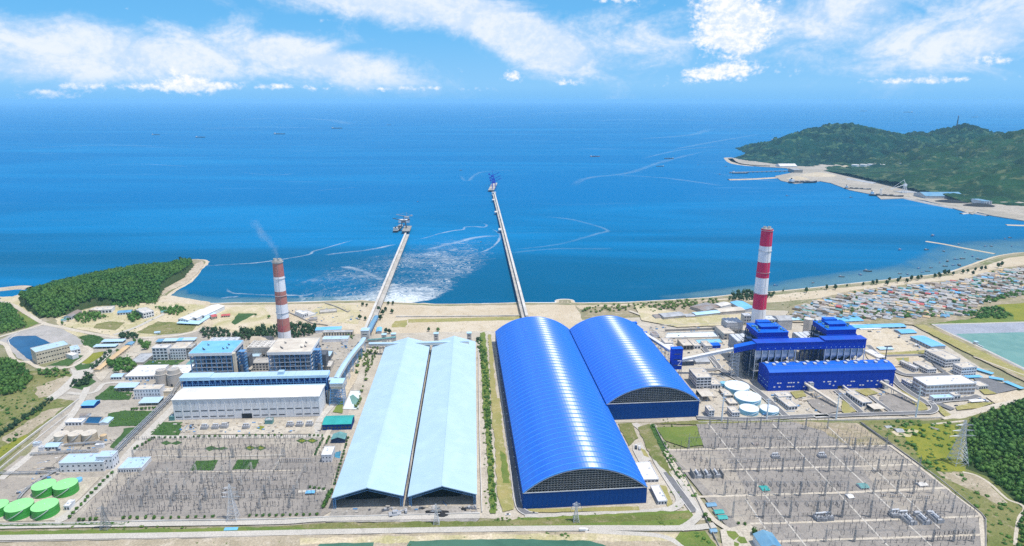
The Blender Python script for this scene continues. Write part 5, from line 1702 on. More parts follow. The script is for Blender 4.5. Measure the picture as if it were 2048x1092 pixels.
# green tanks and the water treatment corner
for p,r_,yt,l in(((91,986.5),21,969,'bright green round tank at the back, nearer to the plant road'),((134,985),21.5,967.5,'bright green round tank at the back beside the small blue tank'),((42,1028.5),24.5,1010,'bright green round tank in the front row, middle one'),((93,1027.5),23.5,1009.5,'bright green round tank in the front row nearest white box hut'),((-3,1027.5),20,1010,'bright green round tank cut off by the picture edge')):
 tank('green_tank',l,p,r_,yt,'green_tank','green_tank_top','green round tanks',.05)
tank('blue_tank','small bright blue tank beside a green round tank',(158,963),6.5,957,'roof_sky_blue','roof_sky_blue',None,.1,False,20)
for x,y,l in((126,882,'tan round clarifier tank, left of the three in a row'),(154,881,'tan round clarifier tank, middle of the three in a row'),(181,880,'tan round clarifier tank, right of the three in a row')):
 tank('clarifier_tank',l,(x,y),13.5,y-15,'tank_tan','cream_roof','tan clarifier tanks',.04)
tank('clarifier_tank','small yellowish round tank right of the tan tanks',(208,879),6,870,'tank_tan','orange_roof',None,.15,False,20)
bld('treatment_building','long white two storey building with pale blue roof behind green tanks','building',(121,945.5),210,927.5,909,'white_wall','roof_pale_blue','flat',2,8,frac=.32,hfrac=.28,sides='fr')
bld('treatment_building','taller white wing with pale blue roof at the end of the long white building','building',(196,940),228,915,903,'white_wall','roof_pale_blue','flat',2,4,frac=.32,hfrac=.26,sides='fr')
bld('store_shed','white hall with pale blue mono roof on the edge of the switchyard','shed',(237,946),284,938,916,'white_wall','roof_pale_blue','flat',1,9,frac=.5,hfrac=.4)
bld('pump_hut','small pale blue roofed building beside the tan tanks','building',(90,900),117,894,885,'white_wall','roof_pale_blue','gable',1,4,rise=2)
bld('pump_hut','little white hut left of the pale blue roofed building','building',(66,894),80,888,884,'white_wall','roof_pale_blue','flat')
bld('pump_hut','tiny white cabin between the pale blue roofed building and tanks','building',(78,903),87,896,892,'white_wall','white_roof','flat')
bld('store_shed','sky blue roofed open shed beside the plant perimeter road','shed',(163,817),188,811,800.5,'blue_dark','roof_sky_blue','gable',rise=2)
bld('tank_house','white building with pale flat roof near the dark water basin','building',(131,852),164,845.5,838,'white_wall','white_roof','flat',1,5)
bld('tank_house','white shed with pale blue roof at the end of dark water basin','building',(199,851),216,846,835.5,'white_wall','roof_pale_blue','gable_v',rise=1.5)
bld('tank_house','white hut with grey roof behind the dark water basin','building',(160,836),178,831,827,'white_wall','roof_zinc','gable',rise=1.5)
basin('dark blue water basin between two white huts',[(168,849),(178,836),(206,836),(198,850)],2.2,'concrete_dark','pond_water')
basin('round end settling tank of grey concrete left of the treatment building',[(84,940),(94,937),(113,937),(108,942)],1.8,'concrete_dark','opening')
bld('cabin','white cabin beside the front row of green tanks','building',(129,1022),140,1013,1001,'white_wall','white_roof','flat',1,2)
bld('cabin','small white unit between tan tanks and treatment building','building',(191,897),207,891,888,'white_wall','white_roof','flat')
def pipe_rack(label,pts,w_,h,mat='steel_blue',pipes=4):
 W_=smooth_line([P(*p)for p in pts],3)if len(pts)>2 else[P(*pts[0]),P(*pts[1])]
 o=W_[0].copy()
 T=thing('pipe_rack',label,'pipe rack',o)
 L=sum((b-a).length for a,b in zip(W_[:-1],W_[1:]))
 n=max(2,int(L/9))
 dense=[]
 for i in range(n+1):
  t_=L*i/n
  for a,b in zip(W_[:-1],W_[1:]):
   l=(b-a).length
   if t_<=l+1e-6:
    break
   t_-=l
  d=(b-a).normalized();dense.append((a.lerp(b,min(1,t_/l))-o,Vector((-d.y,d.x,0))))
 f=MB()
 for c,s in dense:
  for k in(-1,1):
   f.box(c.x+s.x*k*w_/2-.18,c.x+s.x*k*w_/2+.18,c.y+s.y*k*w_/2-.18,c.y+s.y*k*w_/2+.18,0,h)
  for z in(h,h*.7):
   f.bar(c+s*w_/2+Vector((0,0,z)),c-s*w_/2+Vector((0,0,z)),.16)
 f.build('frame','steel_grey',T)['kind']='stuff'
 for k in range(pipes):
  m=MB();u=(-.42+.84*k/max(1,pipes-1))*w_;z=h+.3 if k%2==0 else h*.7+.3
  for(a,s),(b,s2)in zip(dense[:-1],dense[1:]):
   m.bar(a+s*u+Vector((0,0,z)),b+s2*u+Vector((0,0,z)),.34 if k%2 else .5,6)
  m.build('pipe',mat if k%2 else 'galvanised',T)
 return T
pipe_rack('long steel pipe rack beside the plant road towards white turbine hall',[(231,910),(262,878),(300,841),(344,797)],8,6,'steel_blue',6)
pipe_rack('low pipe rack crossing in front of the white treatment building',[(62,912),(120,908),(196,905)],3,3,'steel_light',3)
pipe_rack('low pipe run left of the green tanks',[(0,950),(60,949),(118,946)],3,2.5,'steel_light',3)
pipe_rack('pipe rack beside boxy white building running up to pale gallery',[(344,797),(352,783),(366,765),(376,752)],5,7,'steel_light',4)
pipe_rack('short pipe rack inside the water treatment yard',[(130,893),(165,890),(205,888)],4,3,'steel_light',4)
pipe_rack('pipe rack from the green tanks towards the pump yard',[(38,1000),(62,975),(118,941)],3,2.5,'steel_light',3)
wall_line('perimeter_wall','long pale perimeter wall beside the road up from the lower left','wall',[(-20,938),(30,899),(90,853),(158,801)],3,1.4,'concrete_light')
wall_line('perimeter_wall','inner low pale wall along the plant road up from the lower left','wall',[(-10,946),(38,907),(98,860),(152,818)],1.6,1.0,'concrete_light')
wall_line('perimeter_wall','pale wall along the bottom edge of the older plant','wall',[(-40,1051),(150,1049),(300,1044.5),(560,1041),(660,1036.5),(960,1029)],2.4,.8,'concrete_light')
wall_line('retaining_wall','pale retaining wall round the settling pond banks','wall',A1((75,700),(60,660),(150,595),(330,550)),1.2,1.2,'concrete_light')
wall_line('retaining_wall','pale wall along the long side of the right pale shed','wall',[(957,700),(958,800),(960,900),(964,1026)],2.0,1.0,'concrete_light')
wall_line('retaining_wall','narrow concrete wall in the gap between pale sheds','wall',[(853,690),(842,790),(826,905),(813,1010)],3.0,1.6,'concrete')
wall_line('canal_wall','concrete edge of the foreground road canal','wall',[(-60,1086),(300,1079),(640,1072),(980,1065)],1.0,.8,'concrete')
# ================================================================== newer blue plant on the right
def blue_turbine_hall():
 A,W,D,h,yaw=base2((1535,782.5),(1785,775.5),745,728,None)
 U,V=axes(yaw)
 # its long side runs back to a corner near the bunker bay
 D=34.0
 T=thing('turbine_hall','long deep blue turbine hall with scattered white windows and roof vents','turbine hall',A,yaw)
 MB().box(0,W,0,D,0,h-.02).build('wall','blue_wall',T)
 n=22
 pm=MB().box(.06,W/n-.06,-.14,-.01,1.2,h-1).mesh('wall_panel','blue_wall')
 for i in range(n):
  put(pm,'wall_panel',T,(i*W/n,0,0))
 prof=[(-.8,h),(D*.12,h+2.6),(D*.28,h+4.6),(D*.5,h+5.6),(D*.72,h+4.6),(D*.88,h+2.6),(D+.8,h)]
 def zr(y):
  return float(np.interp(y,[p[0]for p in prof],[p[1]for p in prof]))
 for i in range(n):
  r=MB()
  x0,x1=i*W/n-(.6 if i==0 else-.05),(i+1)*W/n+(.6 if i==n-1 else-.05)
  for(y0,z0),(y1,z1)in zip(prof[:-1],prof[1:]):
   r.quad((x0,y0,z0),(x1,y0,z0),(x1,y1,z1),(x0,y1,z1))
  r.build('roof_panel','blue_roof',T)
 g=MB()
 for x in(-.55,W+.55):
  g.quad(*([(x,-.8,h-1.2)]+[(x,y,z-.04)for y,z in prof]+[(x,D+.8,h-1.2)]))
 g.quad((-.5,-.78,h-1.2),(W+.5,-.78,h-1.2),(W+.5,-.78,h-.02),(-.5,-.78,h-.02))
 g.build('gable','blue_wall',T)
 vm=MB().box(-1.6,1.6,-2.2,2.2,0,1.7).box(-1.9,1.9,-2.6,2.6,1.71,2.1).mesh('roof_vent','steel_light')
 for i in range(24):
  if i in(5,13,20):
   continue
  y=D*(.40 if i%2 else .60)
  put(vm,'roof_vent',T,(W*(i+.6)/24.5,y,zr(y)-.1))
 rl=MB()
 for y in(D*.3,D*.7):
  rl.bar((0,y,zr(y)+.8),(W,y,zr(y)+.8),.15,3)
 rl.build('safety_rail','steel_light',T)
 wm=MB().box(-1.3,1.3,-.32,-.15,-.75,.75).mesh('window','white_paint')
 # windows at the places the photograph shows them: fraction along the front, fraction of the height
 for fx,fz in((.075,.42),(.095,.42),(.05,.22),(.09,.22),(.16,.43),(.18,.43),(.2,.43),(.235,.43),(.155,.22),(.175,.22),(.2,.22),(.29,.43),(.318,.43),(.285,.2),(.44,.43),(.475,.43),(.49,.43),(.53,.43),(.488,.3),(.52,.22),(.6,.2),(.635,.2),(.655,.2),(.66,.41),(.68,.41),(.735,.2),(.757,.2),(.79,.41),(.82,.41),(.87,.41),(.9,.41),(.865,.2),(.985,.2)):
  put(wm,'window',T,(W*fx,0,h*fz))
 sm_=MB().box(-.3,-.02,-1.0,1.0,-.6,.6).mesh('side_window','roof_light_blue')
 for k in range(7):
  for z in(.25,.45):
   if(k*2+int(z*10))%3:
    put(sm_,'side_window',T,(0,D*(k+.7)/8,h*z))
 MB().box(W*.555,W*.59,-.25,-.02,.1,5.5).build('door','opening',T)
 MB().box(W*.56,W*.72,-.4,-.02,.1,1.4).build('door_step','concrete',T)
 for fx in(.315,.915):
  m=MB();m.box(W*fx,W*fx+6,-5,-.35,0,h*.46);m.build('bus_annex','steel_grey',T)
  k=MB()
  for i in range(4):
   k.box(W*fx+.4,W*fx+5.6,-5.12,-5.01,h*.46*(i+.3)/4.4,h*.46*(i+.7)/4.4)
  k.build('annex_louvre','steel_light',T)
 return A,U,V,W,D,h,yaw
BA,BU,BV,BW,BD,BH,BY=blue_turbine_hall()
def at_b(u,v,z=0.0):
 return BA+BU*u+BV*v+Vector((0,0,z))
def ub(px,v,z):
 """distance along the blue plant's front line at which pixel column px is met, at depth v and height z"""
 o=BA+BV*v
 k=(px-1024.0)/FPX
 q=z-CAM_H
 return(k*(o.y*cp-q*sp)-o.x)/(BU.x-k*BU.y*cp)
def zb(px,py,v):
 """height that shows at pixel px, py in the plane v behind the hall front"""
 u=ub(px,v,30.0)
 return zat((BA+BU*u+BV*v).y,py)
def bunker_bay():
 v0,v1=BD+3,BD+19
 zt=zb(1620,684,v0);zb_=zb(1620,698.5,v0)
 u0,us,u1=ub(1514,v0,zt),ub(1650,v0,zt),ub(1733,v0,zt)
 T=thing('bunker_bay','long blue violet bunker bay raised on steelwork behind the blue turbine hall','bunker bay',at_b(0,v0),BY)
 d=v1-v0
 for(a,b,dz)in((u0,us,0.0),(us+.1,u1,2.4)):
  MB().box(a,b,0,d,zb_,zt+dz-.02).build('wall','blue_wall',T)
  n=max(2,int((b-a)/12))
  for i in range(n):
   MB().box(a+(b-a)*i/n+(.04 if i else-.6),a+(b-a)*(i+1)/n-(.04 if i<n-1 else-.6),-.8,d+.6,zt+dz,zt+dz+.5).build('roof_panel','blue_roof_violet',T)
  m=MB().box(-.5,.5,-.15,.03,0,1.0).mesh('window','roof_light_blue')
  for i in range(9):
   put(m,'window',T,(a+(b-a)*(i+.5)/9,0,zb_+2.2))
   # coal bunkers: two groups of six with cone feet
 for g0,g1 in((1512,1592),(1651,1730)):
  a,b=ub(g0,v0,zb_),ub(g1,v0,zb_)
  st=(b-a)/6
  bm_=MB().box(-st*.36,st*.36,1,d-2,zb_-11,zb_-.05)
  x0,x1,y0,y1,z=-st*.36,st*.36,1,d-2,zb_-11
  bm_.quad((x0,y0,z),(-1,4,z-6),(1,4,z-6),(x1,y0,z));bm_.quad((x1,y0,z),(1,4,z-6),(1,7,z-6),(x1,y1,z));bm_.quad((x1,y1,z),(1,7,z-6),(-1,7,z-6),(x0,y1,z));bm_.quad((x0,y1,z),(-1,7,z-6),(-1,4,z-6),(x0,y0,z))
  me=bm_.mesh('coal_bunker','steel_grey')
  for i in range(6):
   put(me,'coal_bunker',T,(a+st*(i+.5),0,0))
  f=MB()
  for i in range(7):
   x=a+st*i
   for y in(.3,d-.3):
    f.box(x-.45,x+.45,y-.45,y+.45,0,zb_)
   if i<6:
    f.bar((x,.2,zb_*.32),(x+st,.2,zb_*.32),.35);f.bar((x,.2,zb_*.55),(x+st,.2,zb_*.55),.3);f.bar((x,.2,zb_*.32),(x+st/2,.2,zb_*.55),.2);f.bar((x+st,.2,zb_*.32),(x+st/2,.2,zb_*.55),.2)
  f.build('bunker_frame','steel_light',T)
  MB().box(a,b,1,d,zb_*.28,zb_*.31).build('mill_floor','concrete_dark',T)
 a,b=ub(1594,v0,zb_),ub(1649,v0,zb_)
 f=MB()
 for i in range(7):
  x=a+(b-a)*i/6
  for y in(4,d-.3):
   f.box(x-.4,x+.4,y-.4,y+.4,0,zb_)
  if i<6:
   f.bar((x,4,0),(a+(b-a)*(i+1)/6,4,zb_),.3)
   f.bar((a+(b-a)*(i+1)/6,4,zb_*.5),(x,4,zb_),.3)
   for s in(.33,.66):
    f.bar((x,4,zb_*s),(a+(b-a)*(i+1)/6,4,zb_*s),.35)
 f.build('open_frame','navy',T)
 return v0,v1,zt,zb_
BV0,BV1,BZT,BZB=bunker_bay()
def blue_boiler(label,xl,xr,y_front,y_back):
 v0=BV1+2.5
 z1=zb((xl+xr)/2,y_front,v0)
 u0,u1=ub(xl,v0,z1),ub(xr,v0,z1)
 W=u1-u0
 mid=at_b((u0+u1)/2,v0)
 k=(546.0-y_back)/FPX;q=z1-CAM_H
 D=max(40.0,(q*(cp+k*sp)/(k*cp-sp)-mid.y)/BV.y)
 T=thing('boiler_house',label,'boiler house',at_b(u0,v0),BY)
 zl=z1*.74
 # clad upper part
 MB().box(0,W,0,D,z1-7,z1-.02).build('upper_cladding','blue_wall',T)
 MB().box(-.6,W+.6,-2.2,D*.7,z1-9.2,z1-7.02).build('eaves_band','blue_wall',T)
 MB().box(1.5,W-1.5,-.8,0,z1-12,z1-9.3).build('louvre_band','steel_light',T)
 n=6
 for i in range(n):
  MB().box(W*i/n+.05-(.6 if i==0 else 0),W*(i+1)/n-.05+(.6 if i==n-1 else 0),-1.2,D+.6,z1,z1+.5).build('roof_panel','blue_roof',T)
 MB().box(W*.22,W*.78,D*.30,D*.62,z1+.52,z1+4.4).build('monitor','blue_wall',T)
 MB().box(W*.2,W*.8,D*.28,D*.64,z1+4.42,z1+4.9).build('monitor_roof','blue_roof',T)
 MB().box(W*.28,W*.7,D*.72,D*.98,z1+.52,z1+6).build('rear_monitor','blue_roof',T)
 k2=MB();rr=random.Random(int(xl))
 for i in range(16):
  x=rr.choice((rr.uniform(.04,.18),rr.uniform(.82,.96)))*W;y=rr.uniform(.05,.95)*D
  k2.box(x-1,x+1,y-1.6,y+1.6,z1+.52,z1+rr.uniform(1.5,3.4))
 k2.build('roof_plant','roof_teal_old',T)['kind']='stuff'
 # open steelwork below
 cm_=MB().box(-.8,.8,-.8,.8,0,z1-7).mesh('column','navy')
 for i in range(6):
  put(cm_,'column',T,(W*i/5,0,0));put(cm_,'column',T,(W*i/5,D,0))
 for j in range(1,7):
  put(cm_,'column',T,(0,D*j/7,0));put(cm_,'column',T,(W,D*j/7,0))
 for k3 in range(1,8):
  z=(z1-8)*k3/8
  d=MB();d.box(-4.5,W*.16,-.5,D,z,z+.45);d.box(W*.84,W+4.5,-.5,D,z,z+.45);d.box(W*.16,W*.84,-.5,D*.1,z,z+.45)
  d.build('floor_deck','steel_dark',T)
  e=MB();e.bar((-4.5,-.5,z+1.3),(-4.5,D,z+1.3),.1,3);e.bar((-4.5,-.5,z+.8),(-4.5,D,z+.8),.1,3)
  e.build('railing','steel_light',T)
 MB().box(W*.17,W*.83,D*.12,D*.8,2,z1-8).build('furnace_casing','blue_dark',T)
 b=MB()
 for j in range(7):
  y0,y1=D*j/7,D*(j+1)/7
  for k3 in range(8):
   z0,zz1=(z1-8)*k3/8,(z1-8)*(k3+1)/8
   if(j+k3)%2==0:
    b.bar((-.9,y0,z0),(-.9,y1,zz1),.25,3)
 for i in range(22):
  y=rr.uniform(0,D);z=rr.uniform(3,z1-14)
  b.bar((rr.uniform(-8,-2),y,z),(rr.uniform(-8,-2),min(D,y+rr.uniform(4,16)),z+rr.choice((0,0,5))),rr.uniform(.3,.8),5)
 b.build('pipework','steel_dark',T)['kind']='stuff'
 s=MB();lattice(s,(-10,D*.15,0),(-10,D*.15,z1*.86),8,8,9,.28)
 for k3 in range(9):
  z=z1*.86*(k3+.98)/9
  s.box(-14,-6,D*.15-4,D*.15+4,z-.2,z)
 s.build('stair_tower','navy',T)['kind']='stuff'
 return at_b(u0,v0),W,D,z1
B1_=blue_boiler('blue stepped boiler house beside the crimson banded chimney',1516,1577,664.5,646)
B2_=blue_boiler('blue stepped boiler house, the one farther from the crimson chimney',1654,1713,659,641)
for(o_,W,D,z1),l in((B1_,'grey precipitator with ducts between blue boiler house and crimson chimney'),(B2_,'grey precipitator with ducts behind the farther blue boiler house')):
 A=o_+BV*(D+8)
 T=thing('precipitator',l,'precipitator',A,BY)
 hh=z1*.5
 for i in range(2):
  x0=-8+i*(W*.5+6)
  MB().box(x0,x0+W*.5+3,0,34,hh*.45,hh).build('casing','steel_grey',T)
  c=MB()
  for a in range(4):
   for y in(1,17,33):
    c.box(x0+1+a*(W*.5)/3.2-.4,x0+1+a*(W*.5)/3.2+.4,y-.4,y+.4,0,hh*.45)
  c.build('legs','steel_light',T)
  r=MB()
  for a in range(3):
   r.box(x0+.6+a*W*.17,x0+W*.15+a*W*.17,1,33,hh+.02,hh+1.6)
  r.build('roof','steel_light',T)
  s=MB()
  for a in range(8):
   s.box(x0-.3,x0-.02,a*4.6,a*4.6+.5,hh*.45,hh)
  s.build('stiffener','steel_dark',T)
 d=MB().cyl(W*.5,44,hh*.3,hh*.9,6,n=14)
 d.build('flue_duct','steel_grey',T)
precipitator('precipitator','arched grey steel duct casing left of the crimson chimney',(1452,668),1484,646,637,YR,'steel_grey',4,'steel_light')
bld('absorber_house','grey absorber building with ribbed front right of the crimson chimney','building',(1531,660),1553,640,632,YR and 'steel_grey','steel_light','flat',3,4,yaw=YR)
bld('absorber_house','dark grey rounded absorber building right of the crimson chimney','building',(1555,661),1583,641,632,'steel_grey','roof_grey','vault',yaw=YR,rise=4)
bld('absorber_house','bare steel frame block left of the crimson chimney base','building',(1487,650),1502,632,627,'steel_grey','steel_light','flat',3,3,yaw=YR)
tank('ash_silo','tall cream ash silo between the two blue boiler houses',(1613,673),8.5,637,'silo','concrete_light',None,.05,False,24,'silo')
tank('ash_silo','grey ash silo standing behind the tall cream one',(1627,667),6.5,639,'concrete','concrete_light',None,.05,False,24,'silo')
# conveyors of the blue plant
transfer_tower('square blue conveyor tower on legs with white zigzag mark, beside the farther vault',(1341,757),1362,698.5,694,'blue_wall','blue_roof',YR,None,.30)
BT=[o for o in COL.objects if o.get('label','').startswith('square blue conveyor tower')][0]
A,W,D,h,yaw=base2((1341,757),1362,698.5,694,YR)
m=MB()
zz=[(.55,.60),(.92,.60),(.60,.44),(.95,.44)]
for a,b in zip(zz[:-1],zz[1:]):
 m.bar((W*a[0],-.25,h*a[1]),(W*b[0],-.25,h*b[1]),.45)
m.build('zigzag_mark','white_paint',BT)
gallery('conveyor_gallery','white conveyor sloping from the farther vault to square blue tower',[(1286,664,12),(1312,680,20),(1342,699,31)],6,4,'white_roof','steel_light','steel_grey',leg_step=34,vault=False)
gallery('conveyor_gallery','white conveyor rising from square blue tower to the bunker bay',[(1362,718,24),(1410,707.5,33),(1470,695,46)],6,4,'white_roof','steel_light',None,vault=False)
p0_,p1_=P(1468,695,46),at_b(ub(1514,BV0+6,BZT),BV0+7,BZT)
o=Vector((p0_.x,p0_.y,0))
T=thing('conveyor_gallery','blue gallery joining the white conveyor to the bunker bay','conveyor',o)
a,b=p0_-o,p1_-o
a.z,b.z=48,BZT
m=MB();m.beam(a+Vector((0,0,-.6)),b+Vector((0,0,-.6)),12,8);m.build('wall','blue_wall',T)
m=MB();m.beam(a,b,13,.55);m.build('roof','blue_roof',T)
m=MB();lattice(m,(a.x+3,a.y,0),(a.x+3,a.y,39),11,9,8,.35);m.build('trestle','steel_light',T)
m=MB();lattice(m,(b.x*.75,b.y*.75,0),(b.x*.75,b.y*.75,BZT-9),10,9,8,.3);m.build('trestle','navy',T)
A=P(1280,672)
T=thing('conveyor_drive','blue conveyor drive house beside the far end of farther vault','tower',A,YR)
MB().box(-4,4,-4,4,4,12).build('wall','blue_wall',T);MB().box(-4.5,4.5,-4.5,4.5,12.02,12.6).build('roof','blue_roof',T)
MB().box(-3,10,-9,-4.2,6,10).build('head_box','blue_roof',T)
m=MB();lattice(m,(0,0,0),(0,0,4),7,7,1,.25);m.build('legs','steel_grey',T)
A=P(1268,660)
T=thing('conveyor_drive','smaller blue drive house nearer the sea beside farther vault','tower',A,YR)
MB().box(-4,4,-4,4,6,14).build('wall','blue_wall',T);MB().box(-4.5,4.5,-4.5,4.5,14.02,14.6).build('roof','blue_roof',T)
m=MB();lattice(m,(0,0,0),(0,0,6),7,7,1,.25);m.build('legs','steel_grey',T)
# pale blue tanks
for p,r_,yt,l,w_ in(((1473,780.5),24,770.5,'large pale blue tank at the back of the tank group','tank_blue'),((1494.5,802),25.5,792,'largest pale blue tank in the middle of the tank group','tank_blue'),((1497.5,824.5),18.5,815.5,'smaller white topped tank at the front of the tank group','tank_blue'),((1538,824.5),18,816.5,'smaller white topped tank at the right of the tank group','tank_blue')):
 tank('water_tank',l,p,r_,yt,w_,'tank_white','pale blue tanks beside the blue turbine hall',.05)
tank('water_tank','little teal tank tucked behind the large pale tank',(1447,770),7,765,'tank_blue','tank_blue',None,.06,False,20)
# buildings round the blue plant
RB=dict(yaw=YR)
bld('laboratory','four storey white block with dark glass side beside the farther vault','building',(1392,778),1421.5,756,738,'white_wall','cream_roof','flat',4,4,sides='fl',frac=.8,hfrac=.55,**RB)
bld('annex','low white annex with cream roof beside the four storey white block','building',(1424,778),1441,770,756,'white_wall','cream_roof','flat',1,3,**RB)
bld('pump_house','cream roofed pavilion on dark columns below the four storey white block','building',(1403,804),1427,793,779,'navy','cream_roof','flat',open_front='back',**RB)
bld('valve_house','narrow white tower block with cream roof near the farther vault front','building',(1417,836),1428,822,812,'white_wall','cream_roof','flat',3,2,sides='fl',**RB)
bld('valve_house','white box building with cream roof left of the front pale tanks','building',(1464,836),1479,826,814,'white_wall','cream_roof','flat',2,3,sides='fl',**RB)
bld('long_store','long low cream roofed store left of the pale tanks, farther half','building',(1450,797),1466,792,778,'concrete','cream_roof','flat',1,3,sides='fl',**RB)
bld('long_store','long low cream roofed store left of the pale tanks, nearer half','building',(1459,812),1476,808,797,'concrete','cream_roof','flat',1,3,sides='fl',**RB)
bld('long_store','thin cream roofed lean-to right of the farther vault front','building',(1397,808),1402,804,782,'concrete','cream_roof','flat',**RB)
bld('chemical_house','cream roofed open bay building with yellow doors north of blue tower','building',(1366,701),1386,692,679,'concrete_dark','cream_roof','flat',1,3,frac=.8,hfrac=.7,win='opening',**RB)
bld('chemical_house','small cream block beside the yellow doored bay building','building',(1388,699),1401,692,681,'white_wall','cream_roof','flat',1,2,**RB)
bld('chemical_house','white house with cream roof nearest the farther vault side','building',(1330,694),1346,686.5,677,'white_wall','cream_roof','flat',2,3,**RB)
bld('chemical_house','flat white slab house in front of the nearest white house','building',(1335,703),1350,696,689,'white_wall','white_roof','flat',**RB)
bld('chemical_house','dark sided cream roofed block near the blue vehicle yard','building',(1411,699),1424,692.5,682,'white_wall','cream_roof','flat',2,3,**RB)
bld('vehicle_shed','blue shed in the yard left of the conveyor trestle','shed',(1424,697),1441,691,686,'blue_wall','blue_roof','mono',rise=.6,**RB)
bld('slate_hall','low hall with dark slate roof right of the square blue tower','building',(1392,729),1420,724,714,'steel_grey','roof_grey','gable',rise=1.5,**RB)
bld('arcade','dark arcade of tall columns behind the slate roofed hall','building',(1363,732),1388,724,719,'navy','concrete_light','flat',1,8,frac=.6,hfrac=.7,**RB)
bld('cable_house','long narrow sloped cream building beside the conveyor trestle','building',(1447,680),1470,668,652,'concrete','cream_roof','flat',2,3,**RB)
bld('cable_house','pale flat building behind the sloped cream one','building',(1458,664),1480,657,648,'concrete_light','cream_roof','flat',**RB)
bld('gate_house','small pale hut behind the white conveyor near farther vault','building',(1306,676),1318,671,664,'white_wall','roof_zinc','flat',**RB)
basin('long walled settling basin with pale floor behind the chemical houses',[(1330,678),(1333,668),(1432,665),(1438,676)],3,'concrete_light','tank_white',fill=.3)
basin('row of small square treatment cells in front of settling basin',[(1390,689),(1388,681),(1440,679),(1446,687)],2,'concrete','tank_blue',fill=.5)
wall_line('yard_wall','long dark topped yard wall behind the settling basin','wall',[(1330,663),(1432,659.5)],4,1.2,'concrete_dark')
wall_line('yard_wall','pale fence wall along the shore side of blue plant','wall',[(1320,652),(1380,650.5),(1450,648)],2.5,.8,'concrete_light')
# transformer bays before the blue hall
for x0,x1,l in((.29,0,'cream bus bridge sloping from the blue hall to left transformer bay'),(.89,1,'cream bus bridge sloping from the blue hall to right transformer bay')):
 a=at_b(BW*x0,-1.5,BH*.42);b=at_b(BW*x0+16,-58,7)
 o=Vector((a.x,a.y,0))
 T=thing('bus_bridge',l,'bus bridge',o)
 MB().beam(a-o,b-o,4.2,2.2).build('duct','cream_roof',T)
 m=MB()
 for s in(.35,.7,.97):
  c=(a-o).lerp(b-o,s)
  for k in(-1.4,1.4):
   m.box(c.x+k-.3,c.x+k+.3,c.y-.3,c.y+.3,0,c.z-2.1)
 m.build('legs','steel_grey',T)
a=at_b(BW*.60,-.5,BH*.2);o=Vector((a.x,a.y,0))
T=thing('bus_bridge','short pale cable bridge at the middle of the blue hall front','bus bridge',o)
MB().beam(a-o,at_b(BW*.60+4,-14,3)-o,2.5,1.2).build('duct','concrete_light',T)
MB().box(3,3.5,-13,-12.5,0,2).build('legs','steel_grey',T)
bld('relay_house','white relay building with dark columns left of the first transformer bay','building',(1577,821.5),(1594.5,820),814,793,'white_wall','cream_roof','flat',1,3,sides='fl',frac=.7,hfrac=.6)
bld('relay_house','white upper block behind the first relay building','building',(1556,803),(1583,801),794,787,'white_wall','cream_roof','flat',2,4,sides='fl')
bld('relay_house','long low relay building with cream roof between the transformer bays','building',(1724,814),(1742.5,812.5),806,784,'white_wall','cream_roof','flat',1,3,sides='fl',frac=.7,hfrac=.6)
bld('relay_house','small dark kiosk with cream roof below the long relay building','building',(1747,826),(1770,824.5),818.5,808.5,'navy','cream_roof','flat',open_front='back')
bld('admin_block','long three storey white office with wing beside the blue carports','building',(1921,753),(1951,750.5),736.5,728,'white_wall','cream_roof','flat',3,6,sides='fl',frac=.7,hfrac=.35)
bld('admin_block','receding office wing with grey window bands toward the pond bank','building',(1889,736.5),(1918,734),720,704,'white_wall','cream_roof','flat',3,5,sides='fl',frac=.8,hfrac=.4)
bld('admin_block','narrow office link block at the far end of office wing','building',(1861,721),(1884,719),706,699.5,'white_wall','cream_roof','flat',3,4,sides='fl',frac=.8,hfrac=.4)
bld('workshop','big white gridded workshop with flat white roof beside the ring road','workshop',(1850,794),(1948,789.5),771.5,755,'white_wall','white_roof','flat',3,13,sides='fl',frac=.82,hfrac=.52,win='roof_zinc')
bld('workshop','low white annex at the left end of big gridded workshop','building',(1821,778),(1832,777),769,758.5,'white_wall','cream_roof','flat',2,3,sides='fl')
bld('guard_house','long single storey white building in front of the gridded workshop','building',(1867,804),(1907,802),797,791,'white_wall','roof_light_blue','flat',1,7,frac=.7)
bld('guard_house','small taller white block at the end of the single storey building','building',(1908,800),(1920,799),792,786,'white_wall','cream_roof','flat',1,2)
bld('fire_station','white three bay building left of the long office','building',(1854,749),(1871.5,747.5),739.5,724.5,'white_wall','cream_roof','flat',2,4,sides='fl',frac=.7)
bld('fire_station','thin white arcade left of the three bay building','building',(1829,745),(1836,744),736,722,'white_wall','concrete_light','flat',1,2,sides='fl')
bld('canteen','white flat building right of the gridded workshop','building',(1957,780),(1975,778.5),773,764.5,'white_wall','cream_roof','flat',1,4)
bld('bus_shelter','white flat gate shelter near the plant entrance','shelter',(1943,809),(1970,807),804,800,'white_wall','white_roof','flat',open_front=True)
bld('hydrogen_house','white roofed shed beside the dark post at the blue hall end','building',(1757,721),(1773,719.5),716.5,701,'white_wall','white_roof','flat',1,3)
bld('open_shed','small pale roofed shed at the edge of sandy yard','shed',(1760,703),(1787,702),699,694.5,'steel_grey','roof_pale_blue','mono',open_front=True,rise=.6)
for p0,p1,yt,yr,c,l in(((1662,648),(1727,645),644,633,'roof_sky_blue','wide bright blue warehouse roof behind the farther blue boiler'),((1709,660),(1812,657),656,649.5,'roof_sky_blue','very long bright blue warehouse roof along the sandy yard'),((1803,669.5),(1833,668),666.5,659,'roof_sky_blue','short bright blue roof at the yard corner')):
 bld('warehouse',l,'warehouse',p0,p1,yt,yr,'steel_grey',c,'gable',1,8,rise=2,win='opening')
bld('warehouse','white roof section set into the very long blue warehouse','warehouse',(1721,661.5),(1763,660.2),658.5,654.5,'white_wall','white_roof','mono',rise=.6)
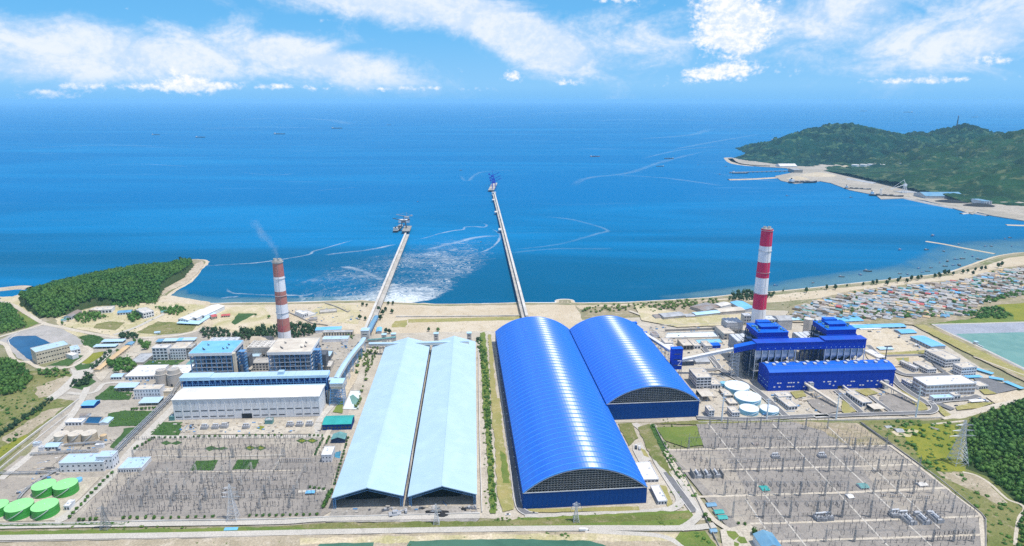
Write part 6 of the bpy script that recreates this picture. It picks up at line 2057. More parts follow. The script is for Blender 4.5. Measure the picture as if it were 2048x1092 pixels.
long_shed('warehouse','bright blue roofed warehouse along the foot of pond bank',(1834,679),(1876,699),26,6,'steel_grey','roof_sky_blue','warehouse')
bld('warehouse','light blue ribbed roof left of the crimson chimney by scrub','warehouse',(1487,625),(1513,623),619,604,'steel_grey','roof_sky_blue','gable_v',rise=2)
bld('warehouse','light blue roof beside the ash silos','warehouse',(1584,644),(1602,643),640,632.5,'steel_grey','roof_light_blue','gable',rise=1.5)
for a,b,l in(((1930,757),(1962,756),'blue carport nearest the long office end'),((1952,741),(1985,751),'blue carport beside the upper car park'),((1977,758),(2007,763),'blue carport in the middle of the car park'),((2009,766),(2044,781),'long blue carport at the plant edge')):
 A_,B_=P(*a),P(*b)
 yaw=math.atan2(B_.y-A_.y,B_.x-A_.x);L=(B_-A_).length
 T=thing('carport',l,'carport',A_,yaw,'blue carports')
 m=MB()
 for i in range(max(3,int(L/6))+1):
  x=L*i/max(3,int(L/6));m.box(x-.12,x+.12,.2,.44,0,3)
 m.build('posts','steel_grey',T)
 r=MB();nn=max(3,int(L/6))
 for i in range(nn):
  x0,x1=L*i/nn+.05,L*(i+1)/nn-.05
  MB().box(x0,x1,-4,4.5,3.02,3.25).build('roof_panel','roof_sky_blue',T)
  # low sheds along the shore behind the blue plant
for p0,p1,yt,yr,c,w_,l in(((1312,639),(1326,638),635,629,'roof_zinc','white_wall','white ended shed at the start of the shore row'),((1328,641),(1370,637),634.5,627,'roof_grey','concrete','long grey roofed shed in the shore row'),((1372,637),(1392,636),633,628,'roof_grey','concrete_dark','dark grey shed in the shore row'),((1392,636),(1440,631),630,625,'roof_light_blue','steel_grey','long pale blue roofed shed in the shore row'),((1408,627),(1440,618),622,613,'roof_zinc','concrete','pale roofed shed beside the scrub'),((1442,619),(1462,614),613,608,'concrete_light','white_wall','small white house by the scrub'),((1440,630),(1490,626),624,617,'cream_roof','concrete','tan courtyard roof in front of light blue ribbed roof')):
 bld('shore_shed',l,'shed',p0,p1,yt,yr,w_,c,'gable',rise=1.5)
 # service buildings beside the longer vault
bld('service_block','white flat roofed service block against the longer vault side','building',(1287,966),1317,960,926,'white_wall','white_roof','flat',1,4,yaw=YR,frac=.8,hfrac=.5)
bld('service_block','small white hut with flat roof below the service block','building',(1316,1010),1334,1003,972,'white_wall','white_roof','flat',1,3,yaw=YR,sides='fl')
wall_line('perimeter_wall','dark perimeter wall left of the newer switchyard','wall',[(1308,852),(1330,895),(1372,958),(1398,1010),(1440,1100)],2.6,.7,'concrete_dark')
wall_line('perimeter_wall','dark perimeter wall right of the newer switchyard','wall',[(1722,848),(1788,895),(1880,962),(1962,1030),(1971,1042),(1971,1130)],2.8,.8,'concrete_dark')
wall_line('perimeter_wall','pale wall between newer switchyard and blue plant','wall',[(1396,846),(1560,843),(1700,841),(1900,836)],1.8,.6,'concrete_light')
wall_line('perimeter_wall','white slatted fence at the right plant entrance','wall',[(1900,833),(1960,822),(1990,812),(2060,806)],1.8,.5,'white_paint')
wall_line('road_wall','pale low wall along the foreground road','wall',[(640,1072),(980,1064.5),(1360,1062)],1.0,.5,'concrete_light')
# pond intake in the right pond
A=P(1951,690)
T=thing('pond_intake','small pale intake tower at the pond edge','tower',A,YR)
MB().box(-2.5,2.5,-2.5,2.5,0,6).build('wall','concrete_light',T);MB().box(-3,3,-3,3,6.02,6.5).build('roof','roof_light_blue',T);MB().box(-.8,.8,-16,-2.6,2.5,3.2).build('footbridge','steel_light',T)
# ================================================================== switchyards
def ugrid(yaw,a,b,n):
 A_,B_=P(*a),P(*b)
 return[A_.lerp(B_,(i+.5)/n)for i in range(n)]
def make_disc():
 T=thing('disconnector','x','switchgear')
 m=MB()
 for x in(-2.4,0,2.4):
  m.box(x-.16,x+.16,-.16,.16,0,2.4)
 m.box(-2.9,2.9,-.22,.22,2.4,2.75);m.build('support','galvanised',T)
 im=MB()
 for k in range(5):
  im.cyl(0,0,2.76+k*.55,2.76+k*.55+.5,.34,.22,6)
 me=im.mesh('insulator','insulator')
 for x in(-2.4,0,2.4):
  put(me,'insulator',T,(x,0,0))
 b=MB();b.bar((-2.6,0,5.6),(2.6,0,5.6),.1,4);b.build('blade','steel_light',T)
 return T
def make_post():
 T=thing('surge_post','x','switchgear')
 MB().cyl(0,0,0,2.6,.3,.22,6).build('pedestal','galvanised',T)
 m=MB()
 for k in range(6):
  m.cyl(0,0,2.61+k*.55,2.61+k*.55+.5,.42,.26,6)
 m.cyl(0,0,5.95,6.2,.55,n=8);m.build('insulator','insulator',T)
 return T
disc0,post0=make_disc(),make_post()
first={'d':True,'p':True}
def place_eq(kind,c,rz,label,group):
 src=disc0 if kind=='d' else post0
 if first[kind]:
  first[kind]=False
  src.location=c;src.rotation_euler=(0,0,rz);src['label']=label;src['group']=group
  return
 r=dup(src,c,rz,label);r['group']=group
def eq_row(kind,a,b,n,label,group,yaw,jit=.6):
 for c in ugrid(yaw,a,b,n):
  if rnd.random()<.06:
   continue
  place_eq(kind,c+Vector((rnd.uniform(-jit,jit),rnd.uniform(-jit,jit),0)),yaw+(math.pi/2 if kind=='d' and n%2 else 0),label,group)
G1='switchgear rows in the older switchyard'
for kind,a,b,n,l in(('d',B2((-120,325))[0],B2((1180,310))[0],24,'three post switch in the row nearest the white turbine hall'),('p',B2((-100,395))[0],B2((1150,378))[0],26,'surge post in the row past the diamond garden beds'),('d',B2((940,490))[0],B2((1180,485))[0],6,'three post switch right of the square hedge beds'),('d',B2((-180,640))[0],B2((1010,618))[0],18,'three post switch in the row below the square hedge beds'),('p',B2((-260,690))[0],B2((1090,682))[0],28,'surge post in the long row across the older switchyard'),('d',B2((-300,760))[0],B2((1040,742))[0],20,'three post switch in the dark row before the lattice pylon'),('p',B2((60,845))[0],B2((250,840))[0],6,'surge post in the short front row at left'),('p',B2((680,815))[0],B2((1040,800))[0],9,'surge post in the front row right of the pylon')):
 eq_row(kind,a,b,n,l,G1,YL)
G2='switchgear rows in the newer switchyard'
for kind,a,b,n,l in(('p',E2((420,215))[0],E2((950,205))[0],13,'surge post in the top row below the pale tanks'),('d',E2((410,300))[0],E2((1040,330))[0],10,'three post switch in the second row of newer yard'),('p',E2((420,380))[0],E2((1180,378))[0],14,'surge post along the upper cross road of newer yard'),('d',E2((300,470))[0],E2((440,490))[0],3,'three post switch behind the walled transformers'),('d',E2((560,500))[0],E2((1180,470))[0],12,'three post switch in the third row of newer yard'),('p',E2((570,560))[0],E2((1210,548))[0],14,'surge post along the second cross road of newer yard'),('d',E2((680,660))[0],E2((1400,660))[0],13,'three post switch in the row level with teal kiosk'),('p',E2((450,720))[0],E2((1420,705))[0],14,'surge post along the third cross road of newer yard'),('d',E2((730,800))[0],E2((1400,810))[0],9,'three post switch in the row below the third cross road'),('d',F2((210,360))[0],F2((540,380))[0],6,'three post switch in the upper right of newer yard'),('p',F2((200,470))[0],F2((620,470))[0],10,'surge post in the right half, upper cross row'),('d',F2((400,560))[0],F2((820,600))[0],7,'three post switch by the small grey kiosk at right'),('p',F2((440,650))[0],F2((820,655))[0],9,'surge post in the right half, middle row'),('d',F2((470,740))[0],F2((850,760))[0],6,'three post switch above the right transformers'),('p',F2((860,1030))[0],F2((1160,1010))[0],9,'surge post in the bottom right corner rows'),('p',F2((800,1070))[0],F2((1160,1060))[0],9,'surge post in the last bottom right row')):
 eq_row(kind,a,b,n,l,G2,YR)
def gantry(a,b,h,label,group,w=1.3,peaks=True,mat='galvanised'):
 A_,B_=P(*a),P(*b)
 T=thing('gantry',label,'gantry',A_,0,group)
 d=B_-A_
 for v in(Vector((0,0,0)),d):
  m=MB();lattice(m,v,v+Vector((0,0,h)),w*1.5,w*.8,5,.13)
  if peaks:
   m.bar(v+Vector((0,0,h)),v+Vector((0,0,h*1.28)),.16)
  m.build('mast',mat,T)
 n=max(3,int(d.length/4));m=MB();s=Vector((-d.y,d.x,0)).normalized()*w*.4
 for i in range(n):
  p,q=d*(i/n)+Vector((0,0,h)),d*((i+1)/n)+Vector((0,0,h));dz=Vector((0,0,-1.1))
  for k in(s,-s):
   m.bar(p+k,q+k,.07,3)
  m.bar(p+dz,q+dz,.07,3);m.bar(p+s,q+dz,.05,3);m.bar(p-s,q+dz,.05,3)
 m.build('crossbeam',mat,T)
 st=MB()
 for i in range(3):
  c=d*((i+.5)/3)
  st.cyl(c.x,c.y,h-4,h-1.1,.22,n=5)
 st.build('insulator_string','insulator',T)['kind']='stuff'
 return T
GL='gantries in the older switchyard'
for(a,b)in(((-150,680),(-65,585)),((45,672),(130,580)),((255,668),(335,560)),((462,662),(530,570)),((668,655),(740,545)),((873,650),(930,545)),((1075,680),(1135,560)),((-60,812),(-15,720)),((155,808),(200,715)),((370,830),(410,735)),((800,822),(838,712)),((1017,818),(1050,715)),((940,540),(965,445)),((590,560),(600,450))):
 gantry(B2(a)[0],B2(b)[0],11,'lattice gantry spanning away from the viewer, '+('row just below the square hedge beds' if 540<b[1]<600 else 'row beside the lattice pylon' if b[1]>600 else 'by the square hedge beds'),GL,peaks=False,mat='concrete_light' if a[1]<700 else 'galvanised')
for(a,b)in(((225,452),(600,452)),((610,452),(980,446)),((-120,460),(215,452)),((180,770),(410,765)),((640,762),(840,755)),((380,640),(600,636)),((840,755),(1050,750))):
 gantry(B2(a)[0],B2(b)[0],12,'lattice gantry spanning crosswise, '+('row above the square hedge beds' if a[1]<500 else 'row beside the lattice pylon'),GL,mat='galvanised')
GR='gantries in the newer switchyard'
for y,xs,hh in((250,(430,560,700,800,930,1130,1290),17),(395,(280,470,640,870,1050,1210,1440),17),(560,(430,620,790,960,1110,1300,1420),18),(735,(540,760,940,1090,1270,1430),18),(895,(600,820,1015,1210,1300,1395),20)):
 for x0,x1 in zip(xs[:-1],xs[1:]):
  gantry(E2((x0,y+(x0-800)*.004))[0],E2((x1,y-3))[0],hh,'tall mast gantry in the left half of newer switchyard, '+{250:'row nearest the pale tanks',395:'row on the upper cross road',560:'row level with the walled transformers',735:'row on the third cross road',895:'row before the control building'}[y],GR,1.1)
for y,xs,hh in((400,(160,290,400,520),17),(560,(280,460,630,760),17),(720,(430,600,720,860),18),(890,(15,110,200,405,550),20),(860,(700,800,1000),16),(1070,(80,290,860,1010,1150),14)):
 for x0,x1 in zip(xs[:-1],xs[1:]):
  gantry(F2((x0,y))[0],F2((x1,y-3))[0],hh,'tall mast gantry in the right half of newer switchyard, '+{400:'row at its upper end',560:'row by the pale kiosk',720:'row on the third cross road',890:'row left of the big transformers',860:'row above the big transformers',1070:'row at the bottom edge'}[y],GR,1.1)
  # power transformers
def make_transformer(L=9.0):
 T=thing('transformer','x','transformer')
 MB().box(-L/2-1.5,L/2+1.5,-4.5,4.5,0,.4).build('plinth','concrete',T)
 MB().box(-L/2,L/2,-1.9,1.9,.45,4.4).build('oil_tank','steel_grey',T)
 for s in(-1,1):
  m=MB()
  for i in range(8):
   x=-L/2+.6+i*(L-1.2)/7
   m.box(x-.14,x+.14,s*3.9 if s<0 else 2.0,-2.0 if s<0 else 3.9,1.0,4.0)
  m.build('radiator','steel_grey',T)
 m=MB();m.bar((-L*.4,1.2,6.1),(L*.35,1.2,6.1),.75,10);m.box(-L*.3,-L*.25,1,1.4,4.41,5.6);m.box(L*.2,L*.25,1,1.4,4.41,5.6);m.build('conservator','steel_light',T)
 for x in(-L*.3,0,L*.3):
  k=MB()
  for j in range(5):
   k.cyl(x,-.8,4.41+j*.55,4.41+j*.55+.5,.42,.26,6)
  k.build('bushing','insulator',T)
 return T
tr0=make_transformer();used=[False]
def place_tr(p,rz,label,group,s=1.0):
 c=P(*p)
 if not used[0]:
  used[0]=True;o=tr0;o.location=c;o.rotation_euler=(0,0,rz);o['label']=label
 else:
  o=dup(tr0,c,rz,label)
 o['group']=group;o.scale=(s,s,s)
for x,y,l in((400,240,'transformer first from the left before white turbine hall'),(480,238,'transformer second from the left before white turbine hall'),(545,232,'transformer third from the left before white turbine hall'),(702,236,'lone transformer at the middle of white turbine hall'),(1022,222,'transformer with white bus pipes, left of the right hand trio'),(1092,220,'transformer with white bus pipes, middle of the right hand trio'),(1163,218,'transformer with white bus pipes, right end of the trio')):
 place_tr(B2((x,y))[0],YL,l,'transformers before the white turbine hall',1.0)
for x,y,l in((345,590,'walled transformer left one in newer switchyard'),(415,588,'walled transformer middle one in newer switchyard'),(482,585,'walled transformer right one in newer switchyard')):
 place_tr(E2((x,y))[0],YR+math.pi/2,l,'transformers between fire walls',1.15)
for x in(305,380,450,518):
 A_=P(*E2((x,588))[0]);tag(MB().box(-.35,.35,-6.5,6.5,0,7.5).build('fire_wall','concrete_dark',None,A_,YR),'grey fire wall beside a transformer, '+{305:'outermost at left',380:'between first and second',450:'between second and third',518:'outermost at right'}[x],'fire wall','fire walls between transformers')
for x,y,l in((690,925,'big pale transformer left of the lower right trio'),(795,922,'big pale transformer middle of the lower right trio'),(885,912,'big pale transformer right of the lower right trio')):
 place_tr(F2((x,y))[0],YR+math.pi/2,l,'transformers in the lower right of newer yard',1.25)
for x,y,l in((640,880,'grey cooler bank behind the left of lower right trio'),(745,880,'grey cooler bank behind the middle of lower right trio'),(840,875,'grey cooler bank behind the right of lower right trio')):
 A_=P(*F2((x,y))[0]);T=thing('cooler_bank',l,'cooler',A_,YR)
 MB().box(-3,3,-1.6,1.6,2,6).build('casing','steel_grey',T);MB().box(-2.8,-2.4,-1,1,0,1.99).box(2.4,2.8,-1,1,0,1.99).build('legs','steel_light',T)
for x,y,l in((912,455,'lone shunt reactor with white tank near the upper cross road'),(1250,450,'lone shunt reactor at the right of upper cross road')):
 place_tr(E2((x,y))[0],YR,l,'shunt reactors in the newer yard',1.0)
for x,y,l in((1235,905,'transformer cluster piece under left bus bridge'),(1285,900,'transformer under left bus bridge, right one')):
 place_tr(E2((x,y))[0],YR,l,'transformers under bus bridges',1.2)
for x,y,l in((590,880,'transformer under right bus bridge, left one'),(650,890,'transformer under right bus bridge, right one')):
 place_tr(F2((x,y))[0],YR,l,'transformers under bus bridges',1.2)
 # kiosks in the newer yard
for p0,p1,yt,yr,roof,l in(((1525,985),(1539,984),981,972,'roof_teal','teal roofed kiosk in the middle of newer switchyard'),((1415,1016),(1433,1015),1012.5,1006,'roof_blue_old','dull blue roofed hut by the left road of newer yard'),((1431,1031),(1448,1030),1027,1020,'roof_teal','teal round roofed hut, upper of two at the left road'),((1438,1043),(1455,1042),1038,1031,'roof_teal','teal round roofed hut, lower of two at the left road'),((1422,1068),(1434,1067),1064,1058,'roof_blue_old','small blue roofed guard hut at the yard corner'),((1722,981),(1738,980),976,967,'roof_teal_old','teal roofed kiosk in the right half of newer yard'),((1840,976),(1855,975),971.5,965,'concrete_light','pale flat kiosk near the right wall of newer yard'),((1698,1000),(1708,999),996,989,'white_roof','white kiosk beside a diagonal path in newer yard'),((1508,893),(1519,892),890,885,'roof_zinc','small pale kiosk near the upper cross road'),((1588,1058),(1599,1057),1055.5,1052,'roof_zinc','low grey cabinet near the lower left of newer yard')):
 bld('kiosk',l,'kiosk',p0,p1,yt,yr,'white_wall',roof,'gable',1,3,rise=1.2,frac=.4)
bld('control_building','blue roofed control building at the bottom of newer yard','building',(1524,1116),(1562,1114),1097,1068,'white_wall','roof_blue_old','gable_v',2,5,rise=4)
bld('hut','grey farm hut in the grass right of newer yard','hut',(1794,868),(1808,868),864,857,'concrete','roof_grey','gable',rise=2)
bld('hut','small grey hut beside bushes right of newer yard','hut',(1858,859),(1876,864),857,853,'concrete','roof_zinc','gable',rise=1.5)
bld('hut','tiny dark hut nearest the slatted entrance of the grass field','hut',(1773,859),(1784,858),856,852,'concrete_dark','roof_grey','gable',rise=1.2)
# lattice pylons and monopoles
def pylon(label,base,yt,w,mat='galvanised',arms=3,r=.22):
 A_=P(*base);h=zat(A_.y,yt)
 T=thing('pylon',label,'pylon',A_,YL)
 m=MB();lattice(m,(0,0,0),(0,0,h*.6),w,w*.32,6,r);lattice(m,(0,0,h*.6),(0,0,h),w*.32,w*.1,6,r*.8);m.build('tower_frame',mat,T)
 for k in range(arms):
  z=h*(.64+.12*k);L=w*(.95-.15*k)
  a=MB()
  for s in(-1,1):
   for y in(-.6,.6):
    a.bar((0,y,z),(s*L,0,z+.4),r*.6,3);a.bar((0,y,z+2),(s*L,0,z+.4),r*.6,3)
  a.build('cross_arm',mat,T)
  i_=MB()
  for s in(-1,1):
   i_.cyl(s*L,0,z-2.4,z+.3,.2,n=5)
  i_.build('insulator_string','insulator',T)['kind']='stuff'
 return T
pylon('pale lattice pylon standing before the older switchyard',(467,1040),968,10,'steel_light')
pylon('slim lattice pylon by the hedge at the left foreground',(212,1059),1012,8,'galvanised')
pylon('small lattice pylon before the right pale coal shed',(873,1049),1008,6,'steel_light')
pylon('small lattice pylon before the longer blue vault',(1152,1044),1004,6,'steel_light')
pylon('big lattice pylon at the forest edge right of newer yard',(1914,929),840,16,'steel_light',3,.34)
for b,yt,l in(((1443,843),785,'white mono pole left of the pale tanks'),((1533,840),797,'white mono pole just right of the pale tanks'),((1672,838),790,'white mono pole below the blue turbine hall'),((1831,836),772,'white mono pole beside the gridded workshop')):
 A_=P(*b);h=zat(A_.y,yt);T=thing('power_pole',l,'pole',A_,YR,'white mono poles')
 MB().cyl(0,0,0,h,1.1,.5,10).build('shaft','tank_white',T)
 m=MB()
 for z in(.72,.84,.96):
  m.bar((-3.4,0,h*z),(3.4,0,h*z),.28)
 m.build('cross_arm','tank_white',T)
A_=P(1770,722);T=thing('lamp_mast','dark flood light mast beside the blue hall end','mast',A_,YR)
MB().cyl(0,0,0,24,.9,.7,8).build('shaft','steel_dark',T);MB().box(-4,8,-1.5,1.5,24.02,25.4).build('lamp_bar','steel_dark',T)
# small gear that nobody would count: thin posts with crossbars, cable troughs, marshalling boxes, and the wires overhead
def small_gear(zone_px,yaw,n_rows,seed,dens):
 rr=random.Random(seed);poly=[(P(*p).x,P(*p).y)for p in zone_px]
 U,V=axes(yaw);m,m2,w_=MB(),MB(),MB()
 us=[x*U.x+y*U.y for x,y in poly];vs=[x*V.x+y*V.y for x,y in poly]
 def ins(x,y):
  k=False;n=len(poly)
  for i in range(n):
   (xa,ya),(xb,yb)=poly[i],poly[(i+1)%n]
   if(ya>y)!=(yb>y)and x<(xb-xa)*(y-ya)/(yb-ya)+xa:
    k=not k
  return k
 for r_ in range(n_rows):
  v=min(vs)+(max(vs)-min(vs))*(r_+.5)/n_rows;u=min(us);h=rr.uniform(3.4,6.5);gap=rr.choice((4.5,6,8));last=None
  while u<max(us):
   u+=gap*rr.uniform(.9,1.1)
   c=U*u+V*(v+rr.uniform(-.3,.3))
   if not ins(c.x,c.y)or rr.random()>dens:
    last=None;continue
   m.bar((c.x,c.y,0),(c.x,c.y,h),.2,4)
   m2.cyl(c.x,c.y,h,h+1.6,.3,.2,5)
   if rr.random()<.3:
    m.bar((c.x-U.x*1.6,c.y-U.y*1.6,h),(c.x+U.x*1.6,c.y+U.y*1.6,h),.14,3)
   if rr.random()<.12:
    b_=rr.uniform(.6,1.4);m.box(c.x+1,c.x+1+b_,c.y+1,c.y+1+b_,0,b_*1.2)
   if last is not None and rr.random()<.8:
    w_.bar((last.x,last.y,h+1.6),(c.x,c.y,h+1.6),.06,3)
   last=c
 for k in range(n_rows):
  u=min(us)+(max(us)-min(us))*(k+rr.random())/n_rows;v=min(vs);last=None
  while v<max(vs):
   v+=20
   c=U*u+V*v
   if ins(c.x,c.y):
    if last is not None:
     w_.bar((last.x,last.y,15),(c.x,c.y,15),.06,3)
    last=c
   else:
    last=None
 m.build('switchyard_supports','steel_dark')['kind']='stuff';m2.build('switchyard_insulators','insulator')['kind']='stuff';w_.build('overhead_conductors','galvanised')['kind']='stuff'
small_gear([(1400,856),(1575,850),(1712,856),(1775,900),(1955,1032),(1960,1120),(1560,1120),(1420,960),(1345,908)],YR,34,5,.62)
small_gear([(205,985),(290,885),(640,880),(700,925),(662,1015),(630,1030),(170,1036)],YL,26,6,.6)
def clutter(zone_px,n,seed):
 """crates, pipe lengths, sheeted stacks and bins left about a works yard"""
 rr=random.Random(seed);w_=[P(*p)for p in zone_px]
 bs_={k:MB()for k in('steel_dark','concrete_light','steel_blue','concrete','tank_tan')}
 for i in range(n):
  a,b,c,d=w_[:4];s,t_=rr.random(),rr.random()
  q=a.lerp(b,s).lerp(d.lerp(c,s),t_);k=bs_[rr.choice(list(bs_))];l,e,h=rr.uniform(.8,4.5),rr.uniform(.8,2.2),rr.uniform(.5,2.4)
  if rr.random()<.3:
   th=rr.uniform(0,3);k.bar((q.x,q.y,.5),(q.x+l*3*math.cos(th),q.y+l*3*math.sin(th),.5),.3,5)
  else:
   k.box(q.x,q.x+l,q.y,q.y+e,0,h)
 for k,m in bs_.items():
  m.build('yard_clutter',k)['kind']='stuff'
clutter([(330,870),(640,868),(655,846),(345,848)],150,1);clutter([(20,1000),(130,940),(230,880),(120,860)],150,2);clutter([(250,800),(340,770),(400,690),(240,700)],120,3)
clutter([(490,740),(700,738),(715,690),(490,690)],160,4);clutter([(1290,700),(1470,760),(1500,660),(1300,645)],260,5);clutter([(1400,836),(1530,834),(1470,745),(1385,745)],120,6)
clutter([(1545,825),(1850,825),(1800,785),(1540,790)],160,7);clutter([(1740,735),(1960,790),(1900,690),(1745,660)],120,8);clutter([(660,1030),(960,1024),(955,1014),(670,1018)],60,9);clutter([(590,650),(720,650),(720,612),(560,616)],60,10)
# pipework and coal handling bits in front of the pale sheds
for p,l,s in(((790,1031),'grey lattice hopper frame between the pale shed mouths',1.0),((771,1022),'grey loader parked at the left pale shed mouth',.6),((938,1018),'dark wheel loader at the right pale shed mouth',.6)):
 A_=P(*p);T=thing('loader',l,'machine',A_,.3)
 MB().box(-6*s,6*s,-3*s,3*s,1.2*s,3*s).build('body','steel_grey' if s==1 else 'steel_dark',T)
 MB().box(-2*s,2*s,-2*s,2*s,3.01*s,5.5*s).build('cab','steel_grey',T)
 m=MB();m.bar((4*s,0,3*s),(11*s,0,5*s),.6*s);m.box(10*s,12*s,-2.5*s,2.5*s,2*s,4.4*s);m.build('arm','steel_grey',T)
 w_=MB()
 for x in(-4,4):
  for y in(-3.2,2.4):
   w_.bar((x*s,y*s,1.3*s),(x*s,(y+.8)*s,1.3*s),1.3*s,10)
 w_.build('wheels','vehicle_dark',T)
for cx_,cy_,r_,l in((862,1027,9,'low black coal heap by the small pylon'),(886,1029,11,'wider black coal heap right of the small pylon'),(845,1018,6,'small coal heap at the right pale shed mouth'),(930,1020,7,'small coal heap by the dark wheel loader')):
 c=P(cx_,cy_);m=MB();N=14
 rr=random.Random(cx_)
 ring0=[(r_*rr.uniform(.8,1.2)*math.cos(6.283*i/N),r_*.7*rr.uniform(.8,1.2)*math.sin(6.283*i/N),.1)for i in range(N)]
 ring1=[(x*.45,y*.45,r_*.22*rr.uniform(.7,1.2))for x,y,z in ring0]
 for i in range(N):
  j=(i+1)%N
  m.quad(ring0[i],ring0[j],ring1[j],ring1[i]);m.quad(ring1[i],ring1[j],(0,0,r_*.3))
 tag(m.build('coal_heap','coal',None,c),l,'coal heap')
 # vehicles
def car(label,p,rz,mat,L=4.6,truck=False,group=None):
 A_=P(*p);T=thing('truck' if truck else 'parked_car',label,'truck' if truck else 'car',A_,rz,group)
 h=1.0
 if truck:
  MB().box(-L/2,L*.22,-1.2,1.2,.9,3.2).build('cargo_box',mat,T);MB().box(L*.25,L/2,-1.15,1.15,.6,2.7).build('cab','vehicle_white',T)
 else:
  MB().box(-L/2,L/2,-.9,.9,.35,h).build('body',mat,T)
  m=MB();b=[(-L*.32,-.8,h+.01),(L*.22,-.8,h+.01),(L*.22,.8,h+.01),(-L*.32,.8,h+.01)];t_=[(-L*.24,-.7,1.55),(L*.1,-.7,1.55),(L*.1,.7,1.55),(-L*.24,.7,1.55)]
  m.quad(*t_)
  for i in range(4):
   m.quad(b[i],b[(i+1)%4],t_[(i+1)%4],t_[i])
  m.build('cabin','glass_dark',T)
 w_=MB()
 for x in(-.32,.32):
  for y in(-1.0,.75):
   w_.bar((x*L,y,.35),(x*L,y+.25,.35),.36,8)
 w_.build('wheels','vehicle_dark',T)
car('white van driving on the foreground road below the vault',(1167,1062.5),.02,'vehicle_white',8,True)
car('small white car following the van on the foreground road',(1177,1063),.02,'vehicle_white',5)
car('dark car on the loop road before the longer vault',(1068,1026.5),.1,'vehicle_dark',4.8)
car('truck parked on the pale apron right of longer vault, first',(1272,897),1.4,'vehicle_dark',9,True)
car('truck parked on the pale apron right of longer vault, second',(1279,899),1.4,'steel_grey',9,True)
car('dark blue bus parked near the right plant entrance',(1967,803),-.6,'vehicle_blue',11,True)
car('dark blue car in front of gridded workshop',(1932,794),.1,'vehicle_blue',6)
car('dark pickup on the sandy lot near the entrance',(1912,812),.2,'vehicle_dark',5)
car('white truck at the foreground road near left canal',(1016,1030),.1,'vehicle_white',5)
for i,(x,y)in enumerate(((1740,665),(1757,666),(1798,677),(1832,692),(1836,693))):
 car('vehicle on the sandy yard of the blue plant, '+('far left','left of middle','middle','right pair, first','right pair, second')[i],(x,y),.3*i,('vehicle_dark','steel_grey','vehicle_dark','vehicle_white','steel_grey')[i],8,True)
 # ================================================================== jetties, ships, port
def jetty(label,pts,wid,z,gal_off,gal_mat,pile_step=22,group=None):
 W_=[P(x,y,z)for x,y in pts]
 o=Vector((W_[0].x,W_[0].y,0));T=thing('jetty',label,'jetty',o,0,group)
 d=(W_[-1]-W_[0]);L=d.length;d.normalize();s=Vector((-d.y,d.x,0))
 e=d*L
 zz=Vector((0,0,z))
 MB().beam(zz,e+zz,wid,1.6).build('deck','concrete',T)
 m=MB()
 for k in(-1,1):
  m.beam(zz+s*k*(wid/2-.3)+Vector((0,0,.9)),e+zz+s*k*(wid/2-.3)+Vector((0,0,.9)),.3,.88)
 m.build('parapet','concrete_light',T)
 n=int(L/pile_step)
 pm=MB()
 for k in(-1,1):
  pm.bar((s.x*k*wid*.4,s.y*k*wid*.4,-6),(s.x*k*wid*.36,s.y*k*wid*.36,z-1.6),.7,6)
 pm.beam(s*(-wid*.55)+Vector((0,0,z-1.6)),s*(wid*.55)+Vector((0,0,z-1.6)),1.6,1.4)
 me=pm.mesh('pile_bent','concrete_dark')
 for i in range(n):
  put(me,'pile_bent',T,tuple(d*(L*(i+.5)/n)))
 g0=s*gal_off
 g=MB();g.beam(g0+zz+Vector((0,0,4.6)),g0+e+zz+Vector((0,0,4.6)),4,3.0);g.build('conveyor',gal_mat,T)
 r=MB();r.beam(g0+zz+Vector((0,0,5.0)),g0+e+zz+Vector((0,0,5.0)),4.8,.38);r.build('conveyor_roof','concrete_light',T)
 return T,W_,d,s
JT,JW,jd,js=jetty('older coal jetty with pale conveyor running out from the foaming outfall',[(733,665),(813.5,468.5)],15,8,3,'concrete')
for k,(x,y)in enumerate(()):
 pass
NT_,NW,nd,ns=jetty('longer coal jetty with white conveyor running out past the blue vaults',[(1051,636),(988,388)],13,8,-2.5,'steel_light',26)
for s_,off in((.52,9),(.72,9),(.9,8)):
 c=NW[0].lerp(NW[-1],s_)-NW[0]
 MB().box(-5,5,-14,14,7.2,9.4).build('side_platform','concrete_light',NT_,tuple(Vector((c.x,c.y,0))+ns*off))
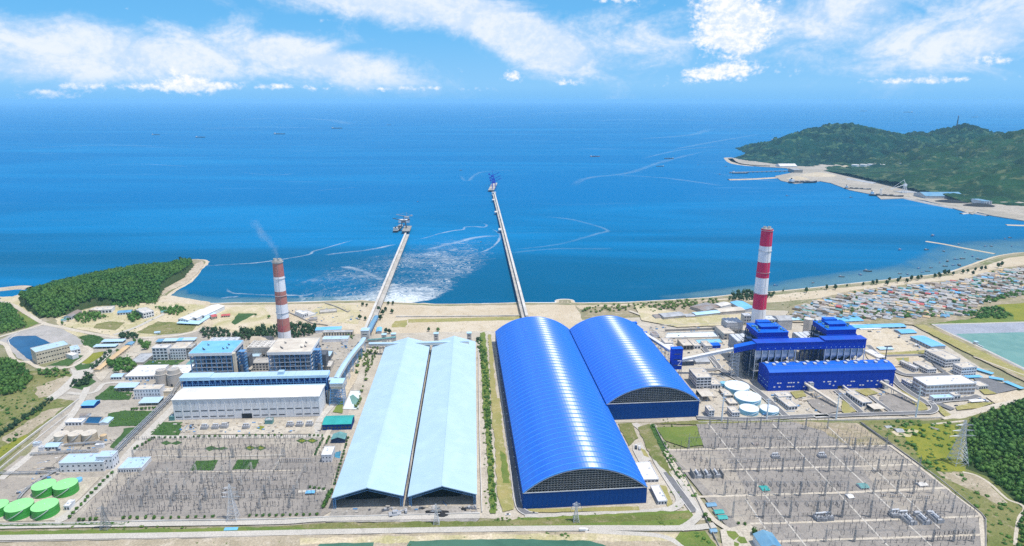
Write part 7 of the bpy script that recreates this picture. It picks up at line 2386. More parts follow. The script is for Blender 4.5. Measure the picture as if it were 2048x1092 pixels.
def ship(label,p,L,rz,hull,deckhouse='white_paint',z=-1.0,holds=4,name='cargo_ship',cat='ship',group=None,loaded=True):
 c=P(p[0],p[1],z);T=thing(name,label,cat,(c.x,c.y,z),rz,group)
 B_=L*.16;D_=L*.06
 st=[(-.5,.80),(-.47,.95),(-.3,1),(.3,1),(.42,.72),(.5,.05)]
 m=MB();vs=[]
 for x,w_ in st:
  sh=D_*(1.25 if x>.4 else 1)
  vs.append([(x*L*.97,-w_*B_/2*.8,-1.5),(x*L,-w_*B_/2,sh),(x*L,w_*B_/2,sh),(x*L*.97,w_*B_/2*.8,-1.5)])
 for a,b in zip(vs[:-1],vs[1:]):
  m.quad(a[0],b[0],b[1],a[1]);m.quad(a[3],a[2],b[2],b[3])
 m.quad(vs[0][0],vs[0][1],vs[0][2],vs[0][3])
 m.build('hull',hull,T)
 d=MB()
 for a,b in zip(vs[:-1],vs[1:]):
  d.quad(a[1],b[1],b[2],a[2])
 d.build('deck','ship_deck',T)
 MB().box(-L*.46,-L*.36,-B_*.42,B_*.42,D_+.02,D_+L*.075).build('deckhouse',deckhouse,T)
 MB().box(-L*.445,-L*.41,-B_*.12,B_*.12,D_+L*.0755,D_+L*.115).build('funnel','ship_hull',T)
 if holds:
  k=MB().box(-L*.055,L*.055,-B_*.32,B_*.32,0,L*.012).mesh('hatch_cover','opening' if loaded else 'ship_red')
  for i in range(holds):
   put(k,'hatch_cover',T,(L*(-.24+.58*i/holds),0,D_+.03))
  c2=MB()
  for i in range(max(1,holds-1)):
   x=L*(-.17+.58*i/holds);c2.bar((x,0,D_),(x,0,D_+L*.07),.5);c2.bar((x,0,D_+L*.065),(x+L*.07,0,D_+L*.05),.35)
  c2.build('deck_crane','steel_light',T)
 return T
 # berth heads and unloaders
def berth(label,c,rz,L,Wd,z=8.5,mat='concrete'):
 T=thing('berth',label,'berth',(c.x,c.y,0),rz)
 MB().box(-Wd/2,Wd/2,-L/2,L/2,z-2,z).build('deck',mat,T)
 me=MB().box(-Wd*.42,-Wd*.34,-.8,.8,-6,z-2.01).box(Wd*.34,Wd*.42,-.8,.8,-6,z-2.01).mesh('pile_bent','concrete_dark')
 for i in range(int(L/12)):
  put(me,'pile_bent',T,(0,-L/2+6+i*12,0))
 return T
def unloader(label,c,rz,mat,h=34.0,z=8.5,boom=1):
 T=thing('ship_unloader',label,'crane',(c.x,c.y,z),rz)
 m=MB()
 for x in(-8,8):
  for y in(-9,9):
   m.bar((x,y,0),(x*.7,y*.7,h*.6),1.0)
  m.bar((x,-9,h*.2),(x,9,h*.2),.7)
 m.build('portal',mat,T)
 MB().box(-7,7,-7,7,h*.6,h*.75).build('machinery_house',mat,T)
 b=MB();b.bar((0,0,h*.75),(boom*34,0,h*1.05),1.4);b.bar((0,0,h*.75),(-boom*16,0,h*.85),1.4);b.bar((0,0,h*.75),(0,0,h*1.25),.9);b.bar((0,0,h*1.25),(boom*30,0,h*1.03),.35);b.bar((0,0,h*1.25),(-boom*15,0,h*.86),.35);b.build('boom',mat,T)
 MB().box(-boom*16-3,-boom*16+3,-3,3,h*.8,h*.95).build('counterweight',mat,T)
 return T
jz=math.atan2(jd.y,jd.x)-math.pi/2
c=P(814,462);berth('berth head of the older jetty beside the moored collier',c,jz,85,24,mat='concrete_dark')
unloader('pale ship unloader on the older berth',P(808,461),jz,'steel_dark',30,boom=-1)
unloader('second pale ship unloader at the seaward end of older berth',P(814,450),jz,'steel_grey',26,boom=-1)
bld('berth_house','white house at the seaward end of the older berth','building',(797,446),818,442,440,'white_wall','white_roof','flat',hmin=9)
ship('grey bulk carrier moored at the older coal berth',(797,459),105,jz+math.pi/2-.1,'ship_hull','concrete_light',holds=4)
nz=math.atan2(nd.y,nd.x)-math.pi/2
c=P(986,376);berth('berth head of the longer jetty under blue unloaders',c,nz-.1,260,26)
unloader('blue ship unloader nearest the longer jetty',P(988,382),nz,'crane_blue',46)
unloader('blue ship unloader in the middle of the far berth',P(987,376),nz,'crane_blue',46)
unloader('blue ship unloader at the seaward end of the far berth',P(985,370),nz,'crane_blue',50)
transfer_tower('white transfer house where the longer jetty meets its berth',(984,391),992,385,384,'concrete_light','white_roof',YR)
for p,L,rz,hull,l in(((312,270),95,0,'ship_hull','dark bulk carrier at anchor, leftmost on the sea'),((401,275),105,.05,'ship_hull','dark bulk carrier at anchor, second from left'),((559,268.5),135,0,'ship_hull','long low bulk carrier on the pale sea streak'),((674,257),155,0,'ship_hull','longest bulk carrier near the pale sea streak'),((778,250),70,0,'ship_hull','small distant ship right of the longest carrier'),((1190,313.5),72,.15,'ship_red','red hulled coaster with white bridge out in the bay'),((1320,333),48,3.1,'ship_hull','small dark coaster, nearer of two towards the cape'),((1338,317.5),66,3.1,'ship_hull','grey coaster, farther of two towards the cape'),((1727,222.5),240,3.14,'ship_hull','far freighter behind the cape hill, left of three'),((1816,225),300,3.14,'ship_hull','far freighter behind the cape hill, middle of three'),((1949,234.5),140,3.14,'ship_hull','far freighter behind the cape hill, right of three')):
 ship(l,p,L,rz,hull,holds=4)
 # small fishing boats in the bay
def make_boat(mat):
 T=thing('fishing_boat','x','boat')
 m=MB()
 st=[(-.5,.7),(0,1),(.3,.75),(.5,.08)]
 vs=[[(x*12,-w_*1.6,-.5),(x*12,-w_*2,1.2+(.7 if x>.4 else 0)),(x*12,w_*2,1.2+(.7 if x>.4 else 0)),(x*12,w_*1.6,-.5)]for x,w_ in st]
 for a,b in zip(vs[:-1],vs[1:]):
  m.quad(a[0],b[0],b[1],a[1]);m.quad(a[3],a[2],b[2],b[3]);m.quad(a[1],b[1],b[2],a[2])
 m.quad(*vs[0]);m.build('hull',mat,T)
 MB().box(-4,-1,-1.2,1.2,1.2,3.2).build('wheelhouse','steel_grey',T)
 return T
bt=[make_boat('vehicle_blue'),make_boat('ship_hull')];bu=[False,False]
boats=[(1800,500,1.2,'blue fishing boat in open water'),(1853,500,1.1,'dark fishing boat near the sand spit'),(1866,472,1.5,'fishing boat alone above the sand spit tip'),(1887,503,.8,'fishing boat'),(1918,489,.8,'fishing boat'),(1735,543,1.3,'dark fishing boat off the village trees'),(1720,550,.9,'fishing boat'),(1683,554,.9,'fishing boat'),(1838,537,.8,'fishing boat'),(1895,523,1.2,'fishing boat'),(1912,519,.9,'fishing boat'),(1925,518,1,'fishing boat'),(1945,513,1,'fishing boat'),(1958,519,1.1,'fishing boat'),(1971,493,.8,'fishing boat'),(1982,493,.8,'fishing boat'),(2010,478,.8,'fishing boat'),(2020,476,.9,'fishing boat'),(2023,493,.8,'fishing boat'),(1890,533,.9,'fishing boat'),(1907,531,.8,'fishing boat'),(1918,531,1.2,'fishing boat'),(1880,526,.7,'fishing boat'),(1800,548,.7,'fishing boat'),(1814,549,.7,'fishing boat'),(1855,543,.8,'fishing boat'),(1551,571,.7,'dark boat by the crimson chimney beach'),(1626,566,.7,'fishing boat'),(1575,392,1.1,'fishing boat alone in the middle bay, left'),(1702,395,1,'fishing boat alone in the middle bay, right'),(1440,349,1.2,'boat off the port breakwater'),(1452,333,1.1,'boat off the cape tip'),(1397,330,1.0,'boat west of the cape tip'),(962,484,.5,'tiny boat among the foam'),(836,404,.8,'boat west of the longer jetty'),(922,341,1.2,'boat with a pale wake beyond the jetty'),(1930,505,.7,'fishing boat'),(1862,536,.7,'fishing boat'),(1845,545,.6,'fishing boat')]
for i,(x,y,s_,l)in enumerate(boats):
 k=i%2;c=P(x,y,-1.0);rz=rnd.uniform(-.6,.6)+(0 if i%3 else 1.2)
 if not bu[k]:
  bu[k]=True;o=bt[k];o.location=c;o.rotation_euler=(0,0,rz)
 else:
  o=dup(bt[k],c,rz)
 o.scale=(s_*1.2,)*3
 o['label']=l if l!='fishing boat' else('blue' if k==0 else 'dark')+' small fishing boat moored off the village beach'
 o['group']='small boats in the bay'
 # sand bars and breakwaters
def mole(name,label,pts,wid,z,mat,cat,struct_=False):
 W_=smooth_line([P(x,y,-1)for x,y in pts],4)
 o=W_[0].copy();m=MB();rr=random.Random(int(pts[0][0]))
 L1,R1=wribbon(W_,wid,0);L2,R2=wribbon(W_,wid*2.2,0)
 for i in range(len(W_)-1):
  q=lambda v,zz:(v.x-o.x,v.y-o.y,zz)
  j=[rr.uniform(.7,1.2)for _ in range(2)]
  m.quad(q(L2[i],-1.2),q(L1[i],z),q(L1[i+1],z),q(L2[i+1],-1.2));m.quad(q(L1[i],z),q(R1[i],z),q(R1[i+1],z),q(L1[i+1],z));m.quad(q(R1[i],z),q(R2[i],-1.2),q(R2[i+1],-1.2),q(R1[i+1],z))
 ob=m.build(name,mat,None,(o.x,o.y,-1))
 return struct(ob)if struct_ else tag(ob,label,cat)
mole('breakwater','stone breakwater on the sea at the far left',[(-60,586),(0,580),(40,576),(60,577)],12,4,'rock','breakwater')
mole('sand_bar','',[(1852,483),(1890,489),(1930,497),(1990,508)],7,1.2,'sand','',True)
mole('sand_bar','',[(2012,450),(2040,451),(2100,452)],12,1.2,'sand','',True)
mole('breakwater','long stone breakwater reaching out from the port',[(1457,360),(1500,359),(1552,356)],14,4,'rock','breakwater')
mole('breakwater','short stone mole near the right port beach',[(1922,428),(1945,427),(1975,432)],8,3,'concrete','breakwater')
mole('breakwater','straight quay mole of the right port basin',[(1810,397),(1870,410),(1948,424)],12,4,'concrete','breakwater')
mole('rocky_shore','',[(1458,316),(1470,326),(1500,331),(1540,333)],40,3,'rock','',True)
A_,B_=P(1460,346),P(1578,343);T=thing('port_pier','thin dark pier on piles off the port','pier',A_)
d=B_-A_;MB().beam(Vector((0,0,5)),d+Vector((0,0,5)),10,1.5).build('deck','concrete_dark',T)
pm=MB().box(-3,3,-3,3,-4,3.5).mesh('pile_bent','concrete_dark')
for i in range(14):
 put(pm,'pile_bent',T,tuple(d*(i/13)))
ship('dark barge moored at the sand wharf of the port',(1606,366),150,.15,'ship_hull',holds=3)
ship('dark barge moored along the main port quay',(1772,393),130,-.45,'ship_hull',holds=3)
ship('second dark barge farther along the port quay',(1715,379),110,-.5,'ship_hull',holds=3)
ship('coaster at the inner pier of the port',(1480,347),90,0,'ship_hull',holds=0)
def heap(label,p,r_,h,mat='sand',name='sand_heap'):
 c=P(p[0],p[1],2);m=MB();N=16;rr=random.Random(int(p[0]))
 rings=[[(r_*s*rr.uniform(.85,1.1)*math.cos(6.283*i/N),r_*.7*s*rr.uniform(.85,1.1)*math.sin(6.283*i/N),h*z)for i in range(N)]for s,z in((1,0),(.6,.6),(.25,.95))]
 for a,b in zip(rings[:-1],rings[1:]):
  for i in range(N):
   j=(i+1)%N;m.quad(a[i],a[j],b[j],b[i])
 for i in range(N):
  m.quad(rings[2][i],rings[2][(i+1)%N],(0,0,h))
 tag(m.build(name,mat,None,c),label,'heap')
heap('big pale sand heap at the port',(1636,351),95,16);heap('pale sand heap left of the big one at the port',(1594,358),60,14);heap('small pointed sand heap behind the port',(1690,335),28,14);heap('dark coal heap on the right port quay',(1958,411),60,9,'coal','coal_heap');heap('low dark coal heap beside the grey port shed',(1905,403),70,6,'coal','coal_heap')
for x,y,rp,yt,l in((1710,334,7,329,'white port storage tank, first from left'),(1726,334.5,6.5,328.5,'white port storage tank, second from left'),(1741,333.5,6.5,328,'white port storage tank, third from left'),(1755,333,6,328,'white port storage tank, fourth from left'),(1764,332.5,5,328.5,'white port storage tank, fifth from left'),(1803,331.5,8,326,'white port storage tank, lone one right of the group')):
 tank('storage_tank',l,(x,y),rp,yt,'white_paint','white_roof','white tanks at the port',.08,False,20)
bld('port_warehouse','long low white warehouse right of the port tanks','warehouse',(1815,331),1856,328,325.5,'white_wall','white_roof','vault',yaw=-.05)
bld('port_warehouse','long grey blue port shed beside the coal heap','warehouse',(1850,398),(1928,398),392,386.5,'steel_grey','roof_blue_old','gable')
bld('port_warehouse','low grey shed with pale roof along the port quay','warehouse',(1690,359),(1745,368),365,358,'steel_grey','roof_grey','gable')
bld('port_warehouse','long white roof at the foot of cape hill','warehouse',(1560,335),1594,332,329.5,'white_wall','white_roof','gable',yaw=-.03)
bld('port_office','square pale office block on the right port quay','building',(1967,411),1983,403,398,'white_wall','roof_blue_old','flat',3,3,yaw=.1)
bld('port_office','small dark roofed office at the port wharf root','building',(1588,346),1605,340,337,'concrete_dark','roof_grey','flat',yaw=0)
bld('port_office','low dark stores in the middle of the port quay','building',(1786,383),(1805,387),382,378,'concrete_dark','roof_grey','flat')
bld('port_office','dark cabin at the back of the port quay','building',(1838,383),1850,378,376,'concrete_dark','roof_grey','flat',yaw=0)
for p,l,b_ in(((1808,386),'white harbour crane with raised boom on port quay',-1),((1761,388),'small harbour crane at the left of the port quay',1)):
 c=P(*p,2);T=thing('harbour_crane',l,'crane',c);s_=1.0 if b_<0 else .55
 m=MB()
 for x in(-8,8):
  for y in(-8,8):
   m.bar((x*s_,y*s_,0),(x*.4*s_,y*.4*s_,30*s_),1.4*s_)
 m.build('portal','white_paint',T);MB().box(-6*s_,6*s_,-5*s_,5*s_,30*s_,40*s_).build('cab','white_paint',T)
 m=MB();m.bar((0,0,38*s_),(b_*62*s_,0,16*s_ if b_<0 else 60*s_),1.5*s_);m.bar((0,0,40*s_),(b_*8*s_,0,58*s_),1.2*s_);m.bar((b_*8*s_,0,58*s_),(b_*62*s_,0,17*s_ if b_<0 else 60*s_),.6*s_);m.build('boom','white_paint',T)
q=P(1914,251,215);T=thing('radio_mast','thin red and white lattice mast on the cape hilltop','mast',(q.x,q.y,190))
h=zat(q.y,233)-190;m=MB();lattice(m,(0,0,0),(0,0,h),9,2,10,.9);m.build('lattice_frame','steel_dark',T);MB().box(-2,2,-2,2,h,h+6).build('antenna','ship_red',T)
# ================================================================== trees, shrubs, hedges
def crown_template(seed,n,kind='round'):
 r=np.random.RandomState(seed)
 V,F,Tn=[],[],[]
 bm_=bmesh.new();bmesh.ops.create_icosphere(bm_,subdivisions=1,radius=1.0)
 base=len(V)
 for v in bm_.verts:
  c=np.array(v.co)*np.array([.72,.72,.40])*r.uniform(.75,1.1)+np.array([0,0,.58])
  V.append(c);Tn.append(.1)
 tri=[[v.index for v in f.verts]for f in bm_.faces]
 bm_.free()
 for a,b,c in tri:
  F.append((a,b,c))
 lobes=[(r.uniform(-.5,.5),r.uniform(-.5,.5),r.uniform(.4,.8),r.uniform(.35,.6))for _ in range(5)]
 for i in range(n):
  lx,ly,lz,lr=lobes[r.randint(5)]
  d=r.normal(size=3);d/=np.linalg.norm(d)
  if d[2]<-.3:
   d[2]*=-1
  c=np.array([lx,ly,lz])+d*lr*np.array([1,1,.62])*r.uniform(.8,1.12)
  if kind=='tall':
   c[:2]*=1-.5*max(0,c[2]-.3)
  nrm_=d+r.normal(size=3)*.5;nrm_/=np.linalg.norm(nrm_)
  a=np.cross(nrm_,[.3,.5,.8]);a/=np.linalg.norm(a);b=np.cross(nrm_,a)
  s=r.uniform(.16,.30)
  k=len(V)
  for q in(a*s+b*s*.3,b*s,-a*s-b*s*.2):
   V.append(c+q);Tn.append(r.uniform(.0,.95))
  F.append((k,k+1,k+2))
 return np.array(V,np.float32),np.array(F,np.int32),np.array(Tn,np.float32)
CT=[crown_template(i,34)for i in range(5)]
CTX=[crown_template(20+i,90)for i in range(3)]+[crown_template(30+i,90,'tall')for i in range(2)]
def pip(x,y,poly):
 ins=np.zeros(x.shape,bool);n=len(poly)
 for i in range(n):
  x0,y0=poly[i];x1,y1=poly[(i+1)%n]
  c=((y0>y)!=(y1>y))&(x<(x1-x0)*(y-y0)/(y1-y0+1e-9)+x0)
  ins^=c
 return ins
def scatter_pts(pts,spacing,seed,world=None):
 poly=[(P(*p).x,P(*p).y)for p in pts]if world is None else world
 xs,ys=[p[0]for p in poly],[p[1]for p in poly]
 r=np.random.RandomState(seed)
 X,Yg=np.meshgrid(np.arange(min(xs),max(xs),spacing),np.arange(min(ys),max(ys),spacing))
 X=(X+r.uniform(-.48,.48,X.shape)*spacing).ravel();Yg=(Yg+r.uniform(-.48,.48,Yg.shape)*spacing).ravel()
 k=pip(X,Yg,poly)
 return X[k],Yg[k]
def mass(name,x,y,z,rad,hgt,mat,seed,temps=CT):
 r=np.random.RandomState(seed)
 n=len(x);which=r.randint(0,len(temps),n)
 vs,fs,ts=[],[],[];off=0
 for k,(V,F,Tn)in enumerate(temps):
  i=np.where(which==k)[0]
  if not len(i):
   continue
  th=r.uniform(0,6.283,len(i));c,s=np.cos(th),np.sin(th)
  big=r.uniform(0,1,len(i))**2
  rr=(rad*(.55+.85*big+.15*r.rand(len(i))))[:,None];hh=(hgt*(.6+.65*big+.2*r.rand(len(i))))[:,None]
  vx=(V[None,:,0]*c[:,None]-V[None,:,1]*s[:,None])*rr+x[i][:,None]
  vy=(V[None,:,0]*s[:,None]+V[None,:,1]*c[:,None])*rr+y[i][:,None]
  vz=V[None,:,2]*hh+z[i][:,None]
  vs.append(np.stack([vx,vy,vz],-1).reshape(-1,3))
  fs.append((F[None]+(np.arange(len(i))*len(V))[:,None,None]).reshape(-1,3)+off)
  ts.append(((Tn[None]*.45+r.uniform(0,.54,len(i))[:,None])).ravel())
  off+=len(i)*len(V)
 o=put(mesh_np(name,np.concatenate(vs),np.concatenate(fs),mat,np.concatenate(ts)),name)
 o['kind']='stuff'
 return o
 # wooded headland: a low hill
hl=[(P(100,606),16,110),(P(190,588),27,150),(P(290,562),23,140),(P(340,548),14,95),(P(372,532),8,60)]
hs_=[]
for(a,za,wa),(b,zb2,wb)in zip(hl[:-1],hl[1:]):
 for j in range(12):
  s=j/12;hs_.append((a.x+(b.x-a.x)*s,a.y+(b.y-a.y)*s,za+(zb2-za)*s,wa+(wb-wa)*s))
def head_h(x,y):
 h=np.zeros_like(x)
 for sx_,sy_,sz_,sw in hs_:
  h=np.maximum(h,sz_*np.clip(1-(np.hypot(x-sx_,y-sy_)/sw)**1.6,0,1))
 return h
x0,x1,y0,y1=-1150,-700,1050,1660
nx,ny=76,100
gx,gy=np.meshgrid(np.linspace(x0,x1,nx),np.linspace(y0,y1,ny))
hpoly=[(P(*p).x,P(*p).y)for p in A1((140,350),(300,278),(500,228),(700,172),(1000,138),(1260,128),(1310,90),(1385,90),(1405,115),(1325,205),(1180,285),(1140,380),(900,400),(700,405),(560,445),(420,495),(300,495),(175,405))]
gz=head_h(gx,gy)
gz=np.where(pip(gx,gy,hpoly),gz,np.minimum(gz,0)-2)
v=np.stack([gx,gy,gz],-1).reshape(-1,3);ii=np.arange(nx*ny).reshape(ny,nx)
f=np.stack([ii[:-1,:-1],ii[:-1,1:],ii[1:,1:],ii[1:,:-1]],-1).reshape(-1,4)
f=f[(v[f][:,:,2]>-1).any(1)]
struct(put(mesh_np('headland_hill',v,f,'forest_floor'),'headland_hill'))
x,y=scatter_pts(None,5.2,1,hpoly)
mass('forest',x,y,np.maximum(head_h(x,y),0)-.5,4.4,8.5,'leaf',1)
FR=[(A1((-40,395),(60,395),(120,450),(190,560),(95,595),(-40,625)),5.2,4.0,8,'leaf'),(A1((-40,800),(90,815),(180,850),(240,950),(210,990),(150,1045),(-40,1075)),5.0,4.0,8,'leaf'),(F2((1130,195),(1240,150),(1330,105),(1480,60),(1640,20),(1640,800),(1540,780),(1500,800),(1420,720),(1370,690),(1260,590),(1180,540),(1100,500),(1090,430),(1110,300)),4.6,3.7,8,'leaf'),(F2((1500,850),(1640,830),(1640,1160),(1480,1160)),4.8,3.6,7,'leaf'),(B1((480,655),(560,600),(860,565),(1130,555),(1135,620),(960,655),(880,640),(600,660)),6,3.6,10,'leaf_dark'),(A2((-40,300),(60,230),(180,160),(370,20),(390,40),(180,190),(60,260),(-40,340)),4.6,3.2,6,'leaf_dark'),(A1((860,610),(1020,620),(1010,650),(880,650)),6,4,7,'leaf_dark'),(A1((1070,350),(1140,370),(1130,400),(990,390),(800,400),(820,420),(1000,420)),6,4,8,'leaf'),(A1((530,500),(600,470),(760,480),(780,500),(600,540)),6.5,4.2,8,'leaf'),(A1((900,500),(1000,440),(1040,500),(960,530)),6.5,4.2,8,'leaf'),(A1((1130,420),(1300,440),(1360,430),(1300,480),(1160,460)),6,3.8,7,'leaf'),(A1((790,840),(880,800),(980,830),(1000,860),(930,900),(850,900)),6.5,4.8,10,'leaf'),(A1((500,1000),(560,950),(640,900),(690,930),(650,980),(590,1010)),6,3.6,6,'leaf_dark'),(A1((1010,660),(1090,690),(1090,730),(1030,740)),7,4.5,8,'leaf'),(A1((660,850),(720,800),(820,720),(825,740),(730,830),(680,880)),5,3,5,'leaf_dark'),(D1((650,230),(740,190),(960,180),(1250,160),(1529,145),(1529,200),(1400,215),(1250,200),(950,225),(780,245)),11,4.2,5,'leaf_bright'),(E1((0,190),(250,150),(480,140),(520,160),(400,200),(250,215),(0,240)),11,4.4,5,'leaf_bright'),(E1((555,150),(620,110),(700,90),(760,100),(900,110),(900,130),(760,150),(640,155)),7,4.4,9,'leaf_dark'),(F1((180,250),(330,210),(560,240),(850,235),(1000,270),(860,285),(560,275),(400,265)),8,4.5,7,'leaf'),(F1((1080,260),(1200,220),(1330,200),(1450,270),(1380,290),(1180,285)),6.5,4.2,7,'leaf'),(F1((1190,150),(1330,120),(1440,100),(1600,80),(1600,115),(1440,130),(1260,180)),7,4.5,7,'leaf'),(C1((280,560),(420,480),(445,470),(370,640),(350,700),(280,940),(250,960),(330,720),(330,660)),5.5,2.6,4,'leaf_bright'),(C1((255,650),(310,520),(325,520),(270,690)),5.5,2.6,4,'leaf'),(C1((1140,420),(1170,420),(1215,560),(1240,800),(1240,1092),(1205,1092),(1190,700),(1150,500)),4.2,2.2,3.4,'leaf'),(C2((1205,0),(1235,0),(1262,420),(1285,850),(1245,850),(1225,450)),3.8,2.0,3.2,'leaf'),(E2((0,225),(40,225),(130,390),(210,520),(345,740),(320,770),(190,570),(100,430)),4.2,2.2,3.2,'leaf'),(F2((340,190),(800,185),(1080,200),(1000,420),(900,560),(1090,560),(1300,720),(1400,800),(1500,810),(1440,1092),(1260,1092),(1250,900),(860,580),(560,350)),9,3.0,4,'leaf'),(F2((460,200),(700,190),(860,290),(800,330),(700,300),(500,230)),9,3.8,6,'leaf'),(F2((560,330),(680,330),(800,450),(1000,450),(1000,580),(860,560),(700,430)),7.5,3.6,5,'leaf'),(F2((1380,60),(1540,30),(1640,0),(1640,30),(1400,100)),7,4,8,'leaf_dark'),(D2((400,1000),(480,985),(620,1020),(560,1050),(450,1040)),4.5,2.2,2.6,'leaf'),(D2((1240,930),(1400,925),(1410,945),(1250,950)),3.6,1.8,2.2,'leaf_bright'),(D2((-20,900),(500,895),(900,890),(1000,900),(600,915),(-20,925)),5.2,1.8,2,'leaf_bright'),(E2((280,1000),(420,1010),(450,1092),(360,1092)),4.5,2.2,2.8,'leaf'),(A2((0,965),(900,950),(1529,960),(1529,975),(900,980),(0,985)),6,1.6,1.8,'leaf_bright'),(A1((240,885),(420,870),(520,890),(500,920),(330,930)),7,3.2,5,'leaf'),(A2((40,20),(340,20),(340,100),(100,230),(-20,260),(-20,60)),12,2.6,3.4,'leaf'),(A2((40,310),(130,290),(120,330),(60,340)),5,2.4,3.4,'leaf'),(B1((300,600),(400,560),(500,600),(460,650),(330,650)),7,3.8,7,'leaf_dark'),(B1((0,430),(190,420),(200,445),(60,480)),7,3.6,7,'leaf'),(B1((1330,660),(1400,600),(1420,640),(1330,680)),7,2.6,4,'leaf')]
for i,(pg,sp_,rad,hgt,mt)in enumerate(FR):
 x,y=scatter_pts(pg,sp_,50+i)
 if len(x):
  mass('forest' if hgt>6.5 and len(x)>60 else 'shrubbery',x,y,np.full(len(x),-.3),rad,hgt,mt,90+i)
  # crops in the dark green plots: low leaf rows
for i,(pg,sp_)in enumerate(((A2((790,130),(900,110),(1120,114),(1000,220),(790,223)),3.4),(A2((1090,283),(1152,197),(1328,194),(1298,290)),3.2),(B2((292,543),(337,477),(496,472),(458,543)),2.6),(B2((600,538),(640,469),(794,468),(763,533)),2.6),(A1((572,634),(680,614),(766,650),(670,712),(606,690)),4),(A1((690,1080),(800,992),(838,992),(960,1042),(936,1090)),3.6),(A2((690,8),(760,-16),(955,-8),(900,26)),4),(A1((1060,808),(1220,806),(1340,803),(1040,838)),4))):
 x,y=scatter_pts(pg,sp_,300+i)
 mass('crop_rows',x,y,np.full(len(x),-.3),1.7,1.7,'leaf',330+i)
for i,(pg,sp_)in enumerate(((A1((400,500),(760,400),(1160,380),(1500,400),(1430,590),(1000,640),(430,555)),16),(F1((700,325),(860,335),(1540,640),(1540,750),(1160,560)),9),(A2((-40,20),(400,20),(540,60),(0,480)),10),(D2((1240,20),(1330,20),(1410,830),(1330,850)),7),(C2((1180,0),(1230,0),(1290,850),(1200,850)),6),(D2((0,890),(1420,840),(1400,930),(0,950)),6),([(0,1092),(600,1080),(1380,1070),(1400,1092)],9),(E1((960,60),(1300,30),(1200,190),(960,230)),16),(A1((0,930),(220,880),(500,880),(380,1070),(0,1180)),9),(E1((-100,190),(700,260),(700,320),(0,310)),18))):
 x,y=scatter_pts(pg,sp_,400+i)
 if len(x):
  mass('scrub_tufts',x,y,np.full(len(x),-.2),1.5,1.4,'leaf_bright',430+i)
  # trees one can count
TM=[]
for k,(V,F,Tn)in enumerate(CTX):
 tall=k>=3
 trunk=MB().cyl(0,0,0,.5,.075,.045,6);trunk.bar((0,0,.4),(.3,.1,.7),.03,4);trunk.bar((0,0,.36),(-.25,.2,.66),.03,4)
 TM.append((trunk.mesh('trunk','bark'),mesh_np('crown',V,F,'leaf_dark' if tall else 'leaf',Tn)))
def tree(label,p,r_,h,group,k=None,name='tree',z=0.0):
 c=P(p[0],p[1]);k=rnd.randrange(5)if k is None else k
 T=thing(name,label,'tree',(c.x,c.y,z),rnd.uniform(0,6),group)
 T.scale=(r_,r_,h)
 put(TM[k][0],'trunk',T);put(TM[k][1],'crown',T)
gB='clipped trees round the older switchyard'
for a,b,n,l in(((15,312),(280,308),7,'small clipped tree in the row below white turbine hall, left half'),((300,304),(530,300),6,'small clipped tree in the row below white turbine hall, middle'),((610,297),(980,293),8,'small clipped tree in the row below white turbine hall, right half'),((1150,292),(1270,300),4,'small clipped tree beside the teal workshop road'),((1262,310),(1200,440),8,'small clipped tree in the left lane row by white box building'),((1310,295),(1280,360),4,'small clipped tree in the short lane row'),((1445,300),(1340,660),15,'small clipped tree along the left edge of pale shed'),((1330,690),(1255,830),7,'bigger clipped tree at the front corner of pale shed'),((0,900),(490,885),8,'small clipped tree in the front row left of pylon'),((700,882),(1240,870),11,'small clipped tree in the front row right of pylon'),((1150,670),(1280,690),4,'small clipped tree beside the bright blue shelter')):
 for i in range(n):
  x,y=a[0]+(b[0]-a[0])*(i+.5)/n,a[1]+(b[1]-a[1])*(i+.5)/n
  s_=3.0 if 'bigger' in l else 2.0
  tree(l,B2((x,y))[0],s_*rnd.uniform(.85,1.2),s_*1.7,gB,rnd.randrange(3))
for a,b,n,l in(((495,905),(825,555),12,'round tree along the road beside the white treatment building'),((550,912),(720,905),4,'round tree in the lower left row by the tank yard'),((870,900),(1150,895),5,'round tree in the lower row left of the slim pylon'),((970,400),(1120,310),6,'round tree beside the pipe rack road'),((940,105),(1150,95),9,'tree along the top of the dark green plot')):
 for i in range(n):
  x,y=a[0]+(b[0]-a[0])*(i+.5)/n,a[1]+(b[1]-a[1])*(i+.5)/n
  tree(l,A2((x+rnd.uniform(-8,8),y))[0],2.3,4,'round trees by the plant roads',rnd.randrange(3))
gC='dark seaside trees along the beach'
for x,y,s_ in((1566,584,4),(1613,586,9),(1653,580,8),(1671,580,9),(1693,574,5),(1726,572,6),(1746,570,8),(1753,569,8),(1774,571,9),(1778,563,7),(1795,566,8),(1800,560,6),(1814,566,8),(1822,562,9),(1836,561,9),(1842,558,7),(1870,556,8),(1878,552,7),(1888,550,9),(1896,549,8),(1906,551,7),(1926,548,8),(1935,546,7),(1950,543,7),(1962,541,8),(1970,540,7),(1996,536,9),(2003,533,9),(1880,556,7),(1945,550,7)):
 tree('dark feathery tree standing on the sand between the village and sea',(x,y),s_*.62,s_*1.5,gC,3+rnd.randrange(2))
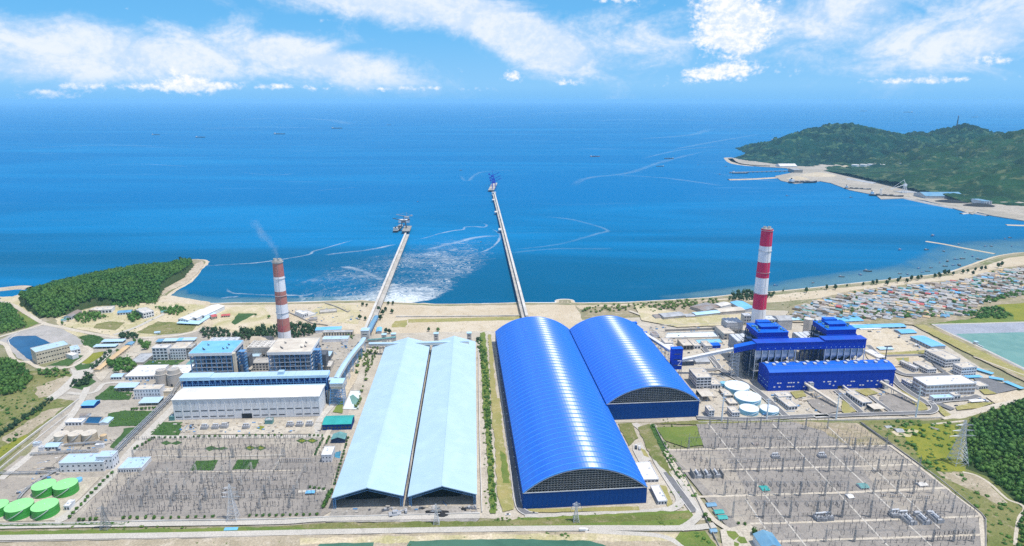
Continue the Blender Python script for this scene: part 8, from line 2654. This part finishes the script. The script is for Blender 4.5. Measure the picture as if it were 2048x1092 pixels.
for x,y,s_,l in((726,612,6,'dark tree left of the older jetty root'),(733,613,5,'second dark tree left of older jetty root'),(720,639,7,'dark tree beside the shore road below older jetty'),(731,641,6,'second dark tree beside the shore road'),(758,625,9,'dark tree right of the older jetty root, tallest'),(766,630,8,'dark tree right of the older jetty root, second'),(771,622,7,'dark tree right of the older jetty root, third'),(785,627,7,'dark lone tree on the sand by the outfall'),(776,610,6,'dark tree in the shore hedge by the outfall, first'),(786,610,6,'dark tree in the shore hedge by the outfall, second'),(760,640,8,'dark tree beside the conveyor landing'),(858,663,6,'dark lone tree on the bare yard behind pale sheds'),(876,664,6,'second lone tree on the bare yard behind pale sheds'),(772,666,7,'dark tree by the blue roofed hut'),(779,668,7,'second dark tree by the blue roofed hut'),(955,683,6,'dark tree behind the far corner of right pale shed'),(538,637,5,'slim tree on the sand behind the chimney'),(512,632,4,'tree at the tip of green lawn'),(318,595,6,'lone tree on the cove beach'),(290,700,8,'big round tree beside the grey office block'),(136,643,5,'tree beside the long grey house'),(125,650,5,'tree by the little teal hut'),(94,750,4,'dark tree at the field edge, first of two'),(110,752,4,'dark tree at the field edge, second of two'),(1508,1072,6,'tree beside the blue roofed control building'),(1514,1082,6,'second tree beside the control building'),(1410,1035,4,'tree beside the teal round hut, upper'),(1417,1045,4,'tree beside the teal round hut, lower'),(1477,1050,3,'young tree at the garden of newer yard'),(1490,1052,3,'second young tree at the garden of newer yard'),(370,524,8,'dark tree on the headland tip, first'),(362,523,9,'dark tree on the headland tip, second'),(380,524,8,'dark tree on the headland tip, third'),(236,706,5,'bright tree beside the tan long shed'),(270,685,5,'tree behind the tan long shed end'),(300,690,5,'tree left of the parking roofs')):
 tree(l,(x,y),s_*.7,s_*1.4,None,(3+rnd.randrange(2))if 'dark' in l else rnd.randrange(3))
 # hedge along the foreground path
x=np.array([P(-40+300*i/90,1051.5-4*i/90).x for i in range(90)]);y=np.array([P(-40+300*i/90,1051.5-4*i/90).y for i in range(90)])
mass('hedge',x,y,np.full(90,-.2),1.3,2.0,'leaf',700)
# ================================================================== the village
vp=[(1575,636),(1600,615),(1680,592),(1760,580),(1850,571),(1930,562),(1990,545),(2120,525),(2140,585),(1990,598),(1955,612),(1935,632),(1860,638),(1760,640),(1700,642),(1600,645)]
poly=[(P(*p).x,P(*p).y)for p in vp]
x,y=scatter_pts(None,10.2,77,poly)
order=np.argsort(y-.25*x)
VC=[('roof_zinc','grey metal',26),('concrete','cement',14),('roof_grey','dark grey',16),('silo','weathered tan',12),('bark','dark brown',10),('orange_roof','tan orange',5),('roof_faded_blue','faded blue',9),('roof_teal_old','dull teal',7),('roof_blue_old','dark blue',4),('roof_red','red',2),('roof_sky_blue','bright blue',1)]
def house_mesh(kind,L,Wd,h,rs):
 w_,r=MB(),MB();w_.box(-L/2,L/2,-Wd/2,Wd/2,0,h)
 for x_ in(-L/2+.01,L/2-.01):
  w_.quad((x_,-Wd/2,h),(x_,Wd/2,h),(x_,0,h+rs))
 e=.6
 for s in(-1,1):
  q=[(-L/2-e,s*(Wd/2+e),h-.15),(L/2+e,s*(Wd/2+e),h-.15),(L/2+e,0,h+rs+.12),(-L/2-e,0,h+rs+.12)]
  r.quad(*(q if s<0 else q[::-1]));r.quad(*[(a,b,c-.2)for a,b,c in(q[::-1]if s<0 else q)])
 return w_,r
HV=[house_mesh(0,*d)for d in((15,7,3.4,1.6),(11,7,3.6,1.8),(18,6,3.2,1.3),(9,8,6.4,1.5),(13,9,3.6,2.0))]
WM=[w_.mesh('wall','concrete' if i%2 else 'tank_tan')for i,(w_,r)in enumerate(HV)]
RMS={c[0]:[r.mesh('roof',c[0])for w_,r in HV]for c in VC}
rest={c[0]:MB()for c in VC}
cum=[c for c in VC for _ in range(c[2])]
cnt=0
for idx in order:
 hx,hy=float(x[idx]),float(y[idx])
 px_,py_=proj((hx,hy,0))
 if rnd.random()<.10:
  continue
 c=cum[rnd.randrange(len(cum))];v_=rnd.randrange(5)
 rz=-.62+rnd.uniform(-.12,.12)+(math.pi/2 if rnd.random()<.12 else 0)
 if cnt<290 and px_<2060:
  cnt+=1
  area='near the beach trees' if py_<590-(px_-1700)*.1 else('beside the far green field' if px_>1900 else('just behind the blue plant' if px_<1690 else 'in mid village'))
  T=thing('village_house','%s village house with %s roof %s'%(('long','small','very long low','square two storey','broad')[v_],c[1],area),'house',(hx,hy,0),rz,'houses of the fishing village')
  put(WM[v_],'wall',T);put(RMS[c[0]][v_],'roof',T)
 else:
  co,si=math.cos(rz),math.sin(rz);m=rest[c[0]];b=len(m.v)
  for part in HV[v_]:
   b=len(m.v)
   m.v+=[(q[0]*co-q[1]*si+hx,q[0]*si+q[1]*co+hy,q[2])for q in part.v]
   m.f+=[tuple(b+k for k in f_)for f_ in part.f]
for c in VC:
 if rest[c[0]].v:
  rest[c[0]].build('distant_village',c[0])['kind']='stuff'
xt,yt_=scatter_pts(None,17,78,poly)
k=np.random.RandomState(5).rand(len(xt))<.5
mass('shrubbery',xt[k],yt_[k],np.zeros(k.sum()),3.8,7,'leaf',800)
